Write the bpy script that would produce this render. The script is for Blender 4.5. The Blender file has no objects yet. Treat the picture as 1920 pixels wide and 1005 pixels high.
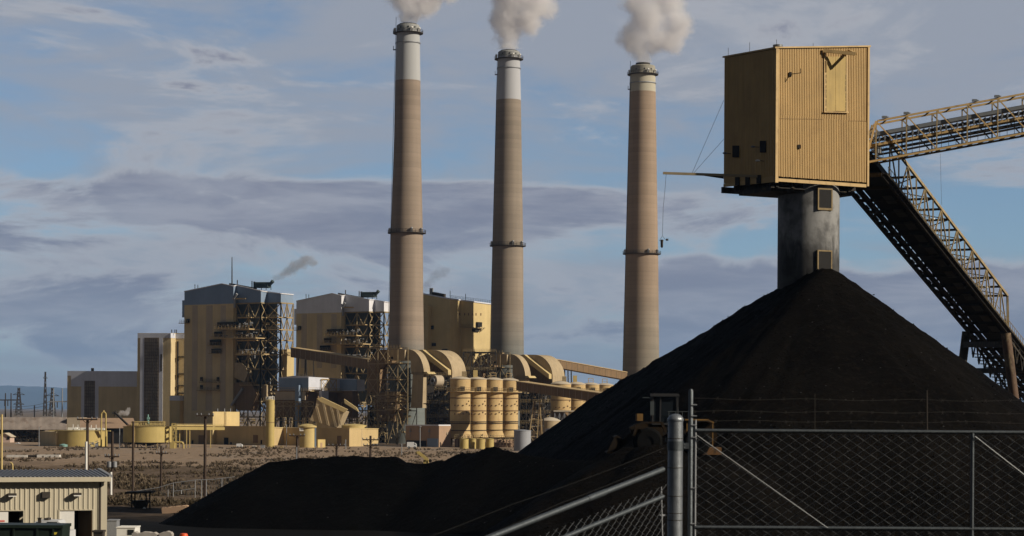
import bpy, math, random
from mathutils import Vector, Matrix, noise
rad = math.radians
# ------------------------------------------------------------------ camera
F, H0, CZ, RO = 4000.0, 770.0, 14.5, rad(0.35)
SC = bpy.context.scene
cam = bpy.data.cameras.new("camera"); cam_o = bpy.data.objects.new("camera", cam)
SC.collection.objects.link(cam_o); SC.camera = cam_o
cam.sensor_width = 36; cam.lens = F / 1920 * 36
cam.shift_y = (H0 - 502.5) / 1920
cam.clip_start = 0.3; cam.clip_end = 90000
cr, sr = math.cos(RO), math.sin(RO)
cam_o.matrix_world = Matrix(((cr, -sr, 0, 0), (0, 0, -1, 0), (sr, cr, 0, CZ), (0, 0, 0, 1)))
cam.dof.use_dof = True; cam.dof.focus_distance = 300; cam.dof.aperture_fstop = 9
# ------------------------------------------------------------------ light and sky
SUN_AZ, SUN_EL = rad(69), rad(28)          # azimuth to the right of straight behind the camera
sd = Vector((math.sin(SUN_AZ) * math.cos(SUN_EL), -math.cos(SUN_AZ) * math.cos(SUN_EL), math.sin(SUN_EL)))
sun = bpy.data.lights.new("sun", 'SUN'); sun.energy = 5.0; sun.angle = rad(0.5); sun.color = (1.0, 0.89, 0.72)
sun_o = bpy.data.objects.new("sun", sun); SC.collection.objects.link(sun_o)
sun_o.rotation_euler = sd.to_track_quat('Z', 'Y').to_euler()
SC.view_settings.view_transform = 'Standard'; SC.view_settings.look = 'None'
SC.view_settings.exposure = 0.0; SC.view_settings.gamma = 1.0
SC.cycles.volume_bounces = 8; SC.cycles.max_bounces = 8
SC.cycles.volume_max_steps = 256

class NT:
    """small helper for writing node trees"""
    def __init__(s, tree): s.t = tree; s.n = tree.nodes; s.l = tree.links; s.n.clear()
    def node(s, typ, _out=0, **kw):
        nd = s.n.new(typ)
        for k, v in kw.items():
            if k.startswith('i_'):
                key = k[2:]
                key = int(key) if key.isdigit() else key.replace('_', ' ')
                s.put(nd.inputs[key], v)
            else: setattr(nd, k, v)
        return nd
    def put(s, sock, v):
        if isinstance(v, bpy.types.NodeSocket): s.l.new(v, sock)
        elif isinstance(v, bpy.types.Node): s.l.new(v.outputs[0], sock)
        else: sock.default_value = v
    def m(s, op, a, b=0.0, c=0.0, clamp=False):
        nd = s.n.new('ShaderNodeMath'); nd.operation = op; nd.use_clamp = clamp
        s.put(nd.inputs[0], a); s.put(nd.inputs[1], b); s.put(nd.inputs[2], c); return nd.outputs[0]
    def vm(s, op, a, b=None):
        nd = s.n.new('ShaderNodeVectorMath'); nd.operation = op; s.put(nd.inputs[0], a)
        if b is not None: s.put(nd.inputs[1], b)
        return nd.outputs[1] if op in ('LENGTH', 'DOT_PRODUCT') else nd.outputs[0]
    def ss(s, x, lo, hi, a=0.0, b=1.0):
        nd = s.n.new('ShaderNodeMapRange'); nd.interpolation_type = 'SMOOTHSTEP'
        s.put(nd.inputs[0], x); nd.inputs[1].default_value = lo; nd.inputs[2].default_value = hi
        nd.inputs[3].default_value = a; nd.inputs[4].default_value = b; return nd.outputs[0]
    def lin(s, x, lo, hi, a=0.0, b=1.0):
        nd = s.n.new('ShaderNodeMapRange'); s.put(nd.inputs[0], x); nd.inputs[1].default_value = lo; nd.inputs[2].default_value = hi
        nd.inputs[3].default_value = a; nd.inputs[4].default_value = b; return nd.outputs[0]
    def mix(s, f, a, b, bt='MIX'):
        nd = s.n.new('ShaderNodeMix'); nd.data_type = 'RGBA'; nd.blend_type = bt
        s.put(nd.inputs[0], f)
        for i, v in ((6, a), (7, b)):
            if isinstance(v, tuple): v = (v[0], v[1], v[2], 1)
            s.put(nd.inputs[i], v)
        return nd.outputs[2]
    def noise(s, vec, scale=1.0, detail=4.0, rough=0.55, dist=0.0, out=0):
        nd = s.n.new('ShaderNodeTexNoise'); s.put(nd.inputs['Vector'], vec); nd.inputs['Scale'].default_value = scale
        nd.inputs['Detail'].default_value = detail; nd.inputs['Roughness'].default_value = rough
        nd.inputs['Distortion'].default_value = dist; return nd.outputs[out]
    def scalev(s, vec, v, off=(0, 0, 0)):
        nd = s.n.new('ShaderNodeMapping'); s.put(nd.inputs[0], vec); nd.inputs['Scale'].default_value = v
        nd.inputs['Location'].default_value = off; return nd.outputs[0]

def make_world():
    w = bpy.data.worlds.new("World"); SC.world = w; w.use_nodes = True
    k = NT(w.node_tree)
    tc = k.node('ShaderNodeTexCoord'); d = tc.outputs['Generated']
    sep = k.node('ShaderNodeSeparateXYZ', i_0=d); X, Y, Z = sep.outputs
    sky = k.node('ShaderNodeTexSky'); sky.sky_type = 'NISHITA'; sky.sun_disc = False
    sky.sun_elevation = SUN_EL; sky.sun_rotation = math.pi - SUN_AZ
    sky.altitude = 1800; sky.air_density = 1.0; sky.dust_density = 0.6; sky.ozone_density = 2.0
    base = k.mix(1.0, sky.outputs[0], (0.070, 0.080, 0.088), 'MULTIPLY')
    # fibrous high cloud
    v1 = k.scalev(d, (5.0, 5.0, 17.0)); n1 = k.noise(v1, 1.0, 8, 0.56, 0.7)
    v2 = k.scalev(d, (14.0, 14.0, 60.0), (3.1, 0, 1.7)); n2 = k.noise(v2, 1.0, 7, 0.62, 0.5)
    hi = k.m('ADD', k.m('MULTIPLY', n1, 0.64), k.m('MULTIPLY', n2, 0.36))
    # less cover low on the right, more towards the top
    clear = k.m('MULTIPLY', k.ss(X, -0.02, 0.12), k.m('MULTIPLY', k.ss(Z, 0.06, 0.08), k.ss(Z, 0.15, 0.115)))
    topc = k.m('MULTIPLY', k.ss(Z, 0.12, 0.185), k.ss(X, -0.12, -0.02))
    hi = k.m('ADD', k.m('SUBTRACT', hi, k.m('MULTIPLY', clear, 0.13)), k.m('MULTIPLY', topc, 0.10))
    c1 = k.ss(hi, 0.35, 0.60, 0.10, 0.95)
    col = k.mix(c1, base, (0.325, 0.348, 0.405))
    # lower bank of grey violet cloud with a pale broken upper edge
    v3 = k.scalev(d, (8.0, 8.0, 30.0), (0.6, 0.3, 9.2)); n3 = k.noise(v3, 1.0, 10, 0.60, 0.5)
    v5 = k.scalev(d, (3.4, 3.4, 8.0), (5.6, 0.3, 2.2)); n5 = k.noise(v5, 1.0, 3, 0.5)
    e = k.m('ADD', n3, k.m('MULTIPLY', k.m('SUBTRACT', n5, 0.5), 0.40))
    band = k.m('ADD', k.m('MULTIPLY', k.ss(Z, 0.112, 0.100), k.ss(Z, 0.060, 0.078)), 0.0)
    band = k.m('MULTIPLY', band, k.ss(X, 0.07, -0.01))
    lowb = k.m('MULTIPLY', k.ss(Z, 0.074, 0.060), k.ss(Z, -0.02, 0.02, 0.55, 1.0))
    rb = k.m('MULTIPLY', k.ss(X, 0.05, 0.075), k.m('MULTIPLY', k.ss(Z, 0.0755, 0.070), k.ss(Z, 0.0, 0.02)))
    cov = k.m('ADD', k.m('ADD', k.m('MULTIPLY', band, 0.20), k.m('MULTIPLY', lowb, 0.12)), k.m('MULTIPLY', rb, 0.12))
    t = k.m('ADD', e, cov)
    c2 = k.ss(t, 0.49, 0.63, 0.0, 0.93)
    edge = k.ss(t, 0.565, 0.66)
    shade = k.mix(k.ss(k.noise(k.scalev(d, (11, 11, 60), (1, 5, 3)), 1.0, 8, 0.62, 0.4), 0.36, 0.66), (0.205, 0.214, 0.285), (0.345, 0.348, 0.400))
    cc = k.mix(edge, (0.45, 0.455, 0.485), shade)
    col = k.mix(c2, col, cc)
    # pale warm strip close to the horizon
    st = k.m('MULTIPLY', k.ss(Z, 0.028, 0.018), k.ss(k.noise(k.scalev(d, (8, 8, 120)), 1.0, 4, 0.5), 0.42, 0.6))
    col = k.mix(k.m('MULTIPLY', st, 0.75), col, (0.34, 0.325, 0.345))
    # unseen sky well above the view, deep blue and dimmed to cut ambient light
    col = k.mix(k.ss(Z, 0.26, 0.5), col, k.mix(1.0, base, (0.62, 0.60, 0.56), 'MULTIPLY'))
    # beside and behind the view: unseen dull overcast, added to lower ambient light
    col = k.mix(k.ss(Y, 0.93, 0.60), col, (0.074, 0.080, 0.092))
    bg = k.node('ShaderNodeBackground', i_0=col, i_1=1.0)
    o = k.node('ShaderNodeOutputWorld', i_0=bg.outputs[0])
make_world()

# ------------------------------------------------------------------ helpers
def W(px, py, Y):
    dx, dy = px - 960.0, H0 - py
    return Vector(((dx * cr - dy * sr) * Y / F, Y, CZ + (dx * sr + dy * cr) * Y / F))
def zof(px, py, Y): return W(px, py, Y).z
def pxof(P):
    x, y, z = P.x, P.y, P.z - CZ
    return 960 + F * (x * cr + z * sr) / y
GP = [(-50, 12.4), (25, 12.4), (50, 9.0), (90, 5.6), (165, 5.5), (200, 5.2), (250, 4.55), (350, 3.4), (420, 2.9), (520, 2.6), (1500, 2.6), (40000, 0.0)]
def gz(Y):
    for (a, za), (b, zb) in zip(GP, GP[1:]):
        if Y <= b:
            if Y <= a: return za
            return za + (zb - za) * (Y - a) / (b - a)
    return 0.0
AL = rad(35)
U = Vector((math.cos(AL), -math.sin(AL), 0)); V = Vector((math.sin(AL), math.cos(AL), 0))
NS = Vector((-math.sin(AL), -math.cos(AL), 0))      # outward normal of the shaded faces
def along(P, d, px):
    """go from P in direction d until image column px"""
    k = (px - 960) / F; z = P.z - CZ
    t = (k * P.y - P.x * cr - z * sr) / (d.x * cr - k * d.y)
    return P + d * t

class MB:
    def __init__(s): s.v = []; s.f = []
    def add(s, vs, fs):
        n = len(s.v); s.v += [Vector(v) for v in vs]; s.f += [tuple(i + n for i in f) for f in fs]; return s
    def hexa(s, b, t):      # bottom ring, top ring (ccw from above)
        n = len(b); fs = [tuple(reversed(range(n))), tuple(range(n, 2 * n))]
        fs += [(i, (i + 1) % n, n + (i + 1) % n, n + i) for i in range(n)]
        return s.add(list(b) + list(t), fs)
    def box(s, x0, x1, y0, y1, z0, z1):
        r = [(x0, y0), (x1, y0), (x1, y1), (x0, y1)]
        return s.hexa([(x, y, z0) for x, y in r], [(x, y, z1) for x, y in r])
    def obox(s, c, a, b, h):    # centre, half vectors
        c = Vector(c); r = [-a - b, a - b, a + b, -a + b]
        return s.hexa([c + q - h for q in r], [c + q + h for q in r])
    def beam(s, p, q, w, h=None, up=None):
        p, q = Vector(p), Vector(q); h = h or w; d = (q - p)
        if d.length < 1e-6: return s
        d.normalize(); up = Vector(up) if up else Vector((0, 0, 1))
        if abs(d.dot(up)) > 0.98: up = Vector((0, 1, 0))
        a = d.cross(up).normalized() * w / 2; b = a.cross(d).normalized() * h / 2
        r = [-a - b, a - b, a + b, -a + b]
        return s.add([p + x for x in r] + [q + x for x in r], [(3, 2, 1, 0), (4, 5, 6, 7), (0, 1, 5, 4), (1, 2, 6, 5), (2, 3, 7, 6), (3, 0, 4, 7)])
    def tube(s, p, q, r, n=8, r2=None):
        p, q = Vector(p), Vector(q); d = (q - p).normalized(); r2 = r if r2 is None else r2
        up = Vector((0, 0, 1)) if abs(d.z) < 0.95 else Vector((1, 0, 0))
        a = d.cross(up).normalized(); b = d.cross(a)
        ring = [(a * math.cos(2 * math.pi * i / n) + b * math.sin(2 * math.pi * i / n)) for i in range(n)]
        return s.add([p + x * r for x in ring] + [q + x * r2 for x in ring],
                     [tuple(range(n)), tuple(reversed(range(n, 2 * n)))] + [(i + n, (i + 1) % n + n, (i + 1) % n, i) for i in range(n)])
    def path(s, pts, r, n=6):
        for a, b in zip(pts, pts[1:]): s.tube(a, b, r, n)
        return s
    def lathe(s, c, prof, n=32, cap=True, a0=0.0, a1=None):
        c = Vector(c); full = a1 is None; a1 = a0 + 2 * math.pi if full else a1
        m = n if full else n + 1; vs = []; fs = []
        for r, z in prof:
            for i in range(m):
                a = a0 + (a1 - a0) * i / n; vs.append(c + Vector((r * math.cos(a), r * math.sin(a), z)))
        for j in range(len(prof) - 1):
            for i in range(n if full else n):
                i2 = (i + 1) % m if full else i + 1
                fs.append((j * m + i, j * m + i2, (j + 1) * m + i2, (j + 1) * m + i))
        if cap and full:
            fs.append(tuple(reversed(range(m)))); fs.append(tuple(range((len(prof) - 1) * m, len(prof) * m)))
        return s.add(vs, fs)
    def ell(s, c, rx, ry, rz, n=10, m=6):
        c = Vector(c); vs = [c + Vector((0, 0, -rz))]; fs = []
        for j in range(1, m):
            t = -math.pi / 2 + math.pi * j / m
            for i in range(n):
                a = 2 * math.pi * i / n; vs.append(c + Vector((rx * math.cos(t) * math.cos(a), ry * math.cos(t) * math.sin(a), rz * math.sin(t))))
        vs.append(c + Vector((0, 0, rz))); L = len(vs) - 1
        for i in range(n):
            k2 = (i + 1) % n; fs.append((0, 1 + k2, 1 + i)); fs.append((L, L - n + i, L - n + k2))
            for j in range(m - 2): fs.append((1 + j * n + i, 1 + j * n + k2, 1 + (j + 1) * n + k2, 1 + (j + 1) * n + i))
        return s.add(vs, fs)
    def extr(s, poly, vec):
        """prism: polygon (3d points) pushed along vec"""
        n = len(poly); P = [Vector(p) for p in poly]
        return s.add(P + [p + vec for p in P], [tuple(range(n)), tuple(reversed(range(n, 2 * n)))] + [(i, n + i, n + (i + 1) % n, (i + 1) % n) for i in range(n)])
    def build(s, name, mat, parent=None, smooth=False, at=None, tagd=None):
        me = bpy.data.meshes.new(name)
        off = OFF.get(parent.name, Vector((0, 0, 0))) if parent else (Vector(at) if at is not None else s.base())
        me.from_pydata([tuple(v - off) for v in s.v], [], s.f)
        import bmesh as _b
        bm = _b.new(); bm.from_mesh(me); _b.ops.recalc_face_normals(bm, faces=bm.faces); bm.to_mesh(me); bm.free()
        if smooth:
            me.shade_smooth(); me.set_sharp_from_angle(angle=rad(38))
        me.materials.append(mat)
        o = bpy.data.objects.new(name, me); SC.collection.objects.link(o)
        if parent and name in ('pipework', 'lagged_pipe', 'insulated_pipework', 'machinery') and len(s.f) > 150: o['kind'] = 'stuff'
        if parent: o.parent = parent; OFF[o.name] = off
        else: o.location = off; OFF[o.name] = off
        return o
    def each(s, name, mat, parent, smooth=False):
        # one mesh per connected piece
        up = list(range(len(s.v)))
        def find(a):
            while up[a] != a: up[a] = up[up[a]]; a = up[a]
            return a
        for f in s.f:
            for b in f[1:]: up[find(b)] = find(f[0])
        g = {}
        for f in s.f: g.setdefault(find(f[0]), []).append(f)
        for fs in g.values():
            ids = sorted({i for f in fs for i in f}); mp = {i: j for j, i in enumerate(ids)}
            m = MB(); m.v = [s.v[i] for i in ids]; m.f = [tuple(mp[i] for i in f) for f in fs]; m.build(name, mat, parent, smooth)
    def base(s):
        xs = [v.x for v in s.v]; ys = [v.y for v in s.v]; zs = [v.z for v in s.v]
        return Vector(((min(xs) + max(xs)) / 2, (min(ys) + max(ys)) / 2, min(zs)))
OFF = {}
def tag(o, label=None, cat=None, group=None, kind=None):
    for k, v in (('label', label), ('category', cat), ('group', group), ('kind', kind)):
        if v: o[k] = v
    return o
def thing(name, label, cat, loc, group=None):
    o = bpy.data.objects.new(name, None); SC.collection.objects.link(o); o.empty_display_size = 0.5
    o.location = Vector(loc); OFF[o.name] = Vector(loc); return tag(o, label, cat, group)
def single(mb, name, mat, label, cat, group=None, kind=None, smooth=False):
    return tag(mb.build(name, mat, None, smooth), label, cat, group, kind)
def dup(root, loc, label, group=None):
    r = root.copy(); SC.collection.objects.link(r); r.location = Vector(loc); r['label'] = label
    if group: r['group'] = group
    for ch in list(root.children):
        c = ch.copy(); SC.collection.objects.link(c); c.parent = r
        for g in list(ch.children):
            e = g.copy(); SC.collection.objects.link(e); e.parent = c
    return r

# ------------------------------------------------------------------ materials
def mat(name, col, rough=0.8, metal=0.0, var=0.12, scale=0.4, streak=0.0, bump=0.0, bscale=8.0, bands=None, tint=None, tintamt=0.0, spec=0.3, dust=None):
    m = bpy.data.materials.new(name); m.use_nodes = True; k = NT(m.node_tree)
    g = k.node('ShaderNodeNewGeometry'); P = g.outputs['Position']
    n = k.noise(P, scale, 5, 0.6)
    f = k.lin(n, 0.25, 0.75, 1 - var, 1 + var)
    if streak:
        ns = k.noise(k.scalev(P, (1.6, 1.6, 0.09)), scale * 3, 4, 0.6)
        f = k.m('MULTIPLY', f, k.lin(ns, 0.3, 0.7, 1 - streak, 1 + streak * 0.5))
    c = k.vm('SCALE', tuple(col)); c.node.inputs[3].default_value = 1.0; k.put(c.node.inputs[3], f)
    if bands:      # horizontal joints: spacing, depth
        sp, dp = bands
        z = k.node('ShaderNodeSeparateXYZ', i_0=P).outputs[2]
        q = k.noise(k.node('ShaderNodeCombineXYZ', i_2=k.m('FLOOR', k.m('DIVIDE', z, sp))), 3.7, 0, 0)
        fr = k.m('FRACT', k.m('DIVIDE', z, sp))
        jl = k.m('LESS_THAN', fr, 0.12)
        fz = k.m('SUBTRACT', k.lin(q, 0.3, 0.7, 1 - dp, 1 + dp), k.m('MULTIPLY', jl, dp * 0.9))
        c2 = k.vm('SCALE', c); k.put(c2.node.inputs[3], fz); c = c2
    if tint:
        nt = k.noise(k.scalev(P, (1, 1, 0.5)), scale * 1.7, 6, 0.65)
        c = k.mix(k.m('MULTIPLY', k.ss(nt, 0.5, 0.68), tintamt), c, tint)
    if dust:
        nz = k.node('ShaderNodeSeparateXYZ', i_0=g.outputs['Normal']).outputs[2]
        c = k.mix(k.ss(nz, 0.5, 0.95, 0, 0.6), c, dust)
    b = k.node('ShaderNodeBsdfPrincipled'); k.put(b.inputs['Base Color'], c)
    b.inputs['Roughness'].default_value = rough; b.inputs['Metallic'].default_value = metal
    b.inputs['Specular IOR Level'].default_value = spec
    if bump:
        bp = k.node('ShaderNodeBump', i_Strength=bump, i_Distance=0.1); k.put(bp.inputs['Height'], k.noise(P, bscale, 6, 0.65))
        k.put(b.inputs['Normal'], bp.outputs[0])
    k.node('ShaderNodeOutputMaterial', i_0=b.outputs[0]); return m

M = {}
def D(n, *a, **k): M[n] = mat(n, *a, **k)
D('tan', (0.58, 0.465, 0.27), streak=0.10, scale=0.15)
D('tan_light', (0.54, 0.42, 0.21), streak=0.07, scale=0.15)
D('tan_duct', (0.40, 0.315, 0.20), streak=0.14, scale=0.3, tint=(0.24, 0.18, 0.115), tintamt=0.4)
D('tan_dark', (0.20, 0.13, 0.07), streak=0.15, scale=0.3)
D('brown_grey', (0.44, 0.365, 0.27), streak=0.08, scale=0.2)
D('pinkbrown', (0.36, 0.245, 0.165), streak=0.05, scale=0.3)
D('grey_clad', (0.58, 0.60, 0.68), streak=0.06, scale=0.15, rough=0.55)
D('blue_clad', (0.20, 0.27, 0.38), streak=0.06, scale=0.15, rough=0.55)
D('pale_clad', (0.66, 0.66, 0.70), streak=0.05, scale=0.15, rough=0.5)
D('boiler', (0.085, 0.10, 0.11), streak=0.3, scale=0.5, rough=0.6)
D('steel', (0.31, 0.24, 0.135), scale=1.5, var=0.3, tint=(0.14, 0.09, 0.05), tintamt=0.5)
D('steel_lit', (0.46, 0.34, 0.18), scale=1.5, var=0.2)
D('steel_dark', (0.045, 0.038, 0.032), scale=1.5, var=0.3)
D('rust', (0.10, 0.062, 0.042), scale=0.8, var=0.4, tint=(0.30, 0.235, 0.14), tintamt=0.6)
D('white_paint', (0.70, 0.69, 0.66), scale=1, var=0.08)
D('galv', (0.085, 0.098, 0.11), rough=0.48, metal=0.55, scale=20, var=0.22, bump=0.15, bscale=120, spec=0.5)
D('galv_dull', (0.27, 0.28, 0.30), rough=0.6, metal=0.3, scale=14, var=0.2)
D('wire', (0.16, 0.17, 0.18), rough=0.5, metal=0.5, var=0.15, scale=9)
D('tank_grey', (0.30, 0.315, 0.35), rough=0.5, streak=0.08, scale=0.4, bands=(1.3, 0.05))
D('concrete', (0.36, 0.33, 0.30), streak=0.1, scale=0.6, bump=0.2, bscale=3)
D('yellow', (0.44, 0.34, 0.125), streak=0.05, scale=0.3, rough=0.65)
D('yellow_pale', (0.52, 0.40, 0.17), streak=0.08, scale=0.3, rough=0.65)
D('silo', (0.50, 0.36, 0.175), streak=0.09, scale=0.3, tint=(0.34, 0.19, 0.09), tintamt=0.45)
D('silo_roof', (0.50, 0.43, 0.33), scale=0.3, var=0.12)
D('window_glass', (0.20, 0.165, 0.13), rough=0.5, var=0.5, scale=0.35, spec=0.1)
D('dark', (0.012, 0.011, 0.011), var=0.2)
D('coal_steel', (0.030, 0.026, 0.023), scale=1.5, var=0.4, tint=(0.12, 0.09, 0.05), tintamt=0.5)
D('booth', (0.50, 0.335, 0.140), scale=0.5, var=0.08, streak=0.13, rough=0.6, tint=(0.33, 0.21, 0.09), tintamt=0.35)
D('booth_trim', (0.52, 0.36, 0.165), scale=1, var=0.12, rough=0.6, tint=(0.15, 0.09, 0.05), tintamt=0.35)
D('booth_door', (0.44, 0.31, 0.105), scale=0.8, var=0.12, rough=0.6, streak=0.15, tint=(0.28, 0.19, 0.08), tintamt=0.5)
D('shedwall', (0.50, 0.45, 0.345), scale=0.5, var=0.05, rough=0.6, streak=0.04)
D('shedroof', (0.24, 0.25, 0.275), scale=0.8, var=0.08, rough=0.4, metal=0.3)
D('wood', (0.055, 0.037, 0.028), scale=3, var=0.3, streak=0.3)
D('rubber', (0.007, 0.007, 0.007), var=0.2, rough=0.9, spec=0.05)
D('cat_lit', (0.17, 0.095, 0.028), scale=1.2, var=0.2)  # sunlit tone of the loader paint, put into the colour
D('cat_grime_shade', (0.020, 0.013, 0.007), scale=1.2, var=0.3, rough=0.8, spec=0.1, tint=(0.012, 0.010, 0.009), tintamt=0.9, dust=(0.03, 0.022, 0.014))  # loader paint with coal grime and shade both darkened into the colour
D('glass_dark', (0.01, 0.013, 0.016), rough=0.2, var=0.1, spec=0.3)
D('glass_frame', (0.03, 0.03, 0.032), rough=0.5)
D('dumpster', (0.013, 0.022, 0.016), scale=1, var=0.3, rough=0.5)
D('truck_white', (0.62, 0.63, 0.65), rough=0.3, var=0.04)
D('orange', (0.75, 0.10, 0.03), rough=0.5, var=0.05)
D('red_sign', (0.55, 0.12, 0.10), rough=0.5, var=0.05)
D('green_tank', (0.20, 0.36, 0.33), rough=0.5)
D('jib', (0.34, 0.27, 0.17), scale=1.2, var=0.2, rough=0.6)
D('frame_tan', (0.25, 0.185, 0.095), scale=3, var=0.2, tint=(.06, .05, .04), tintamt=.5)
D('pale_concrete', (0.58, 0.56, 0.53), streak=.1, scale=.6)
D('galv_post', (0.22, 0.24, 0.265), rough=0.40, metal=0.6, scale=20, var=0.22, bump=0.15, bscale=120, spec=0.5, streak=.1)
D('tan_service', (0.50, 0.375, 0.19), streak=0.08, scale=0.15)
D('mirror_grey', (.05, .06, .065))
D('lump', (0.0075, 0.007, 0.0066), var=.6, scale=.8, rough=.9, spec=.03)
D('belt', (0.016, 0.015, 0.015), rough=0.6)
D('zinc', (0.20, 0.215, 0.235), rough=0.45, metal=0.4, scale=2)
D('mountain', (0.045, 0.05, 0.055), scale=0.0006, var=0.3)
D('corr_roof', (0.30, 0.255, 0.225), scale=0.25, var=0.25, rough=0.6, tint=(0.16, 0.11, 0.085), tintamt=0.6)

def tower_mat():
    m = bpy.data.materials.new('sooty_concrete'); m.use_nodes = True; k = NT(m.node_tree)
    P = k.node('ShaderNodeNewGeometry').outputs['Position']; z = k.node('ShaderNodeSeparateXYZ', i_0=P).outputs[2]
    n = k.noise(k.scalev(P, (1, 1, 0.35)), 1.1, 7, 0.65, 0.4); n2 = k.noise(P, 0.45, 5, 0.6)
    grime = k.m('ADD', k.m('MULTIPLY', k.ss(z, 30.5, 25.5), 1.0), k.lin(n, 0.3, 0.7, -0.45, 0.35))
    c = k.mix(k.ss(grime, -0.05, 0.9), (0.25, 0.25, 0.25), (0.010, 0.0095, 0.0095))
    c = k.mix(k.ss(n2, 0.42, 0.62, 0, 0.75), c, (0.05, 0.05, 0.052))
    b = k.node('ShaderNodeBsdfPrincipled'); k.put(b.inputs['Base Color'], c); b.inputs['Roughness'].default_value = 0.75
    bp = k.node('ShaderNodeBump', i_Strength=0.3, i_Distance=0.05); k.put(bp.inputs['Height'], n); k.put(b.inputs['Normal'], bp.outputs[0])
    k.node('ShaderNodeOutputMaterial', i_0=b.outputs[0]); return m
M['tower'] = tower_mat()

def coal_mat(name, lo, hi):
    m = bpy.data.materials.new(name); m.use_nodes = True; k = NT(m.node_tree)
    P = k.node('ShaderNodeNewGeometry').outputs['Position']
    n = k.noise(P, 0.12, 6, 0.6); nf = k.noise(P, 2.2, 6, 0.75); ng = k.noise(P, 7.0, 3, 0.8)
    c = k.mix(k.ss(n, 0.35, 0.65), lo, hi)
    c = k.mix(k.ss(nf, 0.48, 0.70, 0, 0.75), c, (hi[0] * 2.2, hi[1] * 2.1, hi[2] * 2.0))
    sp = k.node('ShaderNodeTexVoronoi', i_Scale=1.6); k.put(sp.inputs['Vector'], P)
    sw = k.m('LESS_THAN', sp.outputs['Distance'], 0.10)
    r1 = k.node('ShaderNodeSeparateColor', i_0=sp.outputs['Color']).outputs[0]
    chip = k.m('MULTIPLY', sw, k.m('GREATER_THAN', r1, 0.88))
    c = k.mix(chip, c, (0.07, 0.07, 0.072))
    b = k.node('ShaderNodeBsdfPrincipled'); k.put(b.inputs['Base Color'], c); b.inputs['Roughness'].default_value = 0.75
    b.inputs['Specular IOR Level'].default_value = 0.02
    bp = k.node('ShaderNodeBump', i_Strength=1.0, i_Distance=0.45)
    k.put(bp.inputs['Height'], k.m('ADD', nf, k.m('MULTIPLY', ng, 0.5))); k.put(b.inputs['Normal'], bp.outputs[0])
    k.node('ShaderNodeOutputMaterial', i_0=b.outputs[0]); return m
M['coal'] = coal_mat('coal', (0.0038, 0.0034, 0.0031), (0.0082, 0.0070, 0.0060))
M['coal2'] = coal_mat('black_coal', (0.0018, 0.0019, 0.0022), (0.0034, 0.0034, 0.0036))

def ground_mat():
    m = bpy.data.materials.new('ground'); m.use_nodes = True; k = NT(m.node_tree)
    P = k.node('ShaderNodeNewGeometry').outputs['Position']; x, y, z = k.node('ShaderNodeSeparateXYZ', i_0=P).outputs
    n = k.noise(P, 0.035, 7, 0.62, 0.3); nf = k.noise(P, 0.6, 6, 0.7); ns = k.noise(k.scalev(P, (0.03, 0.008, 0.03)), 1.0, 5, 0.6)
    dirt = k.mix(k.ss(nf, 0.3, 0.7), (0.21, 0.152, 0.105), (0.33, 0.245, 0.175))
    brush = k.mix(k.ss(nf, 0.35, 0.62), (0.07, 0.05, 0.032), (0.16, 0.115, 0.08))
    coal = k.mix(k.ss(nf, 0.4, 0.8), (0.0018, 0.0018, 0.0018), (0.0060, 0.0054, 0.0050))
    yw = k.m('ADD', y, k.m('MULTIPLY', k.m('SUBTRACT', n, 0.5), 120))
    c = k.mix(k.ss(yw, 175, 215), coal, brush)
    c = k.mix(k.ss(k.m('ADD', y, k.m('MULTIPLY', k.m('SUBTRACT', n, 0.5), 160)), 395, 470), c, dirt)
    grav = k.m('MULTIPLY', k.ss(ns, 0.50, 0.60), k.ss(y, 420, 560))
    c = k.mix(k.m('MULTIPLY', grav, 0.7), c, (0.25, 0.215, 0.185))
    c = k.mix(k.ss(y, 900, 3000), c, (0.16, 0.125, 0.095))
    b = k.node('ShaderNodeBsdfPrincipled'); k.put(b.inputs['Base Color'], c); b.inputs['Roughness'].default_value = 0.95
    b.inputs['Specular IOR Level'].default_value = 0.1
    bp = k.node('ShaderNodeBump', i_Strength=0.6, i_Distance=0.3); k.put(bp.inputs['Height'], nf); k.put(b.inputs['Normal'], bp.outputs[0])
    k.node('ShaderNodeOutputMaterial', i_0=b.outputs[0]); return m
M['ground'] = ground_mat()
def leaf_mat(name, a, b2):
    m = bpy.data.materials.new(name); m.use_nodes = True; k = NT(m.node_tree)
    P = k.node('ShaderNodeNewGeometry').outputs['Position']
    c = k.mix(k.ss(k.noise(P, 0.3, 4, 0.7), 0.35, 0.65), a, b2)
    b = k.node('ShaderNodeBsdfPrincipled'); k.put(b.inputs['Base Color'], c); b.inputs['Roughness'].default_value = 0.9
    b.inputs['Specular IOR Level'].default_value = 0.05
    k.node('ShaderNodeOutputMaterial', i_0=b.outputs[0]); return m
M['scrub'] = leaf_mat('scrub', (0.060, 0.048, 0.032), (0.15, 0.115, 0.080))

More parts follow.
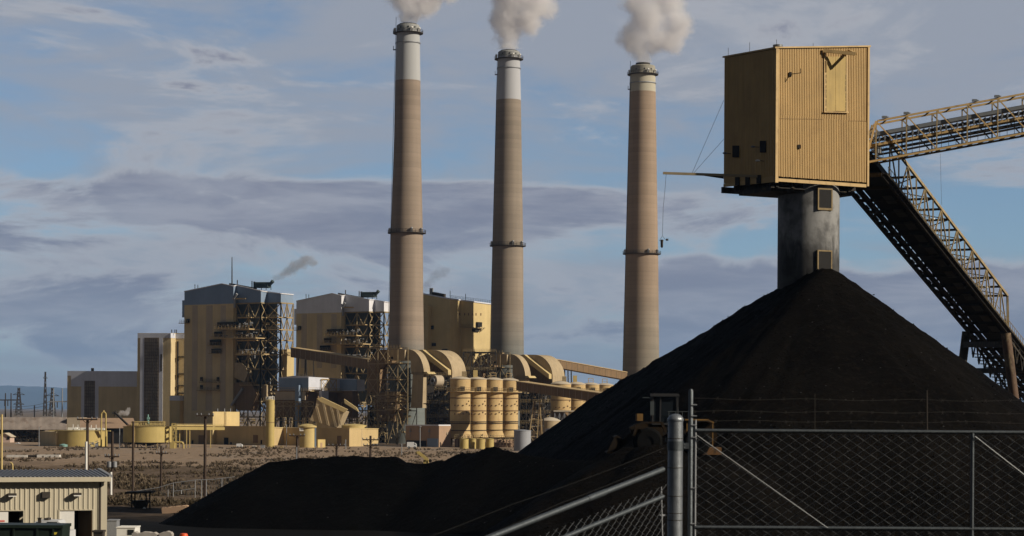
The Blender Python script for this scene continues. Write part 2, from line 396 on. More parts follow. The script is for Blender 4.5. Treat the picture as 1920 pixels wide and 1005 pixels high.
def chimney_mat(name, top, zb, body, body2, wpx):
    """concrete shaft: painted top band above height zb, lift joints, discoloured patches"""
    m = bpy.data.materials.new(name); m.use_nodes = True; k = NT(m.node_tree)
    P = k.node('ShaderNodeNewGeometry').outputs['Position']; z = k.node('ShaderNodeSeparateXYZ', i_0=P).outputs[2]
    cell = k.m('FLOOR', k.m('DIVIDE', z, 1.7))
    q = k.noise(k.node('ShaderNodeCombineXYZ', i_2=cell), 3.3, 0, 0)
    fr = k.m('FRACT', k.m('DIVIDE', z, 1.7))
    j = k.m('MULTIPLY', k.m('LESS_THAN', fr, 0.2), 0.06)
    n = k.noise(k.scalev(P, (0.4, 0.4, 0.02)), 1.0, 6, 0.62); n2 = k.noise(k.scalev(P, (0.05, 0.05, 0.03)), 1.0, 4, 0.6)
    f = k.m('SUBTRACT', k.m('MULTIPLY', k.lin(k.m('MULTIPLY', k.m('ADD', q, k.noise(k.scalev(P, (.02, .02, .11)), 1.0, 3, .6)), 0.5), 0.3, 0.7, 0.80, 1.18), k.lin(n, 0.3, 0.7, 0.9, 1.08)), j)
    c = k.mix(k.ss(n2, 0.4, 0.62), body, body2)
    c = k.mix(k.ss(z, wpx[0], wpx[1], 0, 0.85), c, wpx[2])
    cs = k.vm('SCALE', c); k.put(cs.node.inputs[3], f)
    cp = k.vm('SCALE', tuple(top)); k.put(cp.node.inputs[3], k.lin(n, 0.3, 0.7, 0.94, 1.04))
    c = k.mix(k.m('GREATER_THAN', z, zb), cs, cp)
    b = k.node('ShaderNodeBsdfPrincipled'); k.put(b.inputs['Base Color'], c); b.inputs['Roughness'].default_value = 0.85
    k.node('ShaderNodeOutputMaterial', i_0=b.outputs[0]); return m

# ================================================================== SETTING
def ground():
    mb = MB(); ys = []; y = -40.0
    while y < 700: ys.append(y); y += 2.5 if y > 100 else 5
    while y < 45000: ys.append(y); y *= 1.12
    nx = 60; vs = []; fs = []
    for y in ys:
        half = max(120, abs(y) * 0.42)
        for i in range(nx + 1):
            x = -half + 2 * half * i / nx
            a = 0.28 if 175 < y < 560 else (0.1 if y < 900 else 0)
            z = gz(y) + a * noise.noise(Vector((x * 0.11, y * 0.09, 0))) + a * 0.5 * noise.noise(Vector((x * 0.5, y * 0.4, 3)))
            vs.append((x, y, z))
    for j in range(len(ys) - 1):
        for i in range(nx):
            a = j * (nx + 1) + i; fs.append((a, a + 1, a + nx + 2, a + nx + 1))
    mb.add(vs, fs); tag(mb.build('ground', M['ground'], None, True, at=(0, 0, 0)), kind='structure')
ground()

def mountains():
    mb = MB(); n = 300; rows = 7; vs = []; fs = []
    for j in range(rows):
        t = j / (rows - 1); Y = 24000 + 9000 * t
        for i in range(n + 1):
            x = -11000 + 22000 * i / n
            hgt = 250 + 70 * noise.noise(Vector((x * 0.00035, 1.0, 0))) + 50 * noise.noise(Vector((x * 0.0012, 4.0, 0))) + 14 * noise.noise(Vector((x * 0.006, 7.0, 0)))
            hgt *= (1.0 + 0.20 * max(0, min(1, -(x + 3500) / 2500)))
            prof = [0, 0.35, 0.7, 0.92, 1.0, 0.6, 0][j]
            vs.append((x, Y + 300 * noise.noise(Vector((x * 0.001, j, 0))), hgt * prof + (15 * noise.noise(Vector((x * 0.003, Y * 0.002, 5))) if 0 < j < rows - 1 else 0)))
    for j in range(rows - 1):
        for i in range(n):
            a = j * (n + 1) + i; fs.append((a, a + 1, a + n + 2, a + n + 1))
    mb.add(vs, fs); tag(mb.build('hills', M['mountain'], None, True, at=(0, 0, 0)), kind='structure')
mountains()

# ------------------------------------------------------------------ coal
RIDGE_L = [(1545, 501), (1520, 512), (1490, 524), (1456.7, 538), (1413, 562), (1368.7, 590.4), (1321, 618.8), (1267, 653), (1234, 672.5), (1210, 689), (1180, 705.4), (1151, 724.8), (1127, 736.7), (1100, 760), (1089, 767), (1059.5, 787), (1029.6, 811), (1000, 834), (975, 848)]
RIDGE_R = [(1545, 501), (1558, 502), (1572.5, 510), (1603, 529.6), (1639, 560), (1678, 587), (1710.5, 605), (1746, 633.5), (1775, 651.5), (1811, 680), (1847, 705), (1882.6, 734), (1920, 764), (1990, 818), (2060, 870)]
LOW = [(300, 988), (320, 972), (348, 955), (385, 931), (442, 898.6), (490, 873), (504, 866), (533, 863), (575, 858), (598, 859), (632, 856), (660, 854), (703, 857.5), (717, 857.5), (745, 856), (760, 867), (779, 869), (799, 870), (816.7, 862.5), (825, 861), (837, 864.6), (854.6, 851), (875, 848.5), (892.5, 850), (904, 842.7), (916, 837), (930.4, 837), (939, 842.7), (962.5, 848.5), (985, 853), (1020, 856), (1060, 862), (1110, 862), (1150, 872), (1200, 878), (1260, 892), (1330, 930)]
def densify(pts, Yf, step=99.0):
    P = [W(px, py, Yf(px)) for px, py in pts]; out = []
    for a, b in zip(P, P[1:]):
        k = max(1, int((b - a).length / step))
        out += [a.lerp(b, i / k) for i in range(k)]
    return out + [P[-1]]
def heap(name, ridges, slope, x0, x1, y0, y1, st, material, label, amp, bumps=(), top=None):
    pts = [p for r in ridges for p in r]
    segs = [(a.x, a.y, a.z, b.x - a.x, b.y - a.y, b.z - a.z, max(1e-6, (b.x - a.x) ** 2 + (b.y - a.y) ** 2)) for r in ridges for a, b in zip(r, r[1:])]
    nx = int((x1 - x0) / st); ny = int((y1 - y0) / st); vs = []; fs = []; idx = {}
    for j in range(ny + 1):
        y = y0 + j * st
        for i in range(nx + 1):
            x = x0 + i * st; g = gz(y); h = -1e9
            for ax, ay, az, ex, ey, ez, L2 in segs:
                dx = x - ax; dy = y - ay
                u = (dx * ex + dy * ey) / L2; u = 0.0 if u < 0 else (1.0 if u > 1 else u)
                dx -= u * ex; dy -= u * ey
                v = az + u * ez - slope * math.sqrt(dx * dx + dy * dy)
                if v > h: h = v
            for bx, by, bz, fr in bumps:     # flat topped benches
                d = math.hypot(x - bx, y - by); v = bz - 0.62 * max(0, d - fr)
                if v > h: h = v
            q = Vector((x, y, 0))
            rx, ry = x - pts[0].x, y - pts[0].y; ang = math.atan2(ry, rx); rd = math.hypot(rx, ry)
            gul = noise.noise(Vector((ang * 9, rd * .05, 1.7))) * min(1, rd / 9) * (1 if len(ridges) > 1 else .3)
            h += amp * (noise.noise(q * 0.35) * 0.9 + noise.noise(q * 1.1) * 0.45 + noise.noise(q * 2.6) * 0.35 + abs(noise.noise(q * 4.7)) * .4 + gul * 1.3)
            if h > g - 0.6:
                vs.append((x, y, max(h, g - 0.5))); idx[(i, j)] = len(vs) - 1
    for j in range(ny):
        for i in range(nx):
            q = [(i, j), (i + 1, j), (i + 1, j + 1), (i, j + 1)]
            if all(k in idx for k in q): fs.append(tuple(idx[k] for k in q))
    mb = MB(); mb.add(vs, fs)
    o = single(mb, name, material, label, 'coal pile', 'coal piles in the yard', None, True)
    rng = random.Random(len(vs)); lm = MB()
    for i in range(5200):
        q = Vector(vs[rng.randrange(len(vs))]) + Vector((rng.uniform(-.2, .2), rng.uniform(-.2, .2), 0)); e = rng.choice((.03, .04, .05, .06, .09))
        if q.y > 178: continue
        P = [q + Vector((dx * e * rng.uniform(.6, 1.3), dy * e * rng.uniform(.6, 1.3), dz * e * rng.uniform(.5, 1.0))) for dx, dy, dz in ((1, 0, 0), (0, 1, 0), (-1, 0, 0), (0, -1, 0), (0, 0, 1), (0, 0, -1))]
        lm.add(P, [(0, 1, 4), (1, 2, 4), (2, 3, 4), (3, 0, 4), (1, 0, 5), (2, 1, 5), (3, 2, 5), (0, 3, 5)])
    k_ = lm.build('loose_lumps', M['lump'], o); k_['kind'] = 'stuff'
    return o
CY = 170.0
big = heap('coal_pile', [densify(RIDGE_L, lambda p: CY + 0.05 * (1545 - p)), densify(RIDGE_R, lambda p: CY)], 0.74, -6, 52, 128, 224, 0.33,
           M['coal'], 'tall cone of coal under the yellow house on the concrete column', 0.20,
           bumps=[(W(1290, 858, 152).x, 152, W(1290, 864, 152).z, 4.6), (W(1190, 866, 150).x, 149, W(1190, 872, 149).z, 2.5), (W(1225, 840, 144.5).x, 144.5, W(1225, 838, 144.5).z, 1.2), (W(1180, 840, 145).x, 145, W(1180, 838, 145).z, .5), (W(1300, 840, 145).x, 144.5, W(1300, 858, 144.5).z, .6)])
heap('coal_pile', [densify(LOW, lambda p: 168 if p < 850 else 168 - 0.036 * (p - 850))], 0.60, -34, 22, 134, 200, 0.33, M['coal2'],
     'long low black coal heap in front of the power station, left of the tall cone', 0.13)

# ================================================================== THE TOWER WITH THE YELLOW HOUSE
def loading_tower():
    t = thing('stacking_tower', 'yellow ribbed metal house on a sooty round concrete column above the coal cone', 'tower', (W(1515, 770, 174).x, 174, gz(174)))
    c = W(1515, 600, 174); R_ = 57.5 * 174 / F
    ztop = 33.0
    def cyl_seg(prof):
        m_ = MB().lathe((c.x, c.y, 0), prof, 64); return m_
    cyl_seg([(R_ + 0.02, gz(174) - 1), (R_, ztop)]).build('column', M['tower'], t, True)
    # openings on the column, facing the camera slightly right
    for (pm, hw, ya, yb) in ((1545, 14.5, 353, 394), (1545, 14.5, 469, 513)):
        ph = math.asin((pm - 7.5 - 1515) / 57.5); nn = Vector((math.sin(ph), -math.cos(ph), 0)); d = Vector((math.cos(ph), math.sin(ph), 0))
        w = 2 * hw * 174 / F / math.cos(ph); C_ = Vector((c.x, c.y, 0)) + nn * (R_ + .075); A = C_ - d * w / 2
        Yf = C_.y; z0, z1 = zof(pm, yb, Yf), zof(pm, ya, Yf)
        fr = MB()
        th = 0.11
        for (u0, u1, v0, v1) in ((0, w, z0, z0 + th * 1.6), (0, w, z1 - th, z1), (0, th, z0 + th * 1.6, z1 - th), (w - th, w, z0 + th * 1.6, z1 - th)):
            fr.extr([A + d * u0 + Vector((0, 0, v0)), A + d * u1 + Vector((0, 0, v0)), A + d * u1 + Vector((0, 0, v1)), A + d * u0 + Vector((0, 0, v1))], -nn * 0.7)
        f = fr.build('window_frame', M['frame_tan'], t)
        pn = MB().extr([A + nn * -0.015 + d * th + Vector((0, 0, z0 + th)), A + nn * -0.015 + d * (w - th) + Vector((0, 0, z0 + th)), A + nn * -0.015 + d * (w - th) + Vector((0, 0, z1 - th)), A + nn * -0.015 + d * th + Vector((0, 0, z1 - th))], -nn * 0.035)
        pn.build('opening', M['dark'], f)
    # house
    th = rad(28); u = Vector((math.cos(th), math.sin(th), 0)); v = Vector((-math.sin(th), math.cos(th), 0)); n = Vector((math.sin(th), -math.cos(th), 0))
    b0 = W(1453, 330, 169); b0.z = 0
    fl = (along(Vector((b0.x, b0.y, 33.3)), u, 1627.5) - Vector((b0.x, b0.y, 33.3))).length
    sl = (along(Vector((b0.x, b0.y, 33.3)), v, 1357) - Vector((b0.x, b0.y, 33.3))).length
    zb, zt = 33.25, zof(1453, 91, 169); zt2 = zof(1627, 88, 169 + fl * u.y); ztl = zof(1357, 108, 169 + sl * v.y)
    def Q(a, b, z): return b0 + u * a + v * b + Vector((0, 0, z))
    # core walls
    MB().hexa([Q(0.08, 0.08, zb), Q(fl - .08, 0.08, zb), Q(fl - .08, sl - .08, zb), Q(.08, sl - .08, zb)],
              [Q(.08, .08, zt - .05), Q(fl - .08, .08, zt2 - .05), Q(fl - .08, sl - .08, ztl), Q(.08, sl - .08, ztl - .05)]).build('wall', M['booth'], t)
    # ribbed siding as real corrugation
    def ribs(orig, d, out, L, z0, z1f, pitch=0.165, z1b=None):
        mb = MB(); k = int(L / pitch); pr = []
        for i in range(k):
            s0 = i * L / k; p_ = L / k
            pr += [(s0, 0), (s0 + p_ * .30, 0), (s0 + p_ * .42, .045), (s0 + p_ * .88, .045), (s0 + p_ * 1.0, 0)]
        lo = [orig + d * s + out * (o) + Vector((0, 0, z0 + 0.04 * noise.noise(Vector((s * 3, 0, 0))))) for s, o in pr]
        hi = [orig + d * s + out * (o) + Vector((0, 0, z1f(s))) for s, o in pr]
        nn = len(pr); mb.add(lo + hi, [(i, i + 1, nn + i + 1, nn + i) for i in range(nn - 1)]); return mb
    zmid = zof(1540, 222, 171)
    ribs(Q(0.28, -0.0, 0), u, n, fl - .36, zb - .05, lambda s: zmid + .03).build('siding', M['booth'], t)
    ribs(Q(0.28, 0.03, 0), u, n, fl - .36, zmid - .06, lambda s: zt + (zt2 - zt) * s / fl - .02).build('siding', M['booth'], t)
    zc0 = 33.0; zc1 = 32.75
    sb = ribs(Q(0, sl, 0), -v, -u, sl - 0.05, zb, lambda s: ztl + (zt - ztl) * s / sl - .03, 0.22); sb.build('siding', M['booth'], t)
    MB().hexa([Q(-.03, 0.1, zc1), Q(.06, 0.1, zc1), Q(.06, sl, zc0), Q(-.03, sl, zc0)], [Q(-.03, .1, zb), Q(.06, .1, zb), Q(.06, sl, zb), Q(-.03, sl, zb)]).build('base_flashing', M['booth'], t)
    # corner trims
    MB().obox(Q(.13, -.03, (zb - .55 + zt) / 2), u * .14, v * .06, Vector((0, 0, (zt - zb + .55) / 2))).build('corner_trim', M['booth_trim'], t)
    MB().obox(Q(fl - .05, -.03, (zb - .35 + zt2) / 2), u * .09, v * .06, Vector((0, 0, (zt2 - zb + .35) / 2))).build('corner_trim', M['booth_trim'], t)
    rf = MB(); o = .12
    rf.hexa([Q(-o, -o, zt), Q(fl + o, -o, zt2), Q(fl + o, sl + o, ztl), Q(-o, sl + o, ztl)], [Q(-o, -o, zt + .12), Q(fl + o, -o, zt2 + .12), Q(fl + o, sl + o, ztl + .12), Q(-o, sl + o, ztl + .12)])
    roof = rf.build('roof', M['booth_trim'], t)
    vt = MB(); vt.lathe(Q(1.6, 2.0, zt + .1), [(.33, 0), (.33, .42), (.40, .45), (.40, .62), (0.05, .66)], 16); vt.build('roof_vent', M['zinc'], roof, True)
    MB().beam(Q(4.0, 3.0, zt + .1), Q(4.9, 3.3, zt + .32), .18, .06).build('hatch', M['steel_dark'], roof)
    for s_, w_ in ((.15, .1), (3.7, .1), (7.6, .2), (5.5, 3)):
        MB().tube(Q(s_, w_, zt), Q(s_, w_, zt + .75), .018, 5).build('lightning_rod', M['steel_dark'], roof)
    for w_ in (sl - .4, sl * .52):
        MB().tube(Q(.1, w_, ztl), Q(.1, w_, ztl + .75), .018, 5).build('lightning_rod', M['steel_dark'], roof)
    # big door panel + hoist beam on the front
    def onf(px, py, out=0.0):
        # intersection of pixel ray with the front plane
        d = W(px, py, 1.0) - Vector((0, 0, CZ)); o_ = Vector((0, 0, CZ)); p0 = b0 + n * out
        tt = (p0 - o_).dot(n) / d.dot(n); return o_ + d * tt
    def onside(px, py, out=0.0):
        d = W(px, py, 1.0) - Vector((0, 0, CZ)); o_ = Vector((0, 0, CZ)); p0 = b0 - u * out
        tt = (p0 - o_).dot(u) / d.dot(u); return o_ + d * tt
    dr = MB()
    for pa, pb in ((1549, 1566.5), (1567, 1586)):
        dr.extr([onf(pa, 208, .11), onf(pb, 208.6, .11), onf(pb, 106, .11), onf(pa, 106, .11)], n * -.1)
    door = dr.build('hoist_door', M['booth_door'], t)
    gp_ = MB(); rg_ = random.Random(44)
    for px_ in (1548.6, 1586.2):
        y_ = 140
        while y_ < 206:
            h_ = rg_.uniform(3, 11); gp_.extr([onf(px_ - .5, y_ + h_, .118), onf(px_ + rg_.uniform(.4, 1.0), y_ + h_, .118), onf(px_ + rg_.uniform(.2, .9), y_, .118), onf(px_ - .4, y_, .118)], n * -.01); y_ += h_ + rg_.uniform(0, 5)
    gp_.build('door_gap', M['dark'], door)
    MB().extr([onf(1456, 222.6, .052), onf(1544, 223.8, .052), onf(1544, 223.2, .052), onf(1456, 222.0, .052)], n * .008).build('lap_seam', M['tan_dark'], t)
    MB().extr([onf(1590, 226.6, .052), onf(1625, 227.2, .052), onf(1625, 226.6, .052), onf(1590, 226.0, .052)], n * .008).build('lap_seam', M['tan_dark'], t)
    MB().extr([onf(1544, 211, .08), onf(1590, 212, .08), onf(1590, 210, .08), onf(1544, 209, .08)], n * .12).build('door_rail', M['booth_trim'], t)
    MB().extr([onf(1545, 210, .085), onf(1548.5, 210, .085), onf(1548.5, 97, .085), onf(1545, 97, .085)], n * .03).build('door_post', M['booth_trim'], t)
    MB().extr([onf(1586.5, 211, .085), onf(1589.5, 211, .085), onf(1589.5, 97, .085), onf(1586.5, 97, .085)], n * .03).build('door_post', M['booth_trim'], t)
    hb = MB(); tip = onf(1583, 98, .1) + n * 1.5 + Vector((0, 0, -.35))
    hb.beam(onf(1543, 95, .12), tip, .16, .26); hb.beam(onf(1591, 95, .12), tip, .16, .2)
    hb.beam(onf(1549, 135, .12), onf(1549, 135, .12) + n * .02 + Vector((0, 0, .9)), .12)
    hb.build('hoist_beam', M['booth_trim'], t)
    # lamp bracket
    lb = MB(); a = onf(1482, 139, .05); lb.box(a.x - .1, a.x + .1, a.y - .12, a.y + .1, a.z - .17, a.z + .15)
    lb.beam(a, a + n * .9 + u * .35 + Vector((0, 0, .0)), .05); e_ = a + n * .9 + u * .35; lb.beam(e_, e_ + Vector((0, 0, .35)), .05)
    lb.build('lamp_bracket', M['steel_dark'], t)
    a = onf(1498, 275, .05); MB().box(a.x - .12, a.x + .12, a.y - .12, a.y + .1, a.z - .15, a.z + .15).build('junction_box', M['steel_dark'], t)
    for px, py, w, h in ((1380, 284, 12, 22), (1431, 275, 11, 22)):
        A = onside(px - w / 2, py + h / 2, .06); B = onside(px + w / 2, py + h / 2, .06); C_ = onside(px + w / 2, py - h / 2, .06); D_ = onside(px - w / 2, py - h / 2, .06)
        MB().extr([A, B, C_, D_], u * -.05).build('side_window', M['dark'], t)
    for px, py in ((1383, 340), (1402, 340), (1423, 336)):
        A = onside(px - 4, py + 8, .06); B = onside(px + 4, py + 8, .06); C_ = onside(px + 4, py - 8, .06); D_ = onside(px - 4, py - 8, .06)
        MB().extr([A, B, C_, D_], u * -.05).build('side_opening', M['dark'], t)
    for px, py in ((1424, 276), (1433, 302), (1371, 288)):
        A = onside(px, py, 0.0); e_ = A - u * .5
        l_ = MB().beam(A, e_, .05); l_.build('lamp_arm', M['steel_dark'], t)
        MB().ell(e_ - u * .12, .20, .14, .09, 10, 6).build('floodlight', M['white_paint'] if px == 1433 else M['zinc'], t, True)
    # floor framing
    fb = MB()
    fb.hexa([Q(.2, .3, zb - .12), Q(fl - .3, .3, zb - .12), Q(fl - .3, sl - .2, zb - .12), Q(.2, sl - .2, zb - .12)], [Q(.2, .3, zb), Q(fl - .3, .3, zb), Q(fl - .3, sl - .2, zb), Q(.2, sl - .2, zb)])
    for s_ in (.9, 2.4, 3.9, 5.4, 6.9, 8.0): fb.beam(Q(s_, .9, zb - .5), Q(s_, sl - .3, zb - .4), .25, .6)
    for s_ in (1.2, 3.5, 6.0, 8.0): fb.beam(Q(.3, s_, zb - .42), Q(fl - .4, s_, zb - .42), .2, .5)
    fb.hexa([Q(.3, 1.0, zb - 1.1), Q(fl - .9, 1.0, zb - 1.1), Q(fl - .9, 5.5, zb - 1.1), Q(.3, 5.5, zb - 1.1)], [Q(.3, 1.0, zb - .75), Q(fl - .9, 1.0, zb - .75), Q(fl - .9, 5.5, zb - .75), Q(.3, 5.5, zb - .75)])
    fb.build('floor_beam', M['coal_steel'], t)
    MB().beam(Q(.3, .02, zb - .32), Q(fl - .2, .02, zb - .32), .14, .26).build('edge_beam', M['booth_trim'], t)
    # jib boom on the left wall
    j = thing('jib_boom', 'slender tan boom reaching left out of the yellow house, stayed by two cables', 'boom', W(1357, 330, 172))
    tip = W(1243, 324.5, 171.5); root = W(1424, 330.5, 171.0)
    MB().beam(tip, root, .12, .2).build('boom', M['jib'], j)
    MB().extr([W(1310, 328, 171.4), W(1357, 335, 171.3), W(1357, 328, 171.3)], Vector((0, .08, 0))).build('gusset', M['steel_dark'], j)
    MB().tube(W(1298, 324, 171.4), W(1357, 188, 174), .014, 5).build('stay_cable', M['steel_dark'], j)
    MB().tube(W(1301, 324, 171.4), W(1357, 261, 174), .014, 5).build('stay_cable', M['steel_dark'], j)
    w = thing('hanging_sensor', 'small dark probe hanging on a thin cable from the boom tip beside the rightmost chimney', 'sensor', W(1243, 463, 171.5))
    MB().path([W(1249, 327, 171.5), W(1246.5, 360, 171.5), W(1243.5, 390, 171.5), W(1242, 442, 171.5)], .014, 5).build('cable', M['steel_dark'], w)
    s = MB(); s.path([W(1242, 442, 171.5), W(1236, 452, 171.5)], .012, 5); s.path([W(1242, 442, 171.5), W(1247, 449, 171.5)], .012, 5)
    s.build('bridle', M['steel_dark'], w)
    p = W(1241, 457, 171.5); MB().lathe((p.x, p.y, p.z), [(.05, -.32), (.10, -.25), (.11, .2), (.13, .22), (.13, .3), (.03, .34)], 10).build('probe', M['steel_dark'], w, True)
    p = W(1250.5, 449.5, 171.5); MB().ell(p, .11, .11, .09).beam(p, p + Vector((.13, 0, .08)), .04).beam(p, p + Vector((.13, 0, -.06)), .04).build('vane', M['steel_dark'], w)
    return t
loading_tower()

# ------------------------------------------------------------------ conveyors at the tower
def truss_conveyor():
    A = W(1622, 305, 175.5); B = W(1985, 238, 175); d = (B - A).normalized()
    side = Vector((-d.y, d.x, 0)).normalized(); H = Vector((0, 0, 1)) * 3.25; wv = side * 2.4
    t = thing('conveyor_bridge', 'open tan truss conveyor rising to the right from the yellow house', 'conveyor', A)
    L = (B - A).length; tips = []
    topst = .055
    for k, s in enumerate((0, 1)):
        o = wv * s
        MB().beam(A + o, B + o, .12, .16).build('bottom_chord', M['booth_trim'], t)
        MB().beam(A + d * 1.0 + o + H, B + o + H, .12, .16).build('top_chord', M['booth_trim'], t)
        nb = 6; ps = MB(); dg = MB()
        for i in range(nb + 1):
            q = 0.9 + (L - .9) * i / nb
            ps.beam(A + o + d * q, A + o + d * (q - .0) + H, .10)
            if i < nb: dg.beam(A + o + d * q + H, A + o + d * (q + L / nb - .1), .09)
        dg.beam(A + o, A + o + d * 0.9 + H, .16)
        ps.each('post', M['steel'], t); dg.each('diagonal', M['steel'] if s else M['booth_trim'], t)
    cb = MB(); nb = 18
    for i in range(nb + 1):
        q = L * i / nb; cb.beam(A + d * q, A + d * q + wv, .1, .14)
        if i % 2 == 0: cb.beam(A + d * q + H, A + d * q + wv + H, .09)
    cb.each('cross_beam', M['steel_dark'], t)
    # belt, idlers, walkway
    o1 = wv * .30; o2 = wv * .78
    bl = MB(); q0, q1 = A + d * .3, B
    for hh, th in ((.56, .10), (.27, .07)):
        c0, c1 = q0 + wv * .52 + H * hh, q1 + wv * .52 + H * hh
        bl.beam(c0, c1, 1.35, th)
    bl.build('belt', M['belt'], t)
    MB().beam(q0 + wv * .52 + H * .70, q1 + wv * .52 + H * .70, 1.2, .30).build('belt_cover', M['zinc'], t)
    st = MB(); st.beam(q0 + wv * .2 + H * .42, q1 + wv * .2 + H * .42, .09, .24); st.beam(q0 + wv * .84 + H * .42, q1 + wv * .84 + H * .42, .09, .24); st.build('stringer', M['booth_trim'], t)
    k = 34
    for i in range(k):
        idl = MB(); q = q0 + (q1 - q0) * (i / k)
        idl.beam(q + wv * .16 + H * .46, q + wv * .16 + H * .60, .09); idl.beam(q + wv * .16 + H * .56, q + wv * .24 + H * .56, .2, .16)
        idl.build('idler', M['zinc'], t)
    rl = MB()
    for hh in (.16, .33, .48): rl.tube(q0 + wv * .05 + H * hh, q1 + wv * .05 + H * hh, .025, 5)
    for i in range(26):
        q = q0 + (q1 - q0) * (i / 26); rl.tube(q + wv * .05 + H * .02, q + wv * .05 + H * .48, .022, 5)
    rl.build('railing', M['steel_dark'], t)
    MB().beam(q0 + wv * .1 + H * .03, q1 + wv * .1 + H * .03, .55, .07).build('walkway', M['steel_dark'], t)
    pp = MB(); pp.tube(q0 + wv * .93 + H * .2, q1 + wv * .93 + H * .24, .09, 8); pp.tube(q0 + wv * .9 + H * .31, q1 + wv * .9 + H * .35, .06, 8); pp.build('pipe', M['zinc'], t)
    for px in (1668, 1709, 1838, 1880):
        s = (W(px, 200, 173).x - A.x) / d.x; q = A + d * s + H + Vector((0, 0, .12))
        MB().box(q.x - .18, q.x + .18, q.y - .15, q.y + .15, q.z, q.z + .18).ell(q + Vector((.15, 0, .1)), .25, .15, .07).build('lamp', M['zinc'], t)
    mm = MB(); q = W(1645, 282, 176); mm.lathe((q.x, q.y, q.z), [(.05, -.3), (.35, -.25), (.35, .25), (.05, .3)], 12)
    for i in range(14):
        a = W(1632 + 4 * random.random() * 6, 250 + 45 * random.random(), 175.5 + 1.5 * random.random()); b = a + Vector((random.uniform(-.5, .9), random.uniform(-.2, .5), random.uniform(-.4, .6)))
        mm.beam(a, b, random.uniform(.05, .2))
    mm.build('drive_machinery', M['zinc'], t)
    MB().tube(W(1763, 288, 173), W(1765.5, 384, 173), .010, 4).build('hanging_wire', M['steel_dark'], t)
random.seed(4)
truss_conveyor()

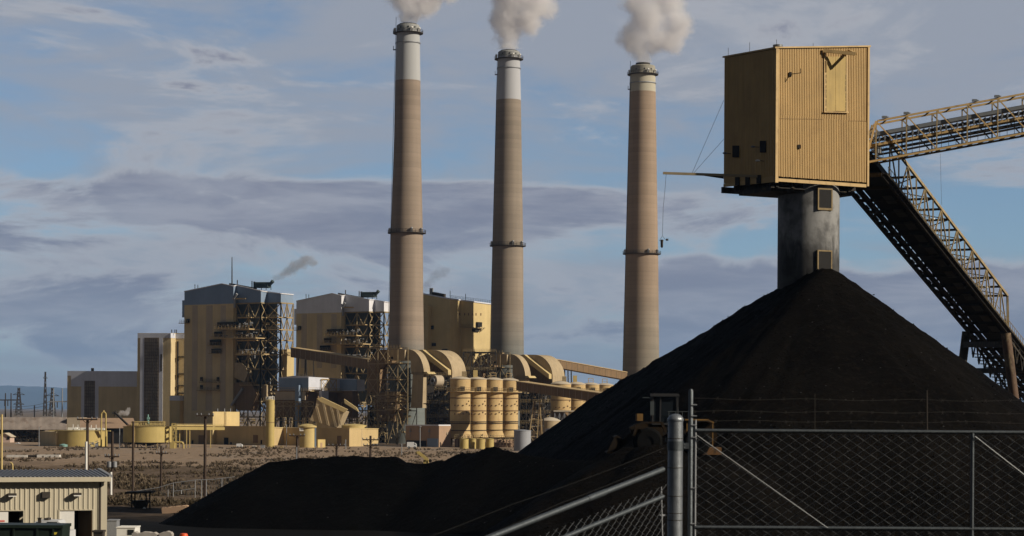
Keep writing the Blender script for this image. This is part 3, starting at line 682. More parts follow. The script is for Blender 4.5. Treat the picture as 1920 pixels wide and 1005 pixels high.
def steep_conveyor():
    Pa = W(1588, 350, 179.5); Pb = W(1811, 615.6, 208)
    ax = (Pb - Pa).normalized(); L = (Pb - Pa).length
    wd = Vector((ax.y, -ax.x, 0)).normalized(); W_ = wd * 3.75; up = wd.cross(ax).normalized()
    if up.z < 0: up = -up
    H = Vector((0, 0, 3.55))
    t = thing('conveyor_gallery', 'long dark inclined conveyor gallery descending to the right behind the coal cone', 'conveyor', Pb - Vector((0, 0, Pb.z - gz(205))))
    def A(s, w=0, h=0): return Pa + ax * s + W_ * w + H * h
    Lt = L * 1.035; Le = L + 30
    for w_ in (0, 1):
        MB().beam(A(-2, w_), A(Le, w_), .25, .35).build('bottom_chord', M['coal_steel'], t)
        s0_ = -1 if w_ else 4.8
        tc = MB().beam(A(s0_, w_, 1), A(Lt, w_, 1), .2, .24); tc.beam(A(Lt, w_, 1), A(Lt + .4, w_, 0), .2, .22)
        tc.build('top_chord', M['steel'] if w_ else M['coal_steel'], t)
        ps = MB(); nb = 15
        for i in range(nb + 1):
            s = Lt * i / nb
            if s < s0_: continue
            ps.beam(A(s, w_), A(s, w_, 1), .11)
            if i < nb:
                a_, b_ = (0, 1) if i % 2 else (1, 0)
                ps.beam(A(s, w_, a_), A(s + Lt / nb, w_, b_), .10)
        ps.build('side_truss', M['steel'] if w_ else M['coal_steel'], t)
    tb = MB()
    for i in range(16):
        s = Lt * i / 15
        if s < 4.8: continue
        tb.beam(A(s, 0, 1), A(s, 1, 1), .12, .2)
        if i < 15: tb.beam(A(s, i % 2, 1), A(s + Lt / 15, 1 - i % 2, 1), .08)
    tb.build('top_bracing', M['coal_steel'], t)
    # deck and pans: solid underside leaving slots near the left edge
    dk = MB()
    dk.add([A(-2, .30, .02), A(Le, .30, .02), A(Le, 1, .02), A(-2, 1, .02), A(-2, .30, .06), A(Le, .30, .06), A(Le, 1, .06), A(-2, 1, .06)],
           [(0, 1, 2, 3), (7, 6, 5, 4), (0, 4, 5, 1), (1, 5, 6, 2), (2, 6, 7, 3), (3, 7, 4, 0)])
    dk.build('deck_pan', M['dark'], t)
    cb = MB(); s = -2
    while s < Le:
        cb.beam(A(s, 0, .0), A(s, 1, .0), .16, .3); s += 2.5
    for w_ in (.125, .235): cb.beam(A(-2, w_, .03), A(Le, w_, .03), .16, .10)
    cb.each('cross_beam', M['coal_steel'], t)
    MB().add([A(-2, .115, .0), A(Le, .115, .0), A(Le, .225, .0), A(-2, .225, .0), A(-2, .115, .04), A(Le, .115, .04), A(Le, .225, .04), A(-2, .225, .04)],
           [(0, 1, 2, 3), (7, 6, 5, 4), (0, 4, 5, 1), (1, 5, 6, 2), (2, 6, 7, 3), (3, 7, 4, 0)]).build('edge_pan', M['dark'], t)
    gp = MB(); s = -1.2
    while s < Le:
        gp.beam(A(s, .06, -.02), A(s + .9, .06, -.02), .45, .04); gp.beam(A(s + .3, .26, -.02), A(s + 1.7, .26, -.02), .35, .04); s += 2.5
    gp.each('gusset_plate', M['coal_steel'], t)
    MB().beam(A(-2, .55, .45), A(Le, .55, .45), 1.6, .5).build('belt', M['belt'], t)
    MB().add([A(-2, .32, .05), A(Le, .32, .05), A(Le, .32, .42), A(-2, .32, .42), A(-2, .30, .05), A(Le, .30, .05), A(Le, .30, .42), A(-2, .30, .42)],
             [(0, 1, 2, 3), (7, 6, 5, 4), (0, 4, 5, 1), (3, 2, 6, 7)]).build('side_panel', M['dark'], t)
    for w_ in (1.06,):
        rl = MB()
        for hh in (.14, .30): rl.tube(A(-1, w_, hh), A(Le, w_, hh), .03, 5)
        k = 90
        for i in range(k): s = -1 + (Le + 1) * i / k; rl.tube(A(s, w_, 0), A(s, w_, .30), .025, 4)
        rl.build('railing', M['steel'] if w_ > 1 else M['coal_steel'], t)
    MB().beam(A(-2, 1.05, .02), A(Le, 1.05, .02), .5, .06).build('walkway', M['steel_dark'], t)
    pn = MB()
    for i in range(12):
        s = 2 + i * L / 12; pn.beam(A(s, .75, -.03), A(s + 1.6, .75, -.03), .8, .05)
    pn.build('belly_plate', M['steel_dark'], t)
    for i in (2, 5, 9, 12):
        q = A(Lt * i / 15 + .5, .95, .55); MB().ell(q, .22, .16, .1).build('lamp', M['white_paint'], t, True)
    # deeper lattice of the next span below the trestle
    ls = MB(); z_ = Vector((0, 0, -2.0))
    for w_ in (0, 1):
        ls.beam(A(L + 1, w_) + z_ * .2, A(Le, w_) + z_, .18)
        for i in range(14): s = L + 1.5 + i * 2; ls.beam(A(s, w_), A(s + 1, w_) + z_, .12); ls.beam(A(s + 1, w_) + z_, A(s + 2, w_), .12)
    for i in range(28): s = L + 2 + i; ls.beam(A(s, 0) + z_ * .9, A(s + .8, 1) + z_ * .9, .1)
    ls.build('lower_truss', M['coal_steel'], t)
    # trestle
    tr = thing('trestle', 'rust streaked two legged steel trestle holding up the long dark conveyor gallery', 'trestle', W(1850, 900, 206))
    Y1 = 209
    MB().tube(W(1812, 622, Y1), W(1800, 720, Y1), .42, 14).build('leg', M['coal_steel'], tr, True)
    MB().tube(W(1886, 625, 200), W(1903, 760, 200), .46, 16).build('leg', M['rust'], tr, True)
    MB().beam(W(1808, 646, Y1), W(1888, 646, 200), .5, .55).build('cross_beam', M['coal_steel'], tr)
    MB().beam(W(1790, 695, Y1), W(1896, 695, 200), .45, .5).build('cross_beam', M['coal_steel'], tr)
    MB().beam(W(1800, 720, Y1), Vector((W(1796, 760, Y1).x, Y1, gz(Y1))), .7).beam(W(1903, 755, 200), Vector((W(1910, 800, 200).x, 200, gz(200))), .8).build('footing', M['rust'], tr)
steep_conveyor()

# ------------------------------------------------------------------ wheel loader
def loader():
    Y0 = 148.0
    zg = W(1270, 853, Y0).z
    def p(px, dz, dy=0.0): return Vector((W(px, 800, Y0).x, Y0 + dy, zg + dz))
    px2m = Y0 / F
    t = thing('wheel_loader', 'yellow wheel loader darkened by grime and painted shade, working on the flank of the tall coal cone', 'loader', p(1265, 0))
    # wheels
    for px, nm in ((1214, 'front'), (1304, 'rear')):
        for dy in (-1.25, 1.25):
            c = p(px, .93, dy); w = MB(); prof = [(.35, -.36), (.80, -.36), (.93, -.26), (.95, 0), (.93, .26), (.80, .36), (.35, .36)]
            n = 26; vs = []; fs = []
            for r, o in prof:
                for i in range(n):
                    a = 2 * math.pi * i / n; rr = r + (.03 if (i % 2 and r > .9) else 0); vs.append(c + Vector((rr * math.cos(a), o, rr * math.sin(a))))
            m_ = len(prof)
            for j in range(m_ - 1):
                for i in range(n): fs.append((j * n + i, j * n + (i + 1) % n, (j + 1) * n + (i + 1) % n, (j + 1) * n + i))
            w.add(vs, fs); wh = w.build('wheel', M['rubber'], t)
            MB().tube(c + Vector((0, -.30, 0)), c + Vector((0, .30, 0)), .42, 18).build('rim', M['rubber'], wh)
    # front frame and fenders
    f = MB(); prof = [p(1185, 1.2), p(1248, 1.2), p(1250, 2.15), p(1192, 2.15), p(1180, 1.9)]
    f.extr([q + Vector((0, -.75, 0)) for q in prof], Vector((0, 1.5, 0))); f.build('front_frame', M['cat_grime_shade'], t)
    for dy in (-1.6, 1.1):
        fe = MB(); fe.extr([p(x_, z_, dy) for x_, z_ in ((1184, 1.35), (1190, 2.1), (1205, 2.3), (1240, 2.3), (1248, 1.6), (1243, 1.6), (1236, 2.18), (1207, 2.18), (1194, 1.95), (1189, 1.35))], Vector((0, .5, 0)))
        fe.build('fender', M['cat_grime_shade'], t)
    # rear body with engine hood
    h = MB(); h.extr([p(1262, .75, -.75), p(1340, .85, -.75), p(1344, 1.3, -.75), p(1335, 2.35, -.75), p(1325, 2.5, -.75), p(1262, 2.5, -.75)], Vector((0, 1.5, 0))); h.build('hood', M['cat_grime_shade'], t)
    fr = MB()
    for px in (1286, 1334): fr.beam(p(px, .6, -1.0), p(px, 2.35, -1.0), .07)
    fr.beam(p(1282, 2.45, -1.0), p(1326, 2.45, -1.0), .35, .1); fr.beam(p(1324, 2.45, -1.0), p(1336, 2.25, -1.0), .35, .08)
    fr.build('hood_frame', M['cat_lit'], t)
    MB().box(p(1296, 0).x, p(1350, 0).x, Y0 - 1.2, Y0 + 1.2, zg + .05, zg + .55).build('counterweight', mat('weight', (.13, .065, .022), tint=(.02,.015,.012), tintamt=.9, scale=1.5), t)
    MB().box(p(1250, 0).x, p(1296, 0).x, Y0 - .9, Y0 + .9, zg + .9, zg + 1.5).build('chassis', M['glass_frame'], t)
    # cab
    cb = MB()
    xs = (1222, 1236, 1268)
    for x_ in xs:
        for dy in (-.8, .8): cb.beam(p(x_, 2.1, dy), p(x_ + 1, 4.05, dy), .1)
    cb.beam(p(1222, 2.15, -.8), p(1268, 2.15, -.8), .12); cb.beam(p(1222, 2.15, .8), p(1268, 2.15, .8), .12)
    cb.build('cab_frame', M['glass_frame'], t)
    MB().extr([p(1221, 4.05, -1.0), p(1272, 4.05, -1.0), p(1270, 4.25, -1.0), p(1220, 4.25, -1.0)], Vector((0, 2.0, 0))).build('cab_roof', M['glass_frame'], t)
    MB().box(p(1224, 0).x, p(1266, 0).x, Y0 - .74, Y0 + .74, zg + 2.2, zg + 4.0).build('cab_glass', M['glass_dark'], t)
    MB().extr([p(1217.5, 2.75, -.95), p(1224.5, 2.75, -.95), p(1224.5, 3.7, -.95), p(1217.5, 3.7, -.95)], Vector((0, .05, .0))).build('mirror', M['mirror_grey'], t)
    MB().tube(p(1270, 2.5, .2), p(1270, 3.3, .2), .09, 10).build('exhaust', M['mirror_grey'], t)
    rl = MB(); rl.tube(p(1250, 3.0, -1.0), p(1290, 3.0, -1.0), .025, 5)
    for x_ in (1252, 1264, 1277, 1289): rl.tube(p(x_, 2.4, -1.0), p(x_, 3.0, -1.0), .025, 5)
    rl.tube(p(1203, 3.95, -.9), p(1222, 3.95, -.9), .03, 5); rl.build('handrail', M['mirror_grey'], t)
    for dy in (-.75, .75): MB().box(p(1193, 0).x, p(1204, 0).x, Y0 + dy - .15, Y0 + dy + .15, zg + 2.35, zg + 2.85).build('headlight', M['cat_lit'], t)
    # arms and bucket
    ar = MB()
    for dy in (-.5, .5):
        ar.beam(p(1222, 1.9, dy), p(1188, 1.5, dy), .16, .4); ar.beam(p(1188, 1.5, dy), p(1166, .75, dy), .16, .36)
    ar.build('lift_arm', M['cat_grime_shade'], t)
    bk = MB(); prof = [(1166, .3), (1164, 1.15), (1156, 1.35), (1150, 1.25), (1156, .9), (1153, .45), (1136, .2), (1136, .12), (1160, .12)]
    bk.extr([p(a, b, -1.6) for a, b in prof], Vector((0, 3.2, 0)))
    bk.extr([p(a, b, -1.6) for a, b in ((1166, .3), (1164, 1.15), (1150, 1.2), (1136, .15))], Vector((0, .06, 0)))
    bk.build('bucket', M['cat_grime_shade'], t)
loader()
# ================================================================== PLANT
def groundpt(px, Y, py=838): 
    q = W(px, py, Y); return Vector((q.x, Y, gz(Y)))
class Face:
    """vertical plane through P with horizontal direction d; pixels are projected on it"""
    def __init__(s, P, d):
        s.P = Vector(P); s.d = Vector(d).normalized(); s.n = Vector((s.d.y, -s.d.x, 0))
    def at(s, px, py, out=0.0):
        r = W(px, py, 1.0) - Vector((0, 0, CZ)); o = Vector((0, 0, CZ)); p0 = s.P + s.n * out
        return o + r * ((p0 - o).dot(s.n) / r.dot(s.n))
    def slab(s, mb, x0, x1, y0, y1, out=0.08, th=0.3):
        a, b = s.at(x0, (y0 + y1) / 2, out), s.at(x1, (y0 + y1) / 2, out)
        z0 = s.at((x0 + x1) / 2, y1, out).z; z1 = s.at((x0 + x1) / 2, y0, out).z
        mb.extr([Vector((a.x, a.y, z0)), Vector((b.x, b.y, z0)), Vector((b.x, b.y, z1)), Vector((a.x, a.y, z1))], s.n * -th); return mb
    def poly(s, mb, pts, depth, out=0.0):
        mb.extr([s.at(x, y, out) for x, y in pts], s.n * -depth); return mb
def chain(px0, Y, py, steps):
    """footprint corner chain: start column and depth, then (direction, column)"""
    P = [W(px0, py, Y)]
    for d, px in steps: P.append(along(P[-1], U if d == 'U' else V, px))
    return P
def prism(fp, back, z0, zt):
    """fp: front chain; back: metres pushed back along V-U diagonal to close the solid"""
    mb = MB(); n = len(fp)
    pts = [Vector((p.x, p.y, 0)) for p in fp] + back
    if not isinstance(zt, (list, tuple)): zt = [zt] * len(pts)
    return mb.hexa([p + Vector((0, 0, z0)) for p in pts], [p + Vector((0, 0, z)) for p, z in zip(pts, zt)])
def flat(p): return Vector((p.x, p.y, 0))
def lattice(mb, A, B, zs, nb, w=.3, brace='X', skip=()):
    A, B = flat(A), flat(B)
    for i in range(nb + 1):
        q = A.lerp(B, i / nb); mb.beam(q + Vector((0, 0, zs[0])), q + Vector((0, 0, zs[-1])), w)
    for z in zs[1:]: mb.beam(A + Vector((0, 0, z)), B + Vector((0, 0, z)), w * .8, w)
    for j in range(len(zs) - 1):
        for i in range(nb):
            if (i, j) in skip: continue
            p, q = A.lerp(B, i / nb), A.lerp(B, (i + 1) / nb); z0, z1 = zs[j], zs[j + 1]
            if brace in ('X', '/'): mb.beam(p + Vector((0, 0, z0)), q + Vector((0, 0, z1)), w * .55)
            if brace in ('X', '\\'): mb.beam(q + Vector((0, 0, z0)), p + Vector((0, 0, z1)), w * .55)
            if brace == 'V':
                mid = p.lerp(q, .5); mb.beam(p + Vector((0, 0, z1)), mid + Vector((0, 0, z0)), w * .55); mb.beam(q + Vector((0, 0, z1)), mid + Vector((0, 0, z0)), w * .55)
    return mb
def railing(mb, A, B, h=1.1, n=8, r=.05):
    A, B = Vector(A), Vector(B); z = Vector((0, 0, 1))
    mb.beam(A + z * h, B + z * h, r); mb.beam(A + z * h * .5, B + z * h * .5, r)
    for i in range(n + 1): q = A.lerp(B, i / n); mb.beam(q, q + z * h, r)
    return mb
def clutter(mb, A, B, dep, z0, z1, n, rng, smin=.2, smax=1.2):
    """process gear: short pipes, elbows, boxes, small vessels between two points"""
    A, B = flat(A), flat(B); back = Vector((0, 1, 0)) * dep
    for i in range(n):
        p = A.lerp(B, rng.random()) + back * rng.random() + Vector((0, 0, rng.uniform(z0, z1)))
        k = rng.random(); s = rng.uniform(smin, smax)
        if k < .3: mb.tube(p, p + Vector((rng.uniform(-1, 1) * s * 3, rng.uniform(-.5, .5), 0)), s * .22, 7)
        elif k < .5: mb.tube(p, p + Vector((0, 0, -s * 3)), s * .2, 7)
        elif k < .62: mb.obox(p, Vector((s * .6, 0, 0)), Vector((0, s * .5, 0)), Vector((0, 0, s * .4)))
        elif k < .72: mb.tube(p, p + Vector((s * 1.2, s * .4, 0)), s * .45, 10)
        elif k < .85: mb.beam(p, p + Vector((rng.uniform(-2, 2) * s, 0, rng.uniform(-1.5, 1.5) * s)), .12)
        else: mb.ell(p, s * .35, s * .35, s * .35, 8, 5)
    return mb

def boiler_house(idx, X, Yc, label, capmat, walls, top, capy, stripes, levels):
    """X: columns of the stepped plan a,b(corner),c,d,e,f,g"""
    fp = chain(X[0], Yc, 600, [('U', X[1]), ('V', X[2]), ('U', X[3]), ('V', X[4]), ('U', X[5]), ('V', X[6])])
    # corner depth is wanted at X[1]: shift start
    dY = Yc - fp[1].y; fp = chain(X[0], Yc + dY, 600, [('U', X[1]), ('V', X[2]), ('U', X[3]), ('V', X[4]), ('U', X[5]), ('V', X[6])])
    t = thing('boiler_house', label, 'boiler house', flat(fp[1]) + Vector((0, 0, gz(800))), 'boiler houses of the power station')
    a, b, c, d, e, f, g = fp
    w = (a - b).length
    back = [flat(g) - U * (g - a).dot(U), flat(a)]     # behind
    far = flat(a) + V * ((g - a).dot(V))
    zc = zof(X[0], capy, a.y)
    zt = [zof(px, py, p.y) for (px, py), p in zip(top, (a, b, c, d, e, f, g))]
    apex = along(a, U, top[7][0]); za = zof(top[7][0], top[7][1], apex.y)
    # roof cap with gable point in the front face
    ring = [flat(a), flat(apex), flat(b), flat(c), flat(d), flat(e), flat(f), flat(g), far]
    zs = [zt[0], za, zt[1], zt[2], zt[3], zt[4], zt[5], zt[6], zt[6] - .5]
    cap = MB().hexa([p + Vector((0, 0, zc)) for p in ring], [p + Vector((0, 0, z)) for p, z in zip(ring, zs)]).build('upper_cladding', capmat, t)
    rt = MB(); o = Vector((0, 0, .05)); n_ = len(ring)
    for i in range(n_ - 1):
        rt.beam(ring[i] + Vector((0, 0, zs[i] + .12)), ring[i + 1] + Vector((0, 0, zs[i + 1] + .12)), .5, .3)
    rt.build('parapet', M['pale_clad'], t)
    # main wall block below
    mw = MB(); q = [flat(a), flat(b), flat(c), flat(c) - U * w]
    q = [q[0], q[1], q[2], q[2] - U * w]
    mw.hexa([p + Vector((0, 0, gz(800) - 1)) for p in q], [p + Vector((0, 0, zc - .02)) for p in q]).build('wall', walls, t)
    fc = Face(a, U)
    st = MB()
    for x0, x1, y1 in stripes: fc.slab(st, x0, x1, capy + 1, y1, .06, .2)
    st.build('cladding_stripe', M['brown_grey'], t)
    # boiler mass below the cap, set back, and steelwork
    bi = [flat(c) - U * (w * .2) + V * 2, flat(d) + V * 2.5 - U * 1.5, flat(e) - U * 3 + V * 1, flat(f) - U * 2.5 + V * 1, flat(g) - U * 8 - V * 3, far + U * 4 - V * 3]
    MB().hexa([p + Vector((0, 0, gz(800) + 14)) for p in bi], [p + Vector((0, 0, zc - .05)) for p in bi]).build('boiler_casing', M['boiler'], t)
    zl = [gz(800)] + [zof(X[3], y_, d.y) for y_ in reversed(levels)] + [zc]
    up3 = Vector((0, 0, 1))
    for P, Q_, nb, br in ((c, d, 2, 'V'), (d, e, 1, 'X'), (e, f, 1, 'X'), (f, g, 2, 'V')):
        lattice(MB(), P, Q_, zl, nb, .5, br).build('steel_frame', M['steel'], t)
    # platforms
    rng = random.Random(idx)
    pf = MB(); rl = MB()
    for z in zl[1:-1]:
        for P, Q_ in ((c, d), (e, f), (f, g)):
            if rng.random() < .45: continue
            A_, B_ = flat(P) + up3 * z, flat(Q_) + up3 * z; nn = (B_ - A_).cross(up3).normalized()
            s0, s1 = rng.uniform(0, .3), rng.uniform(.55, 1.15)
            p_, q_ = A_.lerp(B_, s0) + nn * .9, A_.lerp(B_, s1) + nn * .9
            pf.beam(p_, q_, 1.8, .25); rl = railing(MB(), p_ + nn * .9, q_ + nn * .9, 1.1, 6, .09); rl.build('railing', M['steel'], t)
    pf.each('walkway', M['steel_lit'], t)
    cl = MB(); clutter(cl, flat(c) + V * 1, flat(f) - V * 1, 6, gz(800) + 6, zc - 3, 170, rng, .4, 1.3)
    cl.build('pipework', M['steel'], t)
    cl = MB(); clutter(cl, flat(c) + V * 1, flat(f) - V * 1, 4, gz(800) + 4, zc - 6, 60, rng, .3, .9)
    cl.build('insulated_pipework', M['galv_dull'], t)
    return t, fp, fc, zc, zt

b1 = boiler_house(1, (345.5, 437.5, 443, 489, 501, 526.5, 549.5), 800, 'boiler house with dark slate blue top and open steelwork on its right',
     M['blue_clad'], M['tan'], [(348, 547), (437, 537), (443, 535.5), (489, 546), (501, 548), (526.5, 551), (549.5, 553), (416, 532.5)], 572,
     [(360, 370, 770), (386, 398, 770), (413, 423, 770)], (595, 618, 638, 665, 692, 722, 752, 782, 808))
b2 = boiler_house(2, (555.5, 640, 647, 692, 702, 720, 742), 860, 'boiler house with pale grey top, half hidden by the leftmost chimney',
     M['pale_clad'], M['tan'], [(558, 565), (640, 555), (647, 554), (692, 562), (702, 563), (720, 566), (742, 569), (623, 550.6)], 588,
     [(565, 575, 690), (594, 604, 690), (621, 631, 690)], (609, 629, 650, 672, 700, 730, 770))

def boiler_extras(tup, s, ox, oy, main):
    t, fp, fc, zc, zt = tup
    def q(x, y): return (ox + x * s, oy + y * s)
    # galleries and louvre openings hung on the front wall
    op = MB(); bx = MB(); ll = MB()
    for (x0, x1, y0, y1) in ((407, 440, 604, 613), (401, 412, 622, 631), (393, 411, 637, 647), (396, 411, 654, 662)):
        (a, c_), (b, d) = q(x0, y0), q(x1, y1); fc.slab(op, a, b, c_, d, 1.2, 1.4)
        A, B = fc.at(a - 3 * s, d + .8, 1.6), fc.at(b + 2 * s, d + .8, 1.6); bx.beam(A, B, 1.4, .22)
        railing(ll, A, B, 1.2, 5, .1)
    op.build('louvre_bank', M['dark'], t)
    if main:
        for (x0, x1, y) in ((375, 409, 717), (370, 409, 732)):
            A, B = fc.at(x0, y, .9), fc.at(x1, y, .9); bx.beam(A, B, 1.2, .25); railing(ll, A, B, 1.2, 6, .1)
            for x in (377, 408): op2 = MB(); fc.slab(op2, x - 2, x + 2, y - 10, y - 3, .4, .4); op2.build('wall_opening', M['dark'], t)
            l2 = MB(); fc.slab(l2, 404, 409.5, y - 1, y + 1.6, 1.4, .8); l2.build('wall_lamp', M['steel_lit'], t)  # pale slab coloured as a sunlit bit of the platform, no lamp
    bx.build('wall_platform', M['steel'], t); ll.each('wall_railing', M['steel'], t)
    # the long platform across the corner with machines
    pl = MB(); x0, y0 = q(404, 640); x1, _ = q(489, 640)
    for yy, xa, xb, dep in ((617, 408, 472, 3), (634, 402, 488, 5), (664, 448, 500, 3)):
        (xa_, ya_), (xb_, _) = q(xa, yy), q(xb, yy)
        f2 = Face(fp[1] + NS * 2.0, U); A, B = f2.at(xa_, ya_), f2.at(xb_, ya_); pl.beam(A, B, dep, .35)
        railing(pl, A + NS * (dep / 2), B + NS * (dep / 2), 1.2, 10, .11)
        cl = MB(); clutter(cl, A, B, 2, A.z + .3, A.z + 2.3, 22, random.Random(int(xa)), .3, .9); cl.build('machinery', M['galv_dull'], t)
    pl.build('platform', M['steel_lit'], t)
    # crane arm on the corner
    f3 = Face(fp[2] + NS * .5, U); cr_ = MB(); (xa, ya), (xb, yb) = q(437, 560), q(461, 560)
    cr_.beam(f3.at(xa, ya, 1), f3.at(xb, yb, 1), .5, .5); cr_.build('hoist_arm', M['steel_lit'], t)
    (xa, ya), (xb, yb), (xc, yc_) = q(440, 577), q(440, 558), q(444.5, 551)
    MB().tube(f3.at(xa, ya, 1.2), f3.at(xb, yb, 1.2), .45, 8).tube(f3.at(xb, yb, 1.2), f3.at(xc, yc_, 1.2), .5, 8).build('vent_pipe', M['galv_dull'], t, True)
    # roof gear
    rg = MB(); f4 = Face(fp[2] + V * 6, U)
    (xa, ya), (xb, yb) = q(432, 532.5), q(478, 541)
    rg.beam(f4.at(xa, ya), f4.at(xb, yb), 1.5, .6); 
    for xx, y0_, y1_ in ((445, 525, 534), (472.5, 527, 541), (476, 528, 541), (478, 528, 541)):
        (a_, b_), (c2, d2) = q(xx, y0_), q(xx, y1_); rg.tube(f4.at(a_, b_), f4.at(c2, d2), .22, 6)
    rg.build('roof_pipe', M['steel_dark'], t)
    sl = MB(); (xa, ya), (xb, yb) = q(480, 534.5), q(505, 534.5)
    sl.tube(f4.at(xa, ya), f4.at(xb, yb), 1.15, 12); (xa, ya), (xb, yb) = q(505, 535), q(511.5, 527)
    sl.tube(f4.at(xa, ya), f4.at(xb, yb), .5, 10, .75)
    for xx in (481, 490, 499, 508):
        (a_, b_), (c2, d2) = q(xx, 536), q(xx, 543.5); sl.beam(f4.at(a_, b_), f4.at(c2, d2), .25)
    sl.build('roof_silencer', mat('silencer', (0.035, 0.05, 0.05)), t, True)
    for xx, y0_ in ((365.5, 533), (371, 534)):
        (a_, b_), (c2, d2) = q(xx, y0_), q(xx, 544); f5 = Face(fp[0] + V * 1, U); MB().tube(f5.at(a_, b_), f5.at(c2, d2), .15, 6).build('roof_rod', M['steel_dark'], t)
    # side box at the left edge
    sb = MB(); (xa, ya), (xb, yb) = q(341.5, 563), q(347, 595)
    Face(fp[0] + V * 1.5, U).slab(sb, xa, xb, ya, yb, 0, 5); sb.build('side_penthouse', M['blue_clad'] if main else M['pale_clad'], t)
    cl = MB(); (xa, ya), (xb, yb) = q(337, 606), q(352, 606); f6 = Face(fp[0], U); cl.beam(f6.at(xa, ya, .8), f6.at(xb, yb, .8), 1.4, .25); railing(cl, f6.at(xa, ya, 1.4), f6.at(xb, yb, 1.4), 1.2, 4, .1)
    (xa, ya), (xb, yb) = q(349, 600), q(353, 605); fcs = MB(); fc.slab(fcs, xa, xb, ya - 2, yb, .8, 1); fcs.build('wall_opening', M['dark'], t); cl.build('side_platform', M['steel'], t)
boiler_extras(b1, 1.0, 0, 0, True)
boiler_extras(b2, 0.93, 234, 55.5, False)
# tall rod on the first boiler house and ducts low on its right
def b1_low():
    t, fp, fc, zc, zt = b1
    MB().tube(W(435, 482, 806), W(435, 533, 806), .16, 6, .28).build('lightning_mast', M['steel_dark'], t)
    f = Face(fp[2] + NS * 1.0, U)
    d = MB(); pts = [(434, 680), (452, 680), (461, 688), (464, 702), (458, 716), (448, 712), (434, 705)]
    f.poly(d, pts, 3.0); d.build('gas_duct', M['tan_duct'], t)
    d = MB(); f.poly(d, [(437, 718), (470, 716), (482, 740), (470, 770), (445, 770), (437, 750)], 5); d.build('gas_duct', M['tan_dark'], t)
    d = MB(); d.tube(f.at(434, 760, 1), f.at(455, 728, 1), .5, 8); d.build('inclined_pipe', M['galv_dull'], t)
    d = MB(); f.slab(d, 470, 484, 705, 728, -4, 6); f.slab(d, 486, 500, 722, 745, -2, 5); d.build('duct_box', M['tan_duct'], t)
    # bright back duct seen through the steelwork
    f = Face(fp[5], U); d = MB(); f.slab(d, 523, 538, 655, 712, -2, 4); d.build('gas_duct', M['tan_light'], t)
b1_low()

def boiler3():
    t = thing('boiler_house', 'plain tan boiler house without steelwork, seen between the two leftmost chimneys', 'boiler house', groundpt(843, 880), 'boiler houses of the power station')
    ya = 610
    P = chain(790, 905, ya, [('U', 843.5), ('V', 863.5), ('U', 887.5), ('V', 922)])
    sh = 880 - P[1].y; P = chain(790, 905 + sh, ya, [('U', 843.5), ('V', 863.5), ('U', 887.5), ('V', 922)])
    tops = [(790, 551), (843.5, 561), (863.5, 563.5), (887.5, 566.5), (922, 571)]
    ring = [flat(p) for p in P]; zs = [zof(x, y, p.y) for (x, y), p in zip(tops, P)]
    far = ring[0] + V * (P[4] - P[0]).dot(V); ring.append(far); zs.append(zs[0] - 1)
    MB().hexa([p + Vector((0, 0, gz(800) - 1)) for p in ring], [p + Vector((0, 0, z)) for p, z in zip(ring, zs)]).build('wall', M['tan_light'], t)
    rr = MB()
    for i in range(4): rr.beam(ring[i] + Vector((0, 0, zs[i] + .2)), ring[i + 1] + Vector((0, 0, zs[i + 1] + .2)), .6, .5)
    rr.build('roof_edge', M['grey_clad'], t)
    rl = MB()
    for i in range(1, 4): railing(rl, ring[i] + Vector((0, 0, zs[i] + .4)), ring[i + 1] + Vector((0, 0, zs[i + 1] + .4)), 1.2, 8, .08)
    rl.build('roof_railing', M['steel_dark'], t)
    f = Face(P[0] + NS * .01, U)
    for x, y, w, h in ((810, 614, 5, 7), (813, 646, 7, 6), (833, 656, 10, 3)):
        m_ = MB(); f.slab(m_, x - w / 2, x + w / 2, y - h / 2, y + h / 2, .3, .5); m_.build('louvre', M['dark'], t)
    m_ = MB(); f.slab(m_, 797, 803, 573, 652, 2.2, 2.4); m_.build('stair_shaft', M['tan_light'], t)
    f1 = Face(P[1], V); f2 = Face(P[2], U); f3 = Face(P[3], V)
    for ff, x in ((f1, 862), (f2, 871), (f2, 878.5), (f2, 886), (f3, 893), (f3, 902)):
        m_ = MB(); ff.slab(m_, x - .8, x + .8, 587, 591.5, .15, .3); m_.build('vent', M['tan_dark'], t)
    m_ = MB(); m_.beam(f2.at(864, 613, 1), f2.at(887, 614, 1), 1.6, .3); m_.beam(f3.at(888, 615, 1), f3.at(907, 615, 1), 1.6, .3); railing(m_, f2.at(864, 613, 1.6), f2.at(887, 614, 1.6), 1.2, 6, .1); m_.beam(f3.at(901, 622, .5), f3.at(909, 614, 1.4), .25)
    m_.build('balcony', M['steel'], t)
    m_ = MB(); f3.slab(m_, 896, 904, 604, 613, 1, 1.2); f3.slab(m_, 888, 899, 616, 622, .7, .8); m_.build('louvre', M['dark'], t)
    rg = MB(); f4 = Face(P[0] + V * 4, U)
    for x in (806.5, 809, 811.5): rg.tube(f4.at(x, 540), f4.at(x, 554), .3, 7)
    rg.build('roof_vent_pipe', M['galv_dull'], t)
    rg = MB(); rg.beam(f4.at(813, 550), f4.at(833, 554), 2.2, 1.2); rg.beam(f4.at(813, 553), f4.at(833, 556.5), 2.2, .3); rg.build('roof_unit', M['steel_dark'], t)
    for x, a, b in ((844, 545, 559), (873, 551, 563)): MB().tube(f4.at(x, a), f4.at(x, b), .14, 6).build('lightning_rod', M['steel_dark'], t)
boiler3()

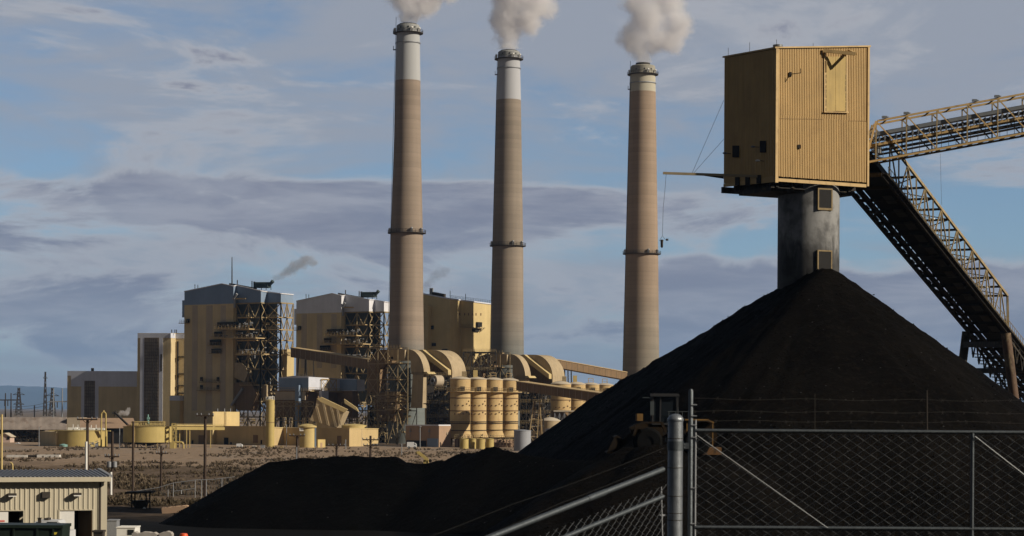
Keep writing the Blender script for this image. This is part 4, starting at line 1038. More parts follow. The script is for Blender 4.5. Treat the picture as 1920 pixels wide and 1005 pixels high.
def turbine_hall():
    t = thing('turbine_hall', 'stepped tan and grey turbine hall with two tall dark window strips', 'turbine hall', groundpt(257, 775))
    zb = gz(780) - 1
    # low wing
    P = chain(126, 862, 740, [('U', 262)]); f = Face(P[0], U)
    zt = zof(190, 696, (P[0].y + P[1].y) / 2)
    q = [flat(P[0]), flat(P[1]), flat(P[1]) + V * 12, flat(P[0]) + V * 12]
    MB().hexa([p + Vector((0, 0, zb)) for p in q], [p + Vector((0, 0, zof(128, 696, P[0].y))) if i in (0, 3) else p + Vector((0, 0, zof(257, 696.5, P[1].y))) for i, p in enumerate(q)]).build('wall', M['tan'], t)
    g = MB(); f.poly(g, [(133, 724.5), (133, 704.5), (126.2, 704.5), (126.2, 695.4), (256.5, 696), (256.5, 725)], .3, .1); f.slab(g, 152, 158, 724.5, 786, .1, .3); f.slab(g, 178, 184.5, 724.5, 786, .1, .3); g.build('grey_panel', M['grey_clad'], t)
    w = MB(); f.slab(w, 158, 178, 714, 786, .16, .3); wf = w.build('window_strip', M['window_glass'], t)
    m_ = MB()
    for x in (162, 166, 170, 174): f.slab(m_, x - .25, x + .25, 714.5, 786, .22, .1)
    for y in range(720, 786, 6): f.slab(m_, 158.3, 177.7, y, y + .6, .21, .1)
    m_.build('mullion', M['steel_dark'], wf)
    MB().tube(f.at(173.5, 690, -3), f.at(173.5, 696, -3), .6, 8).build('roof_vent', M['steel_dark'], t)
    # tall stair block
    P2 = chain(257.5, 842, 700, [('U', 320), ('V', 329), ('U', 345)]); f = Face(P2[0], U)
    z2 = [zof(x, 624.5, p.y) for x, p in zip((257.5, 320, 329, 345), P2)]; zt = z2[1]
    ring = [flat(p) for p in P2] + [flat(P2[3]) + V * 20, flat(P2[0]) + V * (20 + (P2[3] - P2[0]).dot(V))]
    MB().hexa([p + Vector((0, 0, zb)) for p in ring], [p + Vector((0, 0, z)) for p, z in zip(ring, z2 + [z2[3], z2[0]])]).build('wall', M['tan'], t)
    g = MB(); f.slab(g, 258, 320, 625, 633.5, .1, .3); f.slab(g, 262.5, 270, 633.5, 792, .1, .3); f.slab(g, 298, 305, 633.5, 792, .1, .3)
    Face(P2[1], V).slab(g, 320.2, 328.8, 625, 634, .1, .3); Face(P2[2], U).slab(g, 329.2, 345, 626, 634.5, .1, .3); g.build('grey_panel', M['grey_clad'], t)
    w = MB(); f.slab(w, 270, 298, 633, 792, .16, .3); wf = w.build('window_strip', M['window_glass'], t)
    m_ = MB()
    for x in (273.5, 277, 280.5, 284, 287.5, 291, 294.5): f.slab(m_, x - .25, x + .25, 633.5, 792, .22, .1)
    for y in range(642, 792, 6): f.slab(m_, 270.3, 297.7, y, y + .6, .21, .1)
    f.slab(m_, 300.5, 303.5, 664, 696, .22, .1)
    m_.build('mullion', M['steel_dark'], wf)
    m_ = MB(); f5 = Face(P2[2], U)
    for y in (668, 700, 722, 736): f5.slab(m_, 333, 345, y, y + 2, .8, .8)
    f5.slab(m_, 331, 334, 640, 745, .3, .4); m_.build('louvre_bank', M['steel_dark'], t)
    # annexe with the white coping
    P3 = chain(318, 816, 760, [('U', 337), ('V', 343.5), ('U', 349)]); ring = [flat(p) for p in P3]; zt = [zof(x, 741.5, p.y) for x, p in zip((318, 337, 343.5, 349), P3)]
    ring += [ring[3] + Vector((-2, 8, 0)), ring[0] + V * 10]; zt += [zt[3], zt[0]]
    MB().hexa([p + Vector((0, 0, zb)) for p in ring], [p + Vector((0, 0, z)) for p, z in zip(ring, zt)]).build('annexe_wall', M['tan_light'], t)
    g = MB(); Face(P3[0], U).slab(g, 318, 337, 742, 751, .1, .2); Face(P3[1], V).slab(g, 337.2, 343.4, 742, 751.5, .1, .2); Face(P3[2], U).slab(g, 343.6, 349, 742, 751, .1, .2); g.build('coping', M['grey_clad'], t)
    for x in (322, 328, 331): MB().tube(f.at(x, 618, -2), f.at(x, 625, -2), .18, 6).build('roof_rod', M['steel_dark'], t)
_U, _V, _N = U, V, NS; a_ = rad(16)      # the hall stands at its own angle
U = Vector((math.cos(a_), -math.sin(a_), 0)); V = Vector((math.sin(a_), math.cos(a_), 0)); NS = Vector((-math.sin(a_), -math.cos(a_), 0))
turbine_hall()
U, V, NS = _U, _V, _N
# ------------------------------------------------------------------ chimneys
def chimney(Y, edges, yband, gallery, label, body, body2, patch, topcol, capinfo):
    """edges: (py, left, right) rows traced for the shaft width"""
    t_ = edges
    cx = sum((e[1] + e[2]) / 2 - (H0 - e[0]) * sr for e in t_) / len(t_)      # axis column with the roll taken out
    xw = (cx - 960) * cr * Y / F
    base = Vector((xw, Y, gz(Y)))
    t = thing('chimney', label, 'chimney', base, 'chimneys of the power station')
    rs = [((e[2] - e[1]) / 2 * Y / F, CZ + (H0 - e[0]) * Y / F + (e[1] + e[2] - 1920) / 2 * sr * Y / F) for e in t_]
    (r1, z1), (r0, z0) = rs[0], rs[-1]
    k = (r0 - r1) / (z0 - z1)
    prof = [(r0 + k * (base.z - 1 - z0), base.z - 1)] + list(reversed(rs))
    zb = CZ + (H0 - yband) * Y / F + xw * sr
    cm = chimney_mat('concrete_shaft', topcol, zb, body, body2, (z0 - 5 + patch[0], z0 + patch[1], patch[2]))
    MB().lathe((xw, Y, 0), prof, 72).build('shaft', cm, t, True)
    # crown
    dk = M['galv_dull']
    cr_ = MB(); rt = rs[0][0]; ztop = rs[0][1]
    crn, lin = capinfo
    hc = 2.3 if lin < .6 else 1.7
    cr_.lathe((xw, Y, 0), [(rt - .2, ztop - .1), (rt * 1.0, ztop + .1), (rt * .99, ztop + hc), (rt * .92, ztop + hc + .35), (rt * .60, ztop + hc + .5)], 56); crown = cr_.build('crown', mat('crown', crn, var=.25, scale=.6, streak=.2), t, True)
    MB().lathe((xw, Y, 0), [(rt * lin, ztop + hc + .2), (rt * lin, ztop + hc + (1.4 if lin < .6 else .75)), (rt * lin - .3, ztop + hc + (1.4 if lin < .6 else .75)), (rt * lin - .3, ztop + hc + .3)], 40, cap=False).build('flue_liner', M['steel_dark'], t, True)
    rng = random.Random(int(Y))
    for zz, rr in ((ztop - 1.0, rt), (CZ + (H0 - gallery) * Y / F + xw * sr, None)):
        if rr is None: rr = r1 + k * (zz - z1)
        gl = MB(); gl.lathe((xw, Y, 0), [(rr - .05, zz - .1), (rr + 1.25, zz), (rr + 1.25, zz + .22), (rr - .05, zz + .25)], 48)
        g = gl.build('gallery', M['steel_dark'], t)
        rl = MB()
        for h in (.6, 1.2): rl.lathe((xw, Y, 0), [(rr + 1.2, zz + h - .05), (rr + 1.25, zz + h), (rr + 1.2, zz + h + .05)], 48, cap=False)
        for i in range(36):
            a = 2 * math.pi * i / 36; c = Vector((xw + (rr + 1.2) * math.cos(a), Y + (rr + 1.2) * math.sin(a), zz)); rl.beam(c, c + Vector((0, 0, 1.25)), .08)
        rl.build('railing', M['steel_dark'], g)
        for a in (-.55, -1.25, -2.9):
            c = Vector((xw + (rr + .7) * math.cos(a), Y + (rr + .7) * math.sin(a), zz + .2)); lm = MB(); lm.box(c.x - .3, c.x + .3, c.y - .3, c.y + .3, c.z, c.z + 1.0); lm.ell(c + Vector((0, 0, 1.3)), .45, .45, .4)
            lm.build('beacon', M['white_paint'] if rr == rt or a < -2 else M['galv_dull'], t)
    MB().lathe((xw, Y, 0), [(rt + .35, ztop - 4.6), (rt + .42, ztop - 4.4), (rt + .35, ztop - 4.2)], 48, cap=False).build('strap', M['galv_dull'], t)
    # ladder on the left side
    ld = MB(); a = rad(190)
    for zz0 in range(int(base.z) + 20, int(ztop), 6):
        r_ = r1 + k * (zz0 - z1) + .25; c = Vector((xw + r_ * math.cos(a), Y + r_ * math.sin(a), zz0)); ld.beam(c, c + Vector((k * -6 * math.cos(a) * -1, 0, 6)), .14)
    ld.build('ladder', M['steel_dark'], t)
    c = Vector((xw - rt - .5, Y - 1, ztop - 7)); MB().box(c.x - .6, c.x + .4, c.y - .5, c.y + .5, c.z, c.z + .25).box(c.x - .55, c.x - .4, c.y - .5, c.y + .5, c.z + .25, c.z + 1.4).build('inspection_platform', M['steel_dark'], t)
    for a in (-.9, -1.5, -2.2):
        c = Vector((xw + rt * .98 * math.cos(a), Y + rt * .98 * math.sin(a), ztop + .9)); MB().ell(c, .3, .3, .35, 8, 5).build('port', M['dark'], t)
    return xw, ztop, rt
c1 = chimney(758, [(58, 745.5, 789), (152, 742.5, 790), (260, 740, 790), (436, 731.5, 791.5), (560, 729, 792), (655, 726, 793)], 152, 438,
   'leftmost of the three chimneys, tallest in view, with a long white painted top', (0.134, 0.153, 0.152), (0.162, 0.178, 0.172), (-2, 7, (0.27, 0.205, 0.155)), (0.38, 0.39, 0.40), ((.27, .275, .27), .76))
c2 = chimney(811, [(107, 935.5, 977), (188, 932, 978), (300, 928, 979), (462, 922, 980), (560, 920, 980), (662, 918, 981)], 188, 462,
   'middle one of the three chimneys, white painted top', (0.138, 0.156, 0.155), (0.168, 0.179, 0.170), (-5, 20, (0.25, 0.20, 0.155)), (0.40, 0.41, 0.44), ((.27, .275, .27), .76))
c3 = chimney(850, [(136, 1183.5, 1230), (173, 1182, 1230.5), (260, 1179.5, 1231.5), (350, 1176.5, 1232), (478, 1171.5, 1233), (600, 1169, 1234), (690, 1167, 1235)], 173, 477,
   'rightmost of the three chimneys, warm tan with a short cream top', (0.185, 0.174, 0.145), (0.22, 0.190, 0.150), (-5, 50, (0.31, 0.225, 0.16)), (0.43, 0.40, 0.32), ((.30, .285, .24), .58))

# ------------------------------------------------------------------ plumes
def plume(loc, puffs, dens, label, seed, col=(0.93, 0.925, 0.94), nscale=.15, name='smoke_plume', dark=0.0, group='plumes from the chimneys', cat='smoke', rough=.68):
    """puffs: world centre offset and radius; density is procedural inside the closed domain"""
    if name == 'steam':
        q2 = []
        for a, b in zip(puffs, puffs[1:]): q2 += [a, tuple(.67 * u + .33 * v for u, v in zip(a, b)), tuple(.33 * u + .67 * v for u, v in zip(a, b))]
        puffs = q2 + [puffs[-1]]
    lo = Vector((min(c[0] - c[3] for c in puffs), min(c[1] - c[3] for c in puffs), min(c[2] - c[3] for c in puffs)))
    hi = Vector((max(c[0] + c[3] for c in puffs), max(c[1] + c[3] for c in puffs), max(c[2] + c[3] for c in puffs)))
    mb = MB(); lo.z = max(lo.z, 0.02); L = loc; mb.box(L.x + lo.x, L.x + hi.x, L.y + lo.y, L.y + hi.y, L.z + lo.z, L.z + hi.z)
    m = bpy.data.materials.new(name); m.use_nodes = True; k = NT(m.node_tree)
    g = k.node('ShaderNodeTexCoord').outputs['Object']
    sv = k.vm('ADD', g, (seed * 7.3, seed * 3.1, seed))
    nz = k.noise(sv, nscale, 7, rough, out=1)
    n2 = k.vm('SUBTRACT', nz, (.5, .5, .5))
    rm = sum(p[3] for p in puffs) / len(puffs)
    ws = k.vm('SCALE', n2); ws.node.inputs[3].default_value = rm * (2.6 if name == 'steam' else 1.8)
    p = k.vm('ADD', g, ws)
    best = None; off = Vector((-((lo.x + hi.x) / 2), -((lo.y + hi.y) / 2), -lo.z))
    for (x, y, z, r) in puffs:
        dd = k.vm('LENGTH', k.vm('SUBTRACT', p, tuple(Vector((x, y, z)) + off)))
        v = k.m('SUBTRACT', 1.0, k.m('DIVIDE', dd, r))
        best = v if best is None else k.m('MAXIMUM', best, v)
    fine = k.noise(sv, nscale * 4.5, 4, .6)
    best = k.m('ADD', best, k.m('MULTIPLY', k.m('SUBTRACT', fine, .5), .6))
    d = k.ss(best, 0.0, 0.50, 0, dens)
    vol = k.node('ShaderNodeVolumePrincipled'); vol.inputs['Color'].default_value = (*col, 1); k.put(vol.inputs['Density'], d); vol.inputs['Anisotropy'].default_value = 0.15
    out = k.node('ShaderNodeOutputMaterial'); k.l.new(vol.outputs[0], out.inputs['Volume'])
    m.cycles.volume_step_rate = 0.35 if hasattr(m, 'cycles') else 1
    o = mb.build(name, m); return tag(o, label, cat, group)
s1 = .1895; s2 = .203; s3 = .2125
plume(Vector((c1[0], 758, c1[1] + 3)), [(0, 0, 1.0, 4.5), (1.2, 0, 5, 6.5), (-1.5, 0, 10, 7.5), (6, 2, 8.5, 7.5), (11, 3, 14, 8.5), (1, 0, 17, 9), (9, 3, 22, 10)], .30, 'white steam rising from the leftmost chimney', 1)
plume(Vector((c2[0], 811, c2[1] + 3)), [(0, 0, 1.0, 4.3), (-.5, 0, 6, 6.0), (-1.0, 0, 12, 8.5), (6, 1, 12, 8.0), (11, 2, 18, 8.5), (2, 0, 21, 10.5), (10, 2, 28, 10)], .30, 'white steam rising from the middle chimney', 2)
plume(Vector((c3[0], 850, c3[1] + 4)), [(0, 0, .6, 3.6), (-1.5, 0, 5, 5.0), (-4, 0, 10, 7.5), (4, 1, 10, 7.5), (11, 2, 10, 7), (14, 3, 15.5, 7.5), (2, 0, 18, 9.5), (-2, 0, 24, 8), (10, 2, 25, 8.5)], .26, 'puffy steam cloud above the rightmost chimney', 3)
q = W(512, 526, 815)
plume(q, [(1, 0, .8, 1.3), (3.5, 0, 2.2, 2.0), (6.5, 0, 3.8, 2.4), (10, 0, 6.2, 2.8), (13, 0, 8.0, 2.7), (15.5, 0, 6.8, 2.0)], .22, 'small brownish puff of steam from the roof of the blue topped boiler house', 4, col=(.55, .50, .48), nscale=.35, name='steam', group='small steam wisps', cat='steam')
q = W(795, 550, 880)
plume(q, [(0, 0, 1.5, 2.0), (2, 0, 4.5, 2.6), (5, 0, 7.5, 3.0), (9, 0, 9, 2.6)], .07, 'faint grey wisp of steam right behind the leftmost chimney', 5, col=(.5, .47, .46), nscale=.35, name='steam', group='small steam wisps', cat='steam')

# ------------------------------------------------------------------ conveyor galleries in the plant (closed boxes)
def boxgallery(pa, Ya, pb, Yb, h, label, w=3.6, legs=(), m_='tan_dark', roofm='steel_lit', grp='closed conveyor galleries of the power station'):
    A, B = W(*pa, Ya), W(*pb, Yb); d = (B - A); dn = Vector((d.x, d.y, 0)).normalized(); sd_ = Vector((-dn.y, dn.x, 0)) * w
    t = thing('conveyor_gallery', label, 'conveyor', Vector(((A.x + B.x) / 2, (A.y + B.y) / 2, gz(700))), grp)
    D_ = Vector((0, 0, -h))
    MB().hexa([A + D_, B + D_, B + D_ + sd_, A + D_ + sd_], [A, B, B + sd_, A + sd_]).build('housing', M[m_], t)
    o = Vector((0, 0, .02)); e = -sd_.normalized() * .25
    MB().hexa([A + o + e, B + o + e, B + o + sd_, A + o + sd_], [A + o * 14 + e, B + o * 14 + e, B + o * 16 + sd_, A + o * 16 + sd_]).build('roof', M[roofm], t)
    sm = MB(); n = int(d.length / 3)
    for i in range(1, n): q_ = A + d * (i / n) + e * .3; sm.beam(q_ - o * 4, q_ + D_ * .97, .08)
    sm.each('seam', M['brown_grey'], t)
    for px, y1 in legs:
        s = (px - pa[0]) / (pb[0] - pa[0]); q_ = A + d * s + sd_ * .5; g = gz(q_.y) if y1 is None else zof(px, y1, q_.y)
        lg = MB(); a_ = sd_ * .5; u_ = dn * .9
        for s_ in (-1, 1): lg.beam(q_ + D_ + a_ * s_, Vector((q_.x, q_.y, g)) + a_ * s_ * 1.6, .45)
        for k in range(4):
            z0 = q_.z - h; zz = z0 + (g - z0) * (k + 1) / 5; lg.beam(Vector((q_.x, q_.y, zz)) - a_ * 1.3, Vector((q_.x, q_.y, zz)) + a_ * 1.3, .3)
        lg.build('support', M['steel_dark'], t)
    return t
boxgallery((545, 652.5), 790, (700, 676), 752, 3.4, 'closed brown conveyor gallery sloping down from the blue topped boiler house', legs=((560, None), (574, None)))
boxgallery((1030, 672), 810, (1176, 698.5), 838, 2.9, 'closed brown conveyor gallery running from the tan ducts to the rightmost chimney', legs=((1064, None), (1070, None)))
boxgallery((968, 716), 690, (1200, 749), 640, 2.7, 'closed brown conveyor gallery crossing in front of the farther silos into the coal cone', w=4, legs=((1000, None),), m_='tan_dark')
# ------------------------------------------------------------------ flue gas ducts
def arc(cx, cy, rx, ry, a0, a1, n=10):
    return [(cx + rx * math.cos(rad(a0 + (a1 - a0) * i / n)), cy - ry * math.sin(rad(a0 + (a1 - a0) * i / n))) for i in range(n + 1)]
def duct_unit(ox, oy, s, Y, label):
    def q(pts): return [(ox + x * s, oy + y * s) for x, y in pts]
    f0 = Face(W(ox + 760 * s, oy + 680 * s, Y), U)
    t = thing('flue_duct', label, 'duct', Vector((f0.P.x, f0.P.y, gz(Y))), 'flue gas ducts in front of the chimneys')
    m = M['tan_duct']
    # back elbow (far), with wide curved skin
    fb = Face(f0.P + V * 9, U)
    outer = arc(812, 700, 36, 44, 90, 0, 12)       # skin
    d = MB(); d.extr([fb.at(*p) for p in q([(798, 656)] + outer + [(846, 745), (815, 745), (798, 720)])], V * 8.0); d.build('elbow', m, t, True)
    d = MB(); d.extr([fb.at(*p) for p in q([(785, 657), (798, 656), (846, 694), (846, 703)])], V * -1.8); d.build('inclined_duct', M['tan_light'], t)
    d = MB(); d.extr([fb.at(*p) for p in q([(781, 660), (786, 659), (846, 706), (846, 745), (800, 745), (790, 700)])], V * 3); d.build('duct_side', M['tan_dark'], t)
    # front elbow
    oe = arc(766, 702, 29, 47, 90, 0, 12); 
    d = MB(); d.extr([f0.at(*p) for p in q([(728, 655)] + oe + [(795.5, 703), (772, 702), (770, 692), (770, 676), (728, 676)])], V * 3.6); d.build('elbow', m, t, True)
    fl = MB(); fl.extr([f0.at(*p) for p in q([(771, 701), (803, 701), (800, 697), (773, 697)])], V * 4.2 + NS * -0.3); fl.build('flange', M['tan_light'], t)
    d = MB(); d.extr([f0.at(*p) for p in q([(774, 701), (794, 701), (792, 765), (770, 765)])], V * 3.0); d.build('vertical_duct', M['tan_duct'], t)
    d = MB(); f1 = Face(f0.P + NS * .5, U); f1.slab(d, *[ox + v * s for v in (729, 759)], *[oy + v * s for v in (656, 675)], .5, 5); d.build('duct_box', M['tan_duct'], t)
    d = MB(); f1.slab(d, *[ox + v * s for v in (733, 737)], *[oy + v * s for v in (669, 673)], .56, .3); d.build('inspection_hatch', M['dark'], t)
    # left big dark elbow
    f2 = Face(f0.P - U * 2 + V * 2, U)
    d = MB(); d.extr([f2.at(*p) for p in q([(730, 655)] + arc(722, 697, 34, 42, 90, 178, 10) + [(688, 735), (712, 735), (712, 690), (730, 680)])], V * 4); d.build('elbow', M['tan_dark'], t, True)
    # supporting steel
    st = MB(); fz = Face(f0.P + NS * 2.5, U); zs = [gz(Y)] + [fz.at(ox + 724 * s, oy + y * s).z for y in (770, 752, 741, 712, 682, 653)]
    A = fz.at(ox + 690 * s, oy + 700 * s); B = fz.at(ox + 765 * s, oy + 700 * s)
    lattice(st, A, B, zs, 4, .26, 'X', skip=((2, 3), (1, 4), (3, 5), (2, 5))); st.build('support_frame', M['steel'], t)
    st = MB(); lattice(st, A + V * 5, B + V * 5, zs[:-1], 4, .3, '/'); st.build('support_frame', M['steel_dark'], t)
    pf = MB()
    for y in (653, 680.5, 712, 740.5, 752, 768):
        a, b = fz.at(ox + 724 * s, oy + y * s, .8), fz.at(ox + 752 * s, oy + y * s, .8); pf.beam(a, b, 1.4, .22)
        railing(pf, a + NS * .6, b + NS * .6, 1.1, 5, .08)
    for y in (660, 668, 676, 690, 698, 720, 730, 744):
        a = fz.at(ox + 725 * s, oy + y * s, 1); pf.beam(a, a + U * 1.2, .4, .35)
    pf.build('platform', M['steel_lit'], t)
    cl = MB(); clutter(cl, fz.at(ox + 690 * s, oy + 760 * s), fz.at(ox + 770 * s, oy + 760 * s), 5, gz(Y) + 2, zs[3], 90, random.Random(int(ox) + 7), .4, 1.2); cl.build('pipework', M['steel'], t)
    hp = MB(); hp.extr([f2.at(*p) for p in q([(700, 735), (745, 735), (738, 790), (706, 790)])], V * 5); hp.build('hopper', M['tan_dark'], t)
    return t
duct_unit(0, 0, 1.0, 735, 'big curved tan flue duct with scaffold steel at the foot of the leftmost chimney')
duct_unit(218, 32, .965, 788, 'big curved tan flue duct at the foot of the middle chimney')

# ------------------------------------------------------------------ precipitator with penthouse coloured blue on its shaded faces
def precipitator():
    t = thing('dust_collector', 'dust collector with pale penthouse coloured blue on its shaded faces and a slanted ribbed hopper', 'dust collector', groundpt(600, 735))
    P = chain(522, 760, 718, [('U', 578.6), ('V', 637), ('U', 669), ('V', 684)]); ring = [flat(p) for p in P]
    ty = [708, 706.5, 710, 710.5, 712]; by = 732
    far = ring[0] + V * (P[4] - P[0]).dot(V)
    zs = [zof(x, y, p.y) for x, y, p in zip((522, 578.6, 637, 669, 684), ty, P)] ; zb = zof(578, by, P[1].y)
    ax = along(P[0], U, 550); r2 = [ring[0], flat(ax)] + ring[1:] + [far]; z2 = [zs[0], zof(550, 704.5, ax.y)] + zs[1:] + [zs[4]]
    MB().hexa([p + Vector((0, 0, zb)) for p in r2], [p + Vector((0, 0, z)) for p, z in zip(r2, z2)]).build('penthouse', M['grey_clad'], t)
    fu = Face(P[0], U); d = MB(); fu.slab(d, 523, 578, 709, 731.5, .08, .2); f3 = Face(P[2], U); f3.slab(d, 637.3, 668.8, 711.5, 732, .08, .2); d.each('shaded_panel', M['blue_clad'], t)  # blue only on faces turned from the sun, shade put into colour
    inn = lambda p, a: p - U * a + V * a * .6
    low = [ring[0] - U * 1.5, ring[1] + U * -1 + V * .6, ring[2] + V * .5 - U * 2, ring[3] - U * 2, ring[4] - U * 3, far]
    MB().hexa([p + Vector((0, 0, gz(730) + 9)) for p in low], [p + Vector((0, 0, zb - .02)) for p in low]).build('casing', M['tan_dark'], t)
    d = MB(); fl = Face(low[0], U); fl.slab(d, 516, 572, 734, 750, .1, .3); d.build('upper_casing', M['brown_grey'], t)
    d = MB(); Face(P[1] + U * 1.5, V).slab(d, 603, 616, 733, 752, 1.5, 1.2); d.build('side_box', M['grey_clad'], t)
    rl = MB(); f2 = Face(P[1], V); railing(rl, f2.at(579, 733, 1.2), f2.at(640, 735, 1.2), 1.2, 16, .09); rl.beam(f2.at(579, 733, .6), f2.at(640, 735, .6), 1.4, .25)
    lattice(rl, f2.at(603, 720, .5), f2.at(631, 720, .5), [zb, zof(610, 711, P[1].y + 8)], 2, .25, 'X'); railing(rl, fu.at(520, 733, .8), fu.at(578, 734, .8), 1.2, 14, .09)
    rl.build('railing', M['steel_lit'], t)
    # slanted hopper
    fh = Face(W(620, 770, 718), Vector((math.cos(rad(-9)), math.sin(rad(-9)), 0)))
    hop = [(594, 747), (601, 753), (645, 773), (632, 803), (581, 788), (592, 761)]
    d = MB(); d.extr([fh.at(*p) for p in hop], Vector((.45, .9, .05)).normalized() * 3.5); h = d.build('hopper', M['tan_duct'], t)
    rb = MB()
    for (a, b) in (((592, 762), (600, 793)), ((605, 756), (614, 797)), ((619, 762), (629, 801)), ((632, 768), (636, 796))):
        for (da) in (0, 2.5): rb.beam(fh.at(a[0] + da, a[1] + da * .4, .15), fh.at(b[0] + da, b[1] + da * .3, .15), .35, .3)
    rb.build('rib', M['tan_duct'], h)
    d = MB(); d.extr([fh.at(*p, .25) for p in [(593.5, 747), (602, 744.5), (652, 768), (645.5, 773.5), (601, 753.5)]], Vector((.2, .9, .1)).normalized() * .6); d.build('hopper_lit_top', M['tan_light'], t)  # top strip in paler tan, its sunlight put into the colour
    d = MB(); d.extr([fh.at(*p, -8) for p in [(645, 748), (668, 764), (672, 772), (646, 756)]], Vector((0, 3, 0))); d.build('slanted_chute', M['tan_light'], t)
    # dark duct and steel in front of casing
    d = MB(); fl.slab(d, 553, 560, 722, 806, 1.6, 1.4); d.build('vertical_duct', M['blue_clad'], t)
    st = MB(); zs = [gz(730), gz(730) + 8, gz(730) + 13, zb - 4]; lattice(st, fl.at(517, 790, 2), fl.at(588, 790, 2), zs, 5, .3, 'X'); st.build('steel_frame', M['steel'], t)
    f8 = Face(P[1], V); st = MB(); lattice(st, f8.at(640, 790, 3), f8.at(686, 790, 3), zs, 3, .3, 'X'); st.build('steel_frame', M['steel'], t)
    cl = MB(); clutter(cl, fl.at(518, 790, 1.5), fl.at(588, 790, 1.5), 1, gz(730) + 1, zb - 6, 50, random.Random(9), .3, .8); clutter(cl, f8.at(630, 790, 1.5), f8.at(690, 790, 1.5), 1, gz(730) + 4, zb - 4, 60, random.Random(10), .3, 1.0); cl.build('pipework', M['steel_lit'], t)
    leg = MB()
    for i in range(6):
        q_ = low[0].lerp(low[1], i / 5); leg.beam(q_ + Vector((0, 0, gz(730))), q_ + Vector((0, 0, gz(730) + 9)), .8)
    leg.build('leg', M['steel_dark'], t)
precipitator()

# ------------------------------------------------------------------ front row of low buildings
def low_row():
    t = thing('service_building', 'long low tan service building with stepped plan along the foot of the station', 'building', groundpt(520, 690))
    P = chain(345, 735, 820, [('U', 500), ('V', 531), ('U', 655), ('V', 709)])
    sh = 690 - P[3].y; P = chain(345, 735 + sh, 820, [('U', 500), ('V', 531), ('U', 655), ('V', 709)])
    ring = [flat(p) for p in P]; far = ring[0] + V * (P[4] - P[0]).dot(V)
    ty = (799, 800.5, 803, 803.5, 804.5); zs = [zof(x, y, p.y) for x, y, p in zip((345, 500, 531, 655, 709), ty, P)]
    r2 = ring + [far]; z2 = zs + [zs[0]]
    w = MB().hexa([p + Vector((0, 0, gz(700) - 1)) for p in r2], [p + Vector((0, 0, z)) for p, z in zip(r2, z2)]).build('wall', M['tan_service'], t)
    cp = MB()
    for i in range(4): cp.beam(ring[i] + Vector((0, 0, zs[i] + .1)), ring[i + 1] + Vector((0, 0, zs[i + 1] + .1)), .35, .25)
    cp.build('coping', M['tan_light'], t)
    f = Face(P[0], U); f2 = Face(P[1], V); f3 = Face(P[2], U); f4 = Face(P[3], V)
    for ff, x, y, w_, h in ((f, 424, 829, 8, 17), (f, 479, 823, 9, 15), (f, 490, 829, 3, 8), (f, 361, 829, 3, 7), (f, 433, 832, 3, 6), (f, 377, 826, 10, 20), (f3, 636, 826, 8, 18)):
        d = MB(); ff.slab(d, x - w_ / 2, x + w_ / 2, y - h / 2, y + h / 2, .06, .2); d.build('door', M['tan_dark'] if h > 14 and x != 424 else M['dark'], t)
    d = MB(); f4.slab(d, 678.5, 679, 804, 838, .06, .1); d.build('seam', M['brown_grey'], t)
    # bright upper block
    t2 = thing('rooftop_block', 'bright cream windowless block rising behind the low building, left of the tall slim silo', 'building', groundpt(425, 705))
    Q_ = chain(396.5, 712, 787, [('U', 399), ('V', 449)]); rr = [flat(p) for p in Q_]; far = rr[0] + V * (Q_[2] - Q_[0]).dot(V)
    MB().hexa([p + Vector((0, 0, gz(700))) for p in rr + [far]], [p + Vector((0, 0, zof(425, 772, p.y))) for p in rr + [far]]).build('wall', M['tan_light'], t2)
    ff = Face(Q_[1], V); ld = MB()
    for x in (422, 424): ld.beam(ff.at(x, 802, .3), ff.at(x, 772, .3), .1)
    for y in range(773, 802, 2): ld.beam(ff.at(422, y, .3), ff.at(424, y, .3), .08)
    ld.build('ladder', M['steel'], t2)
    for x in (408, 421, 432): MB().tube(ff.at(x, 766, -2), ff.at(x, 773, -2), .18, 6).build('roof_vent', M['galv_dull'], t2)
    # round tank top behind right end
    c = W(655 + 9, 800, 712); MB().lathe((c.x, c.y, 0), [(4.2, gz(700)), (4.2, zof(664, 797.5, 712)), (3.2, zof(664, 796, 712)), (.2, zof(664, 794.5, 712))], 28).build('storage_tank', M['yellow_pale'], None, True)
    o = SC.collection.objects[-1] if False else bpy.data.objects['storage_tank']; tag(o, 'low cream tank with flat roof showing above the right end of the service building', 'tank')
low_row()

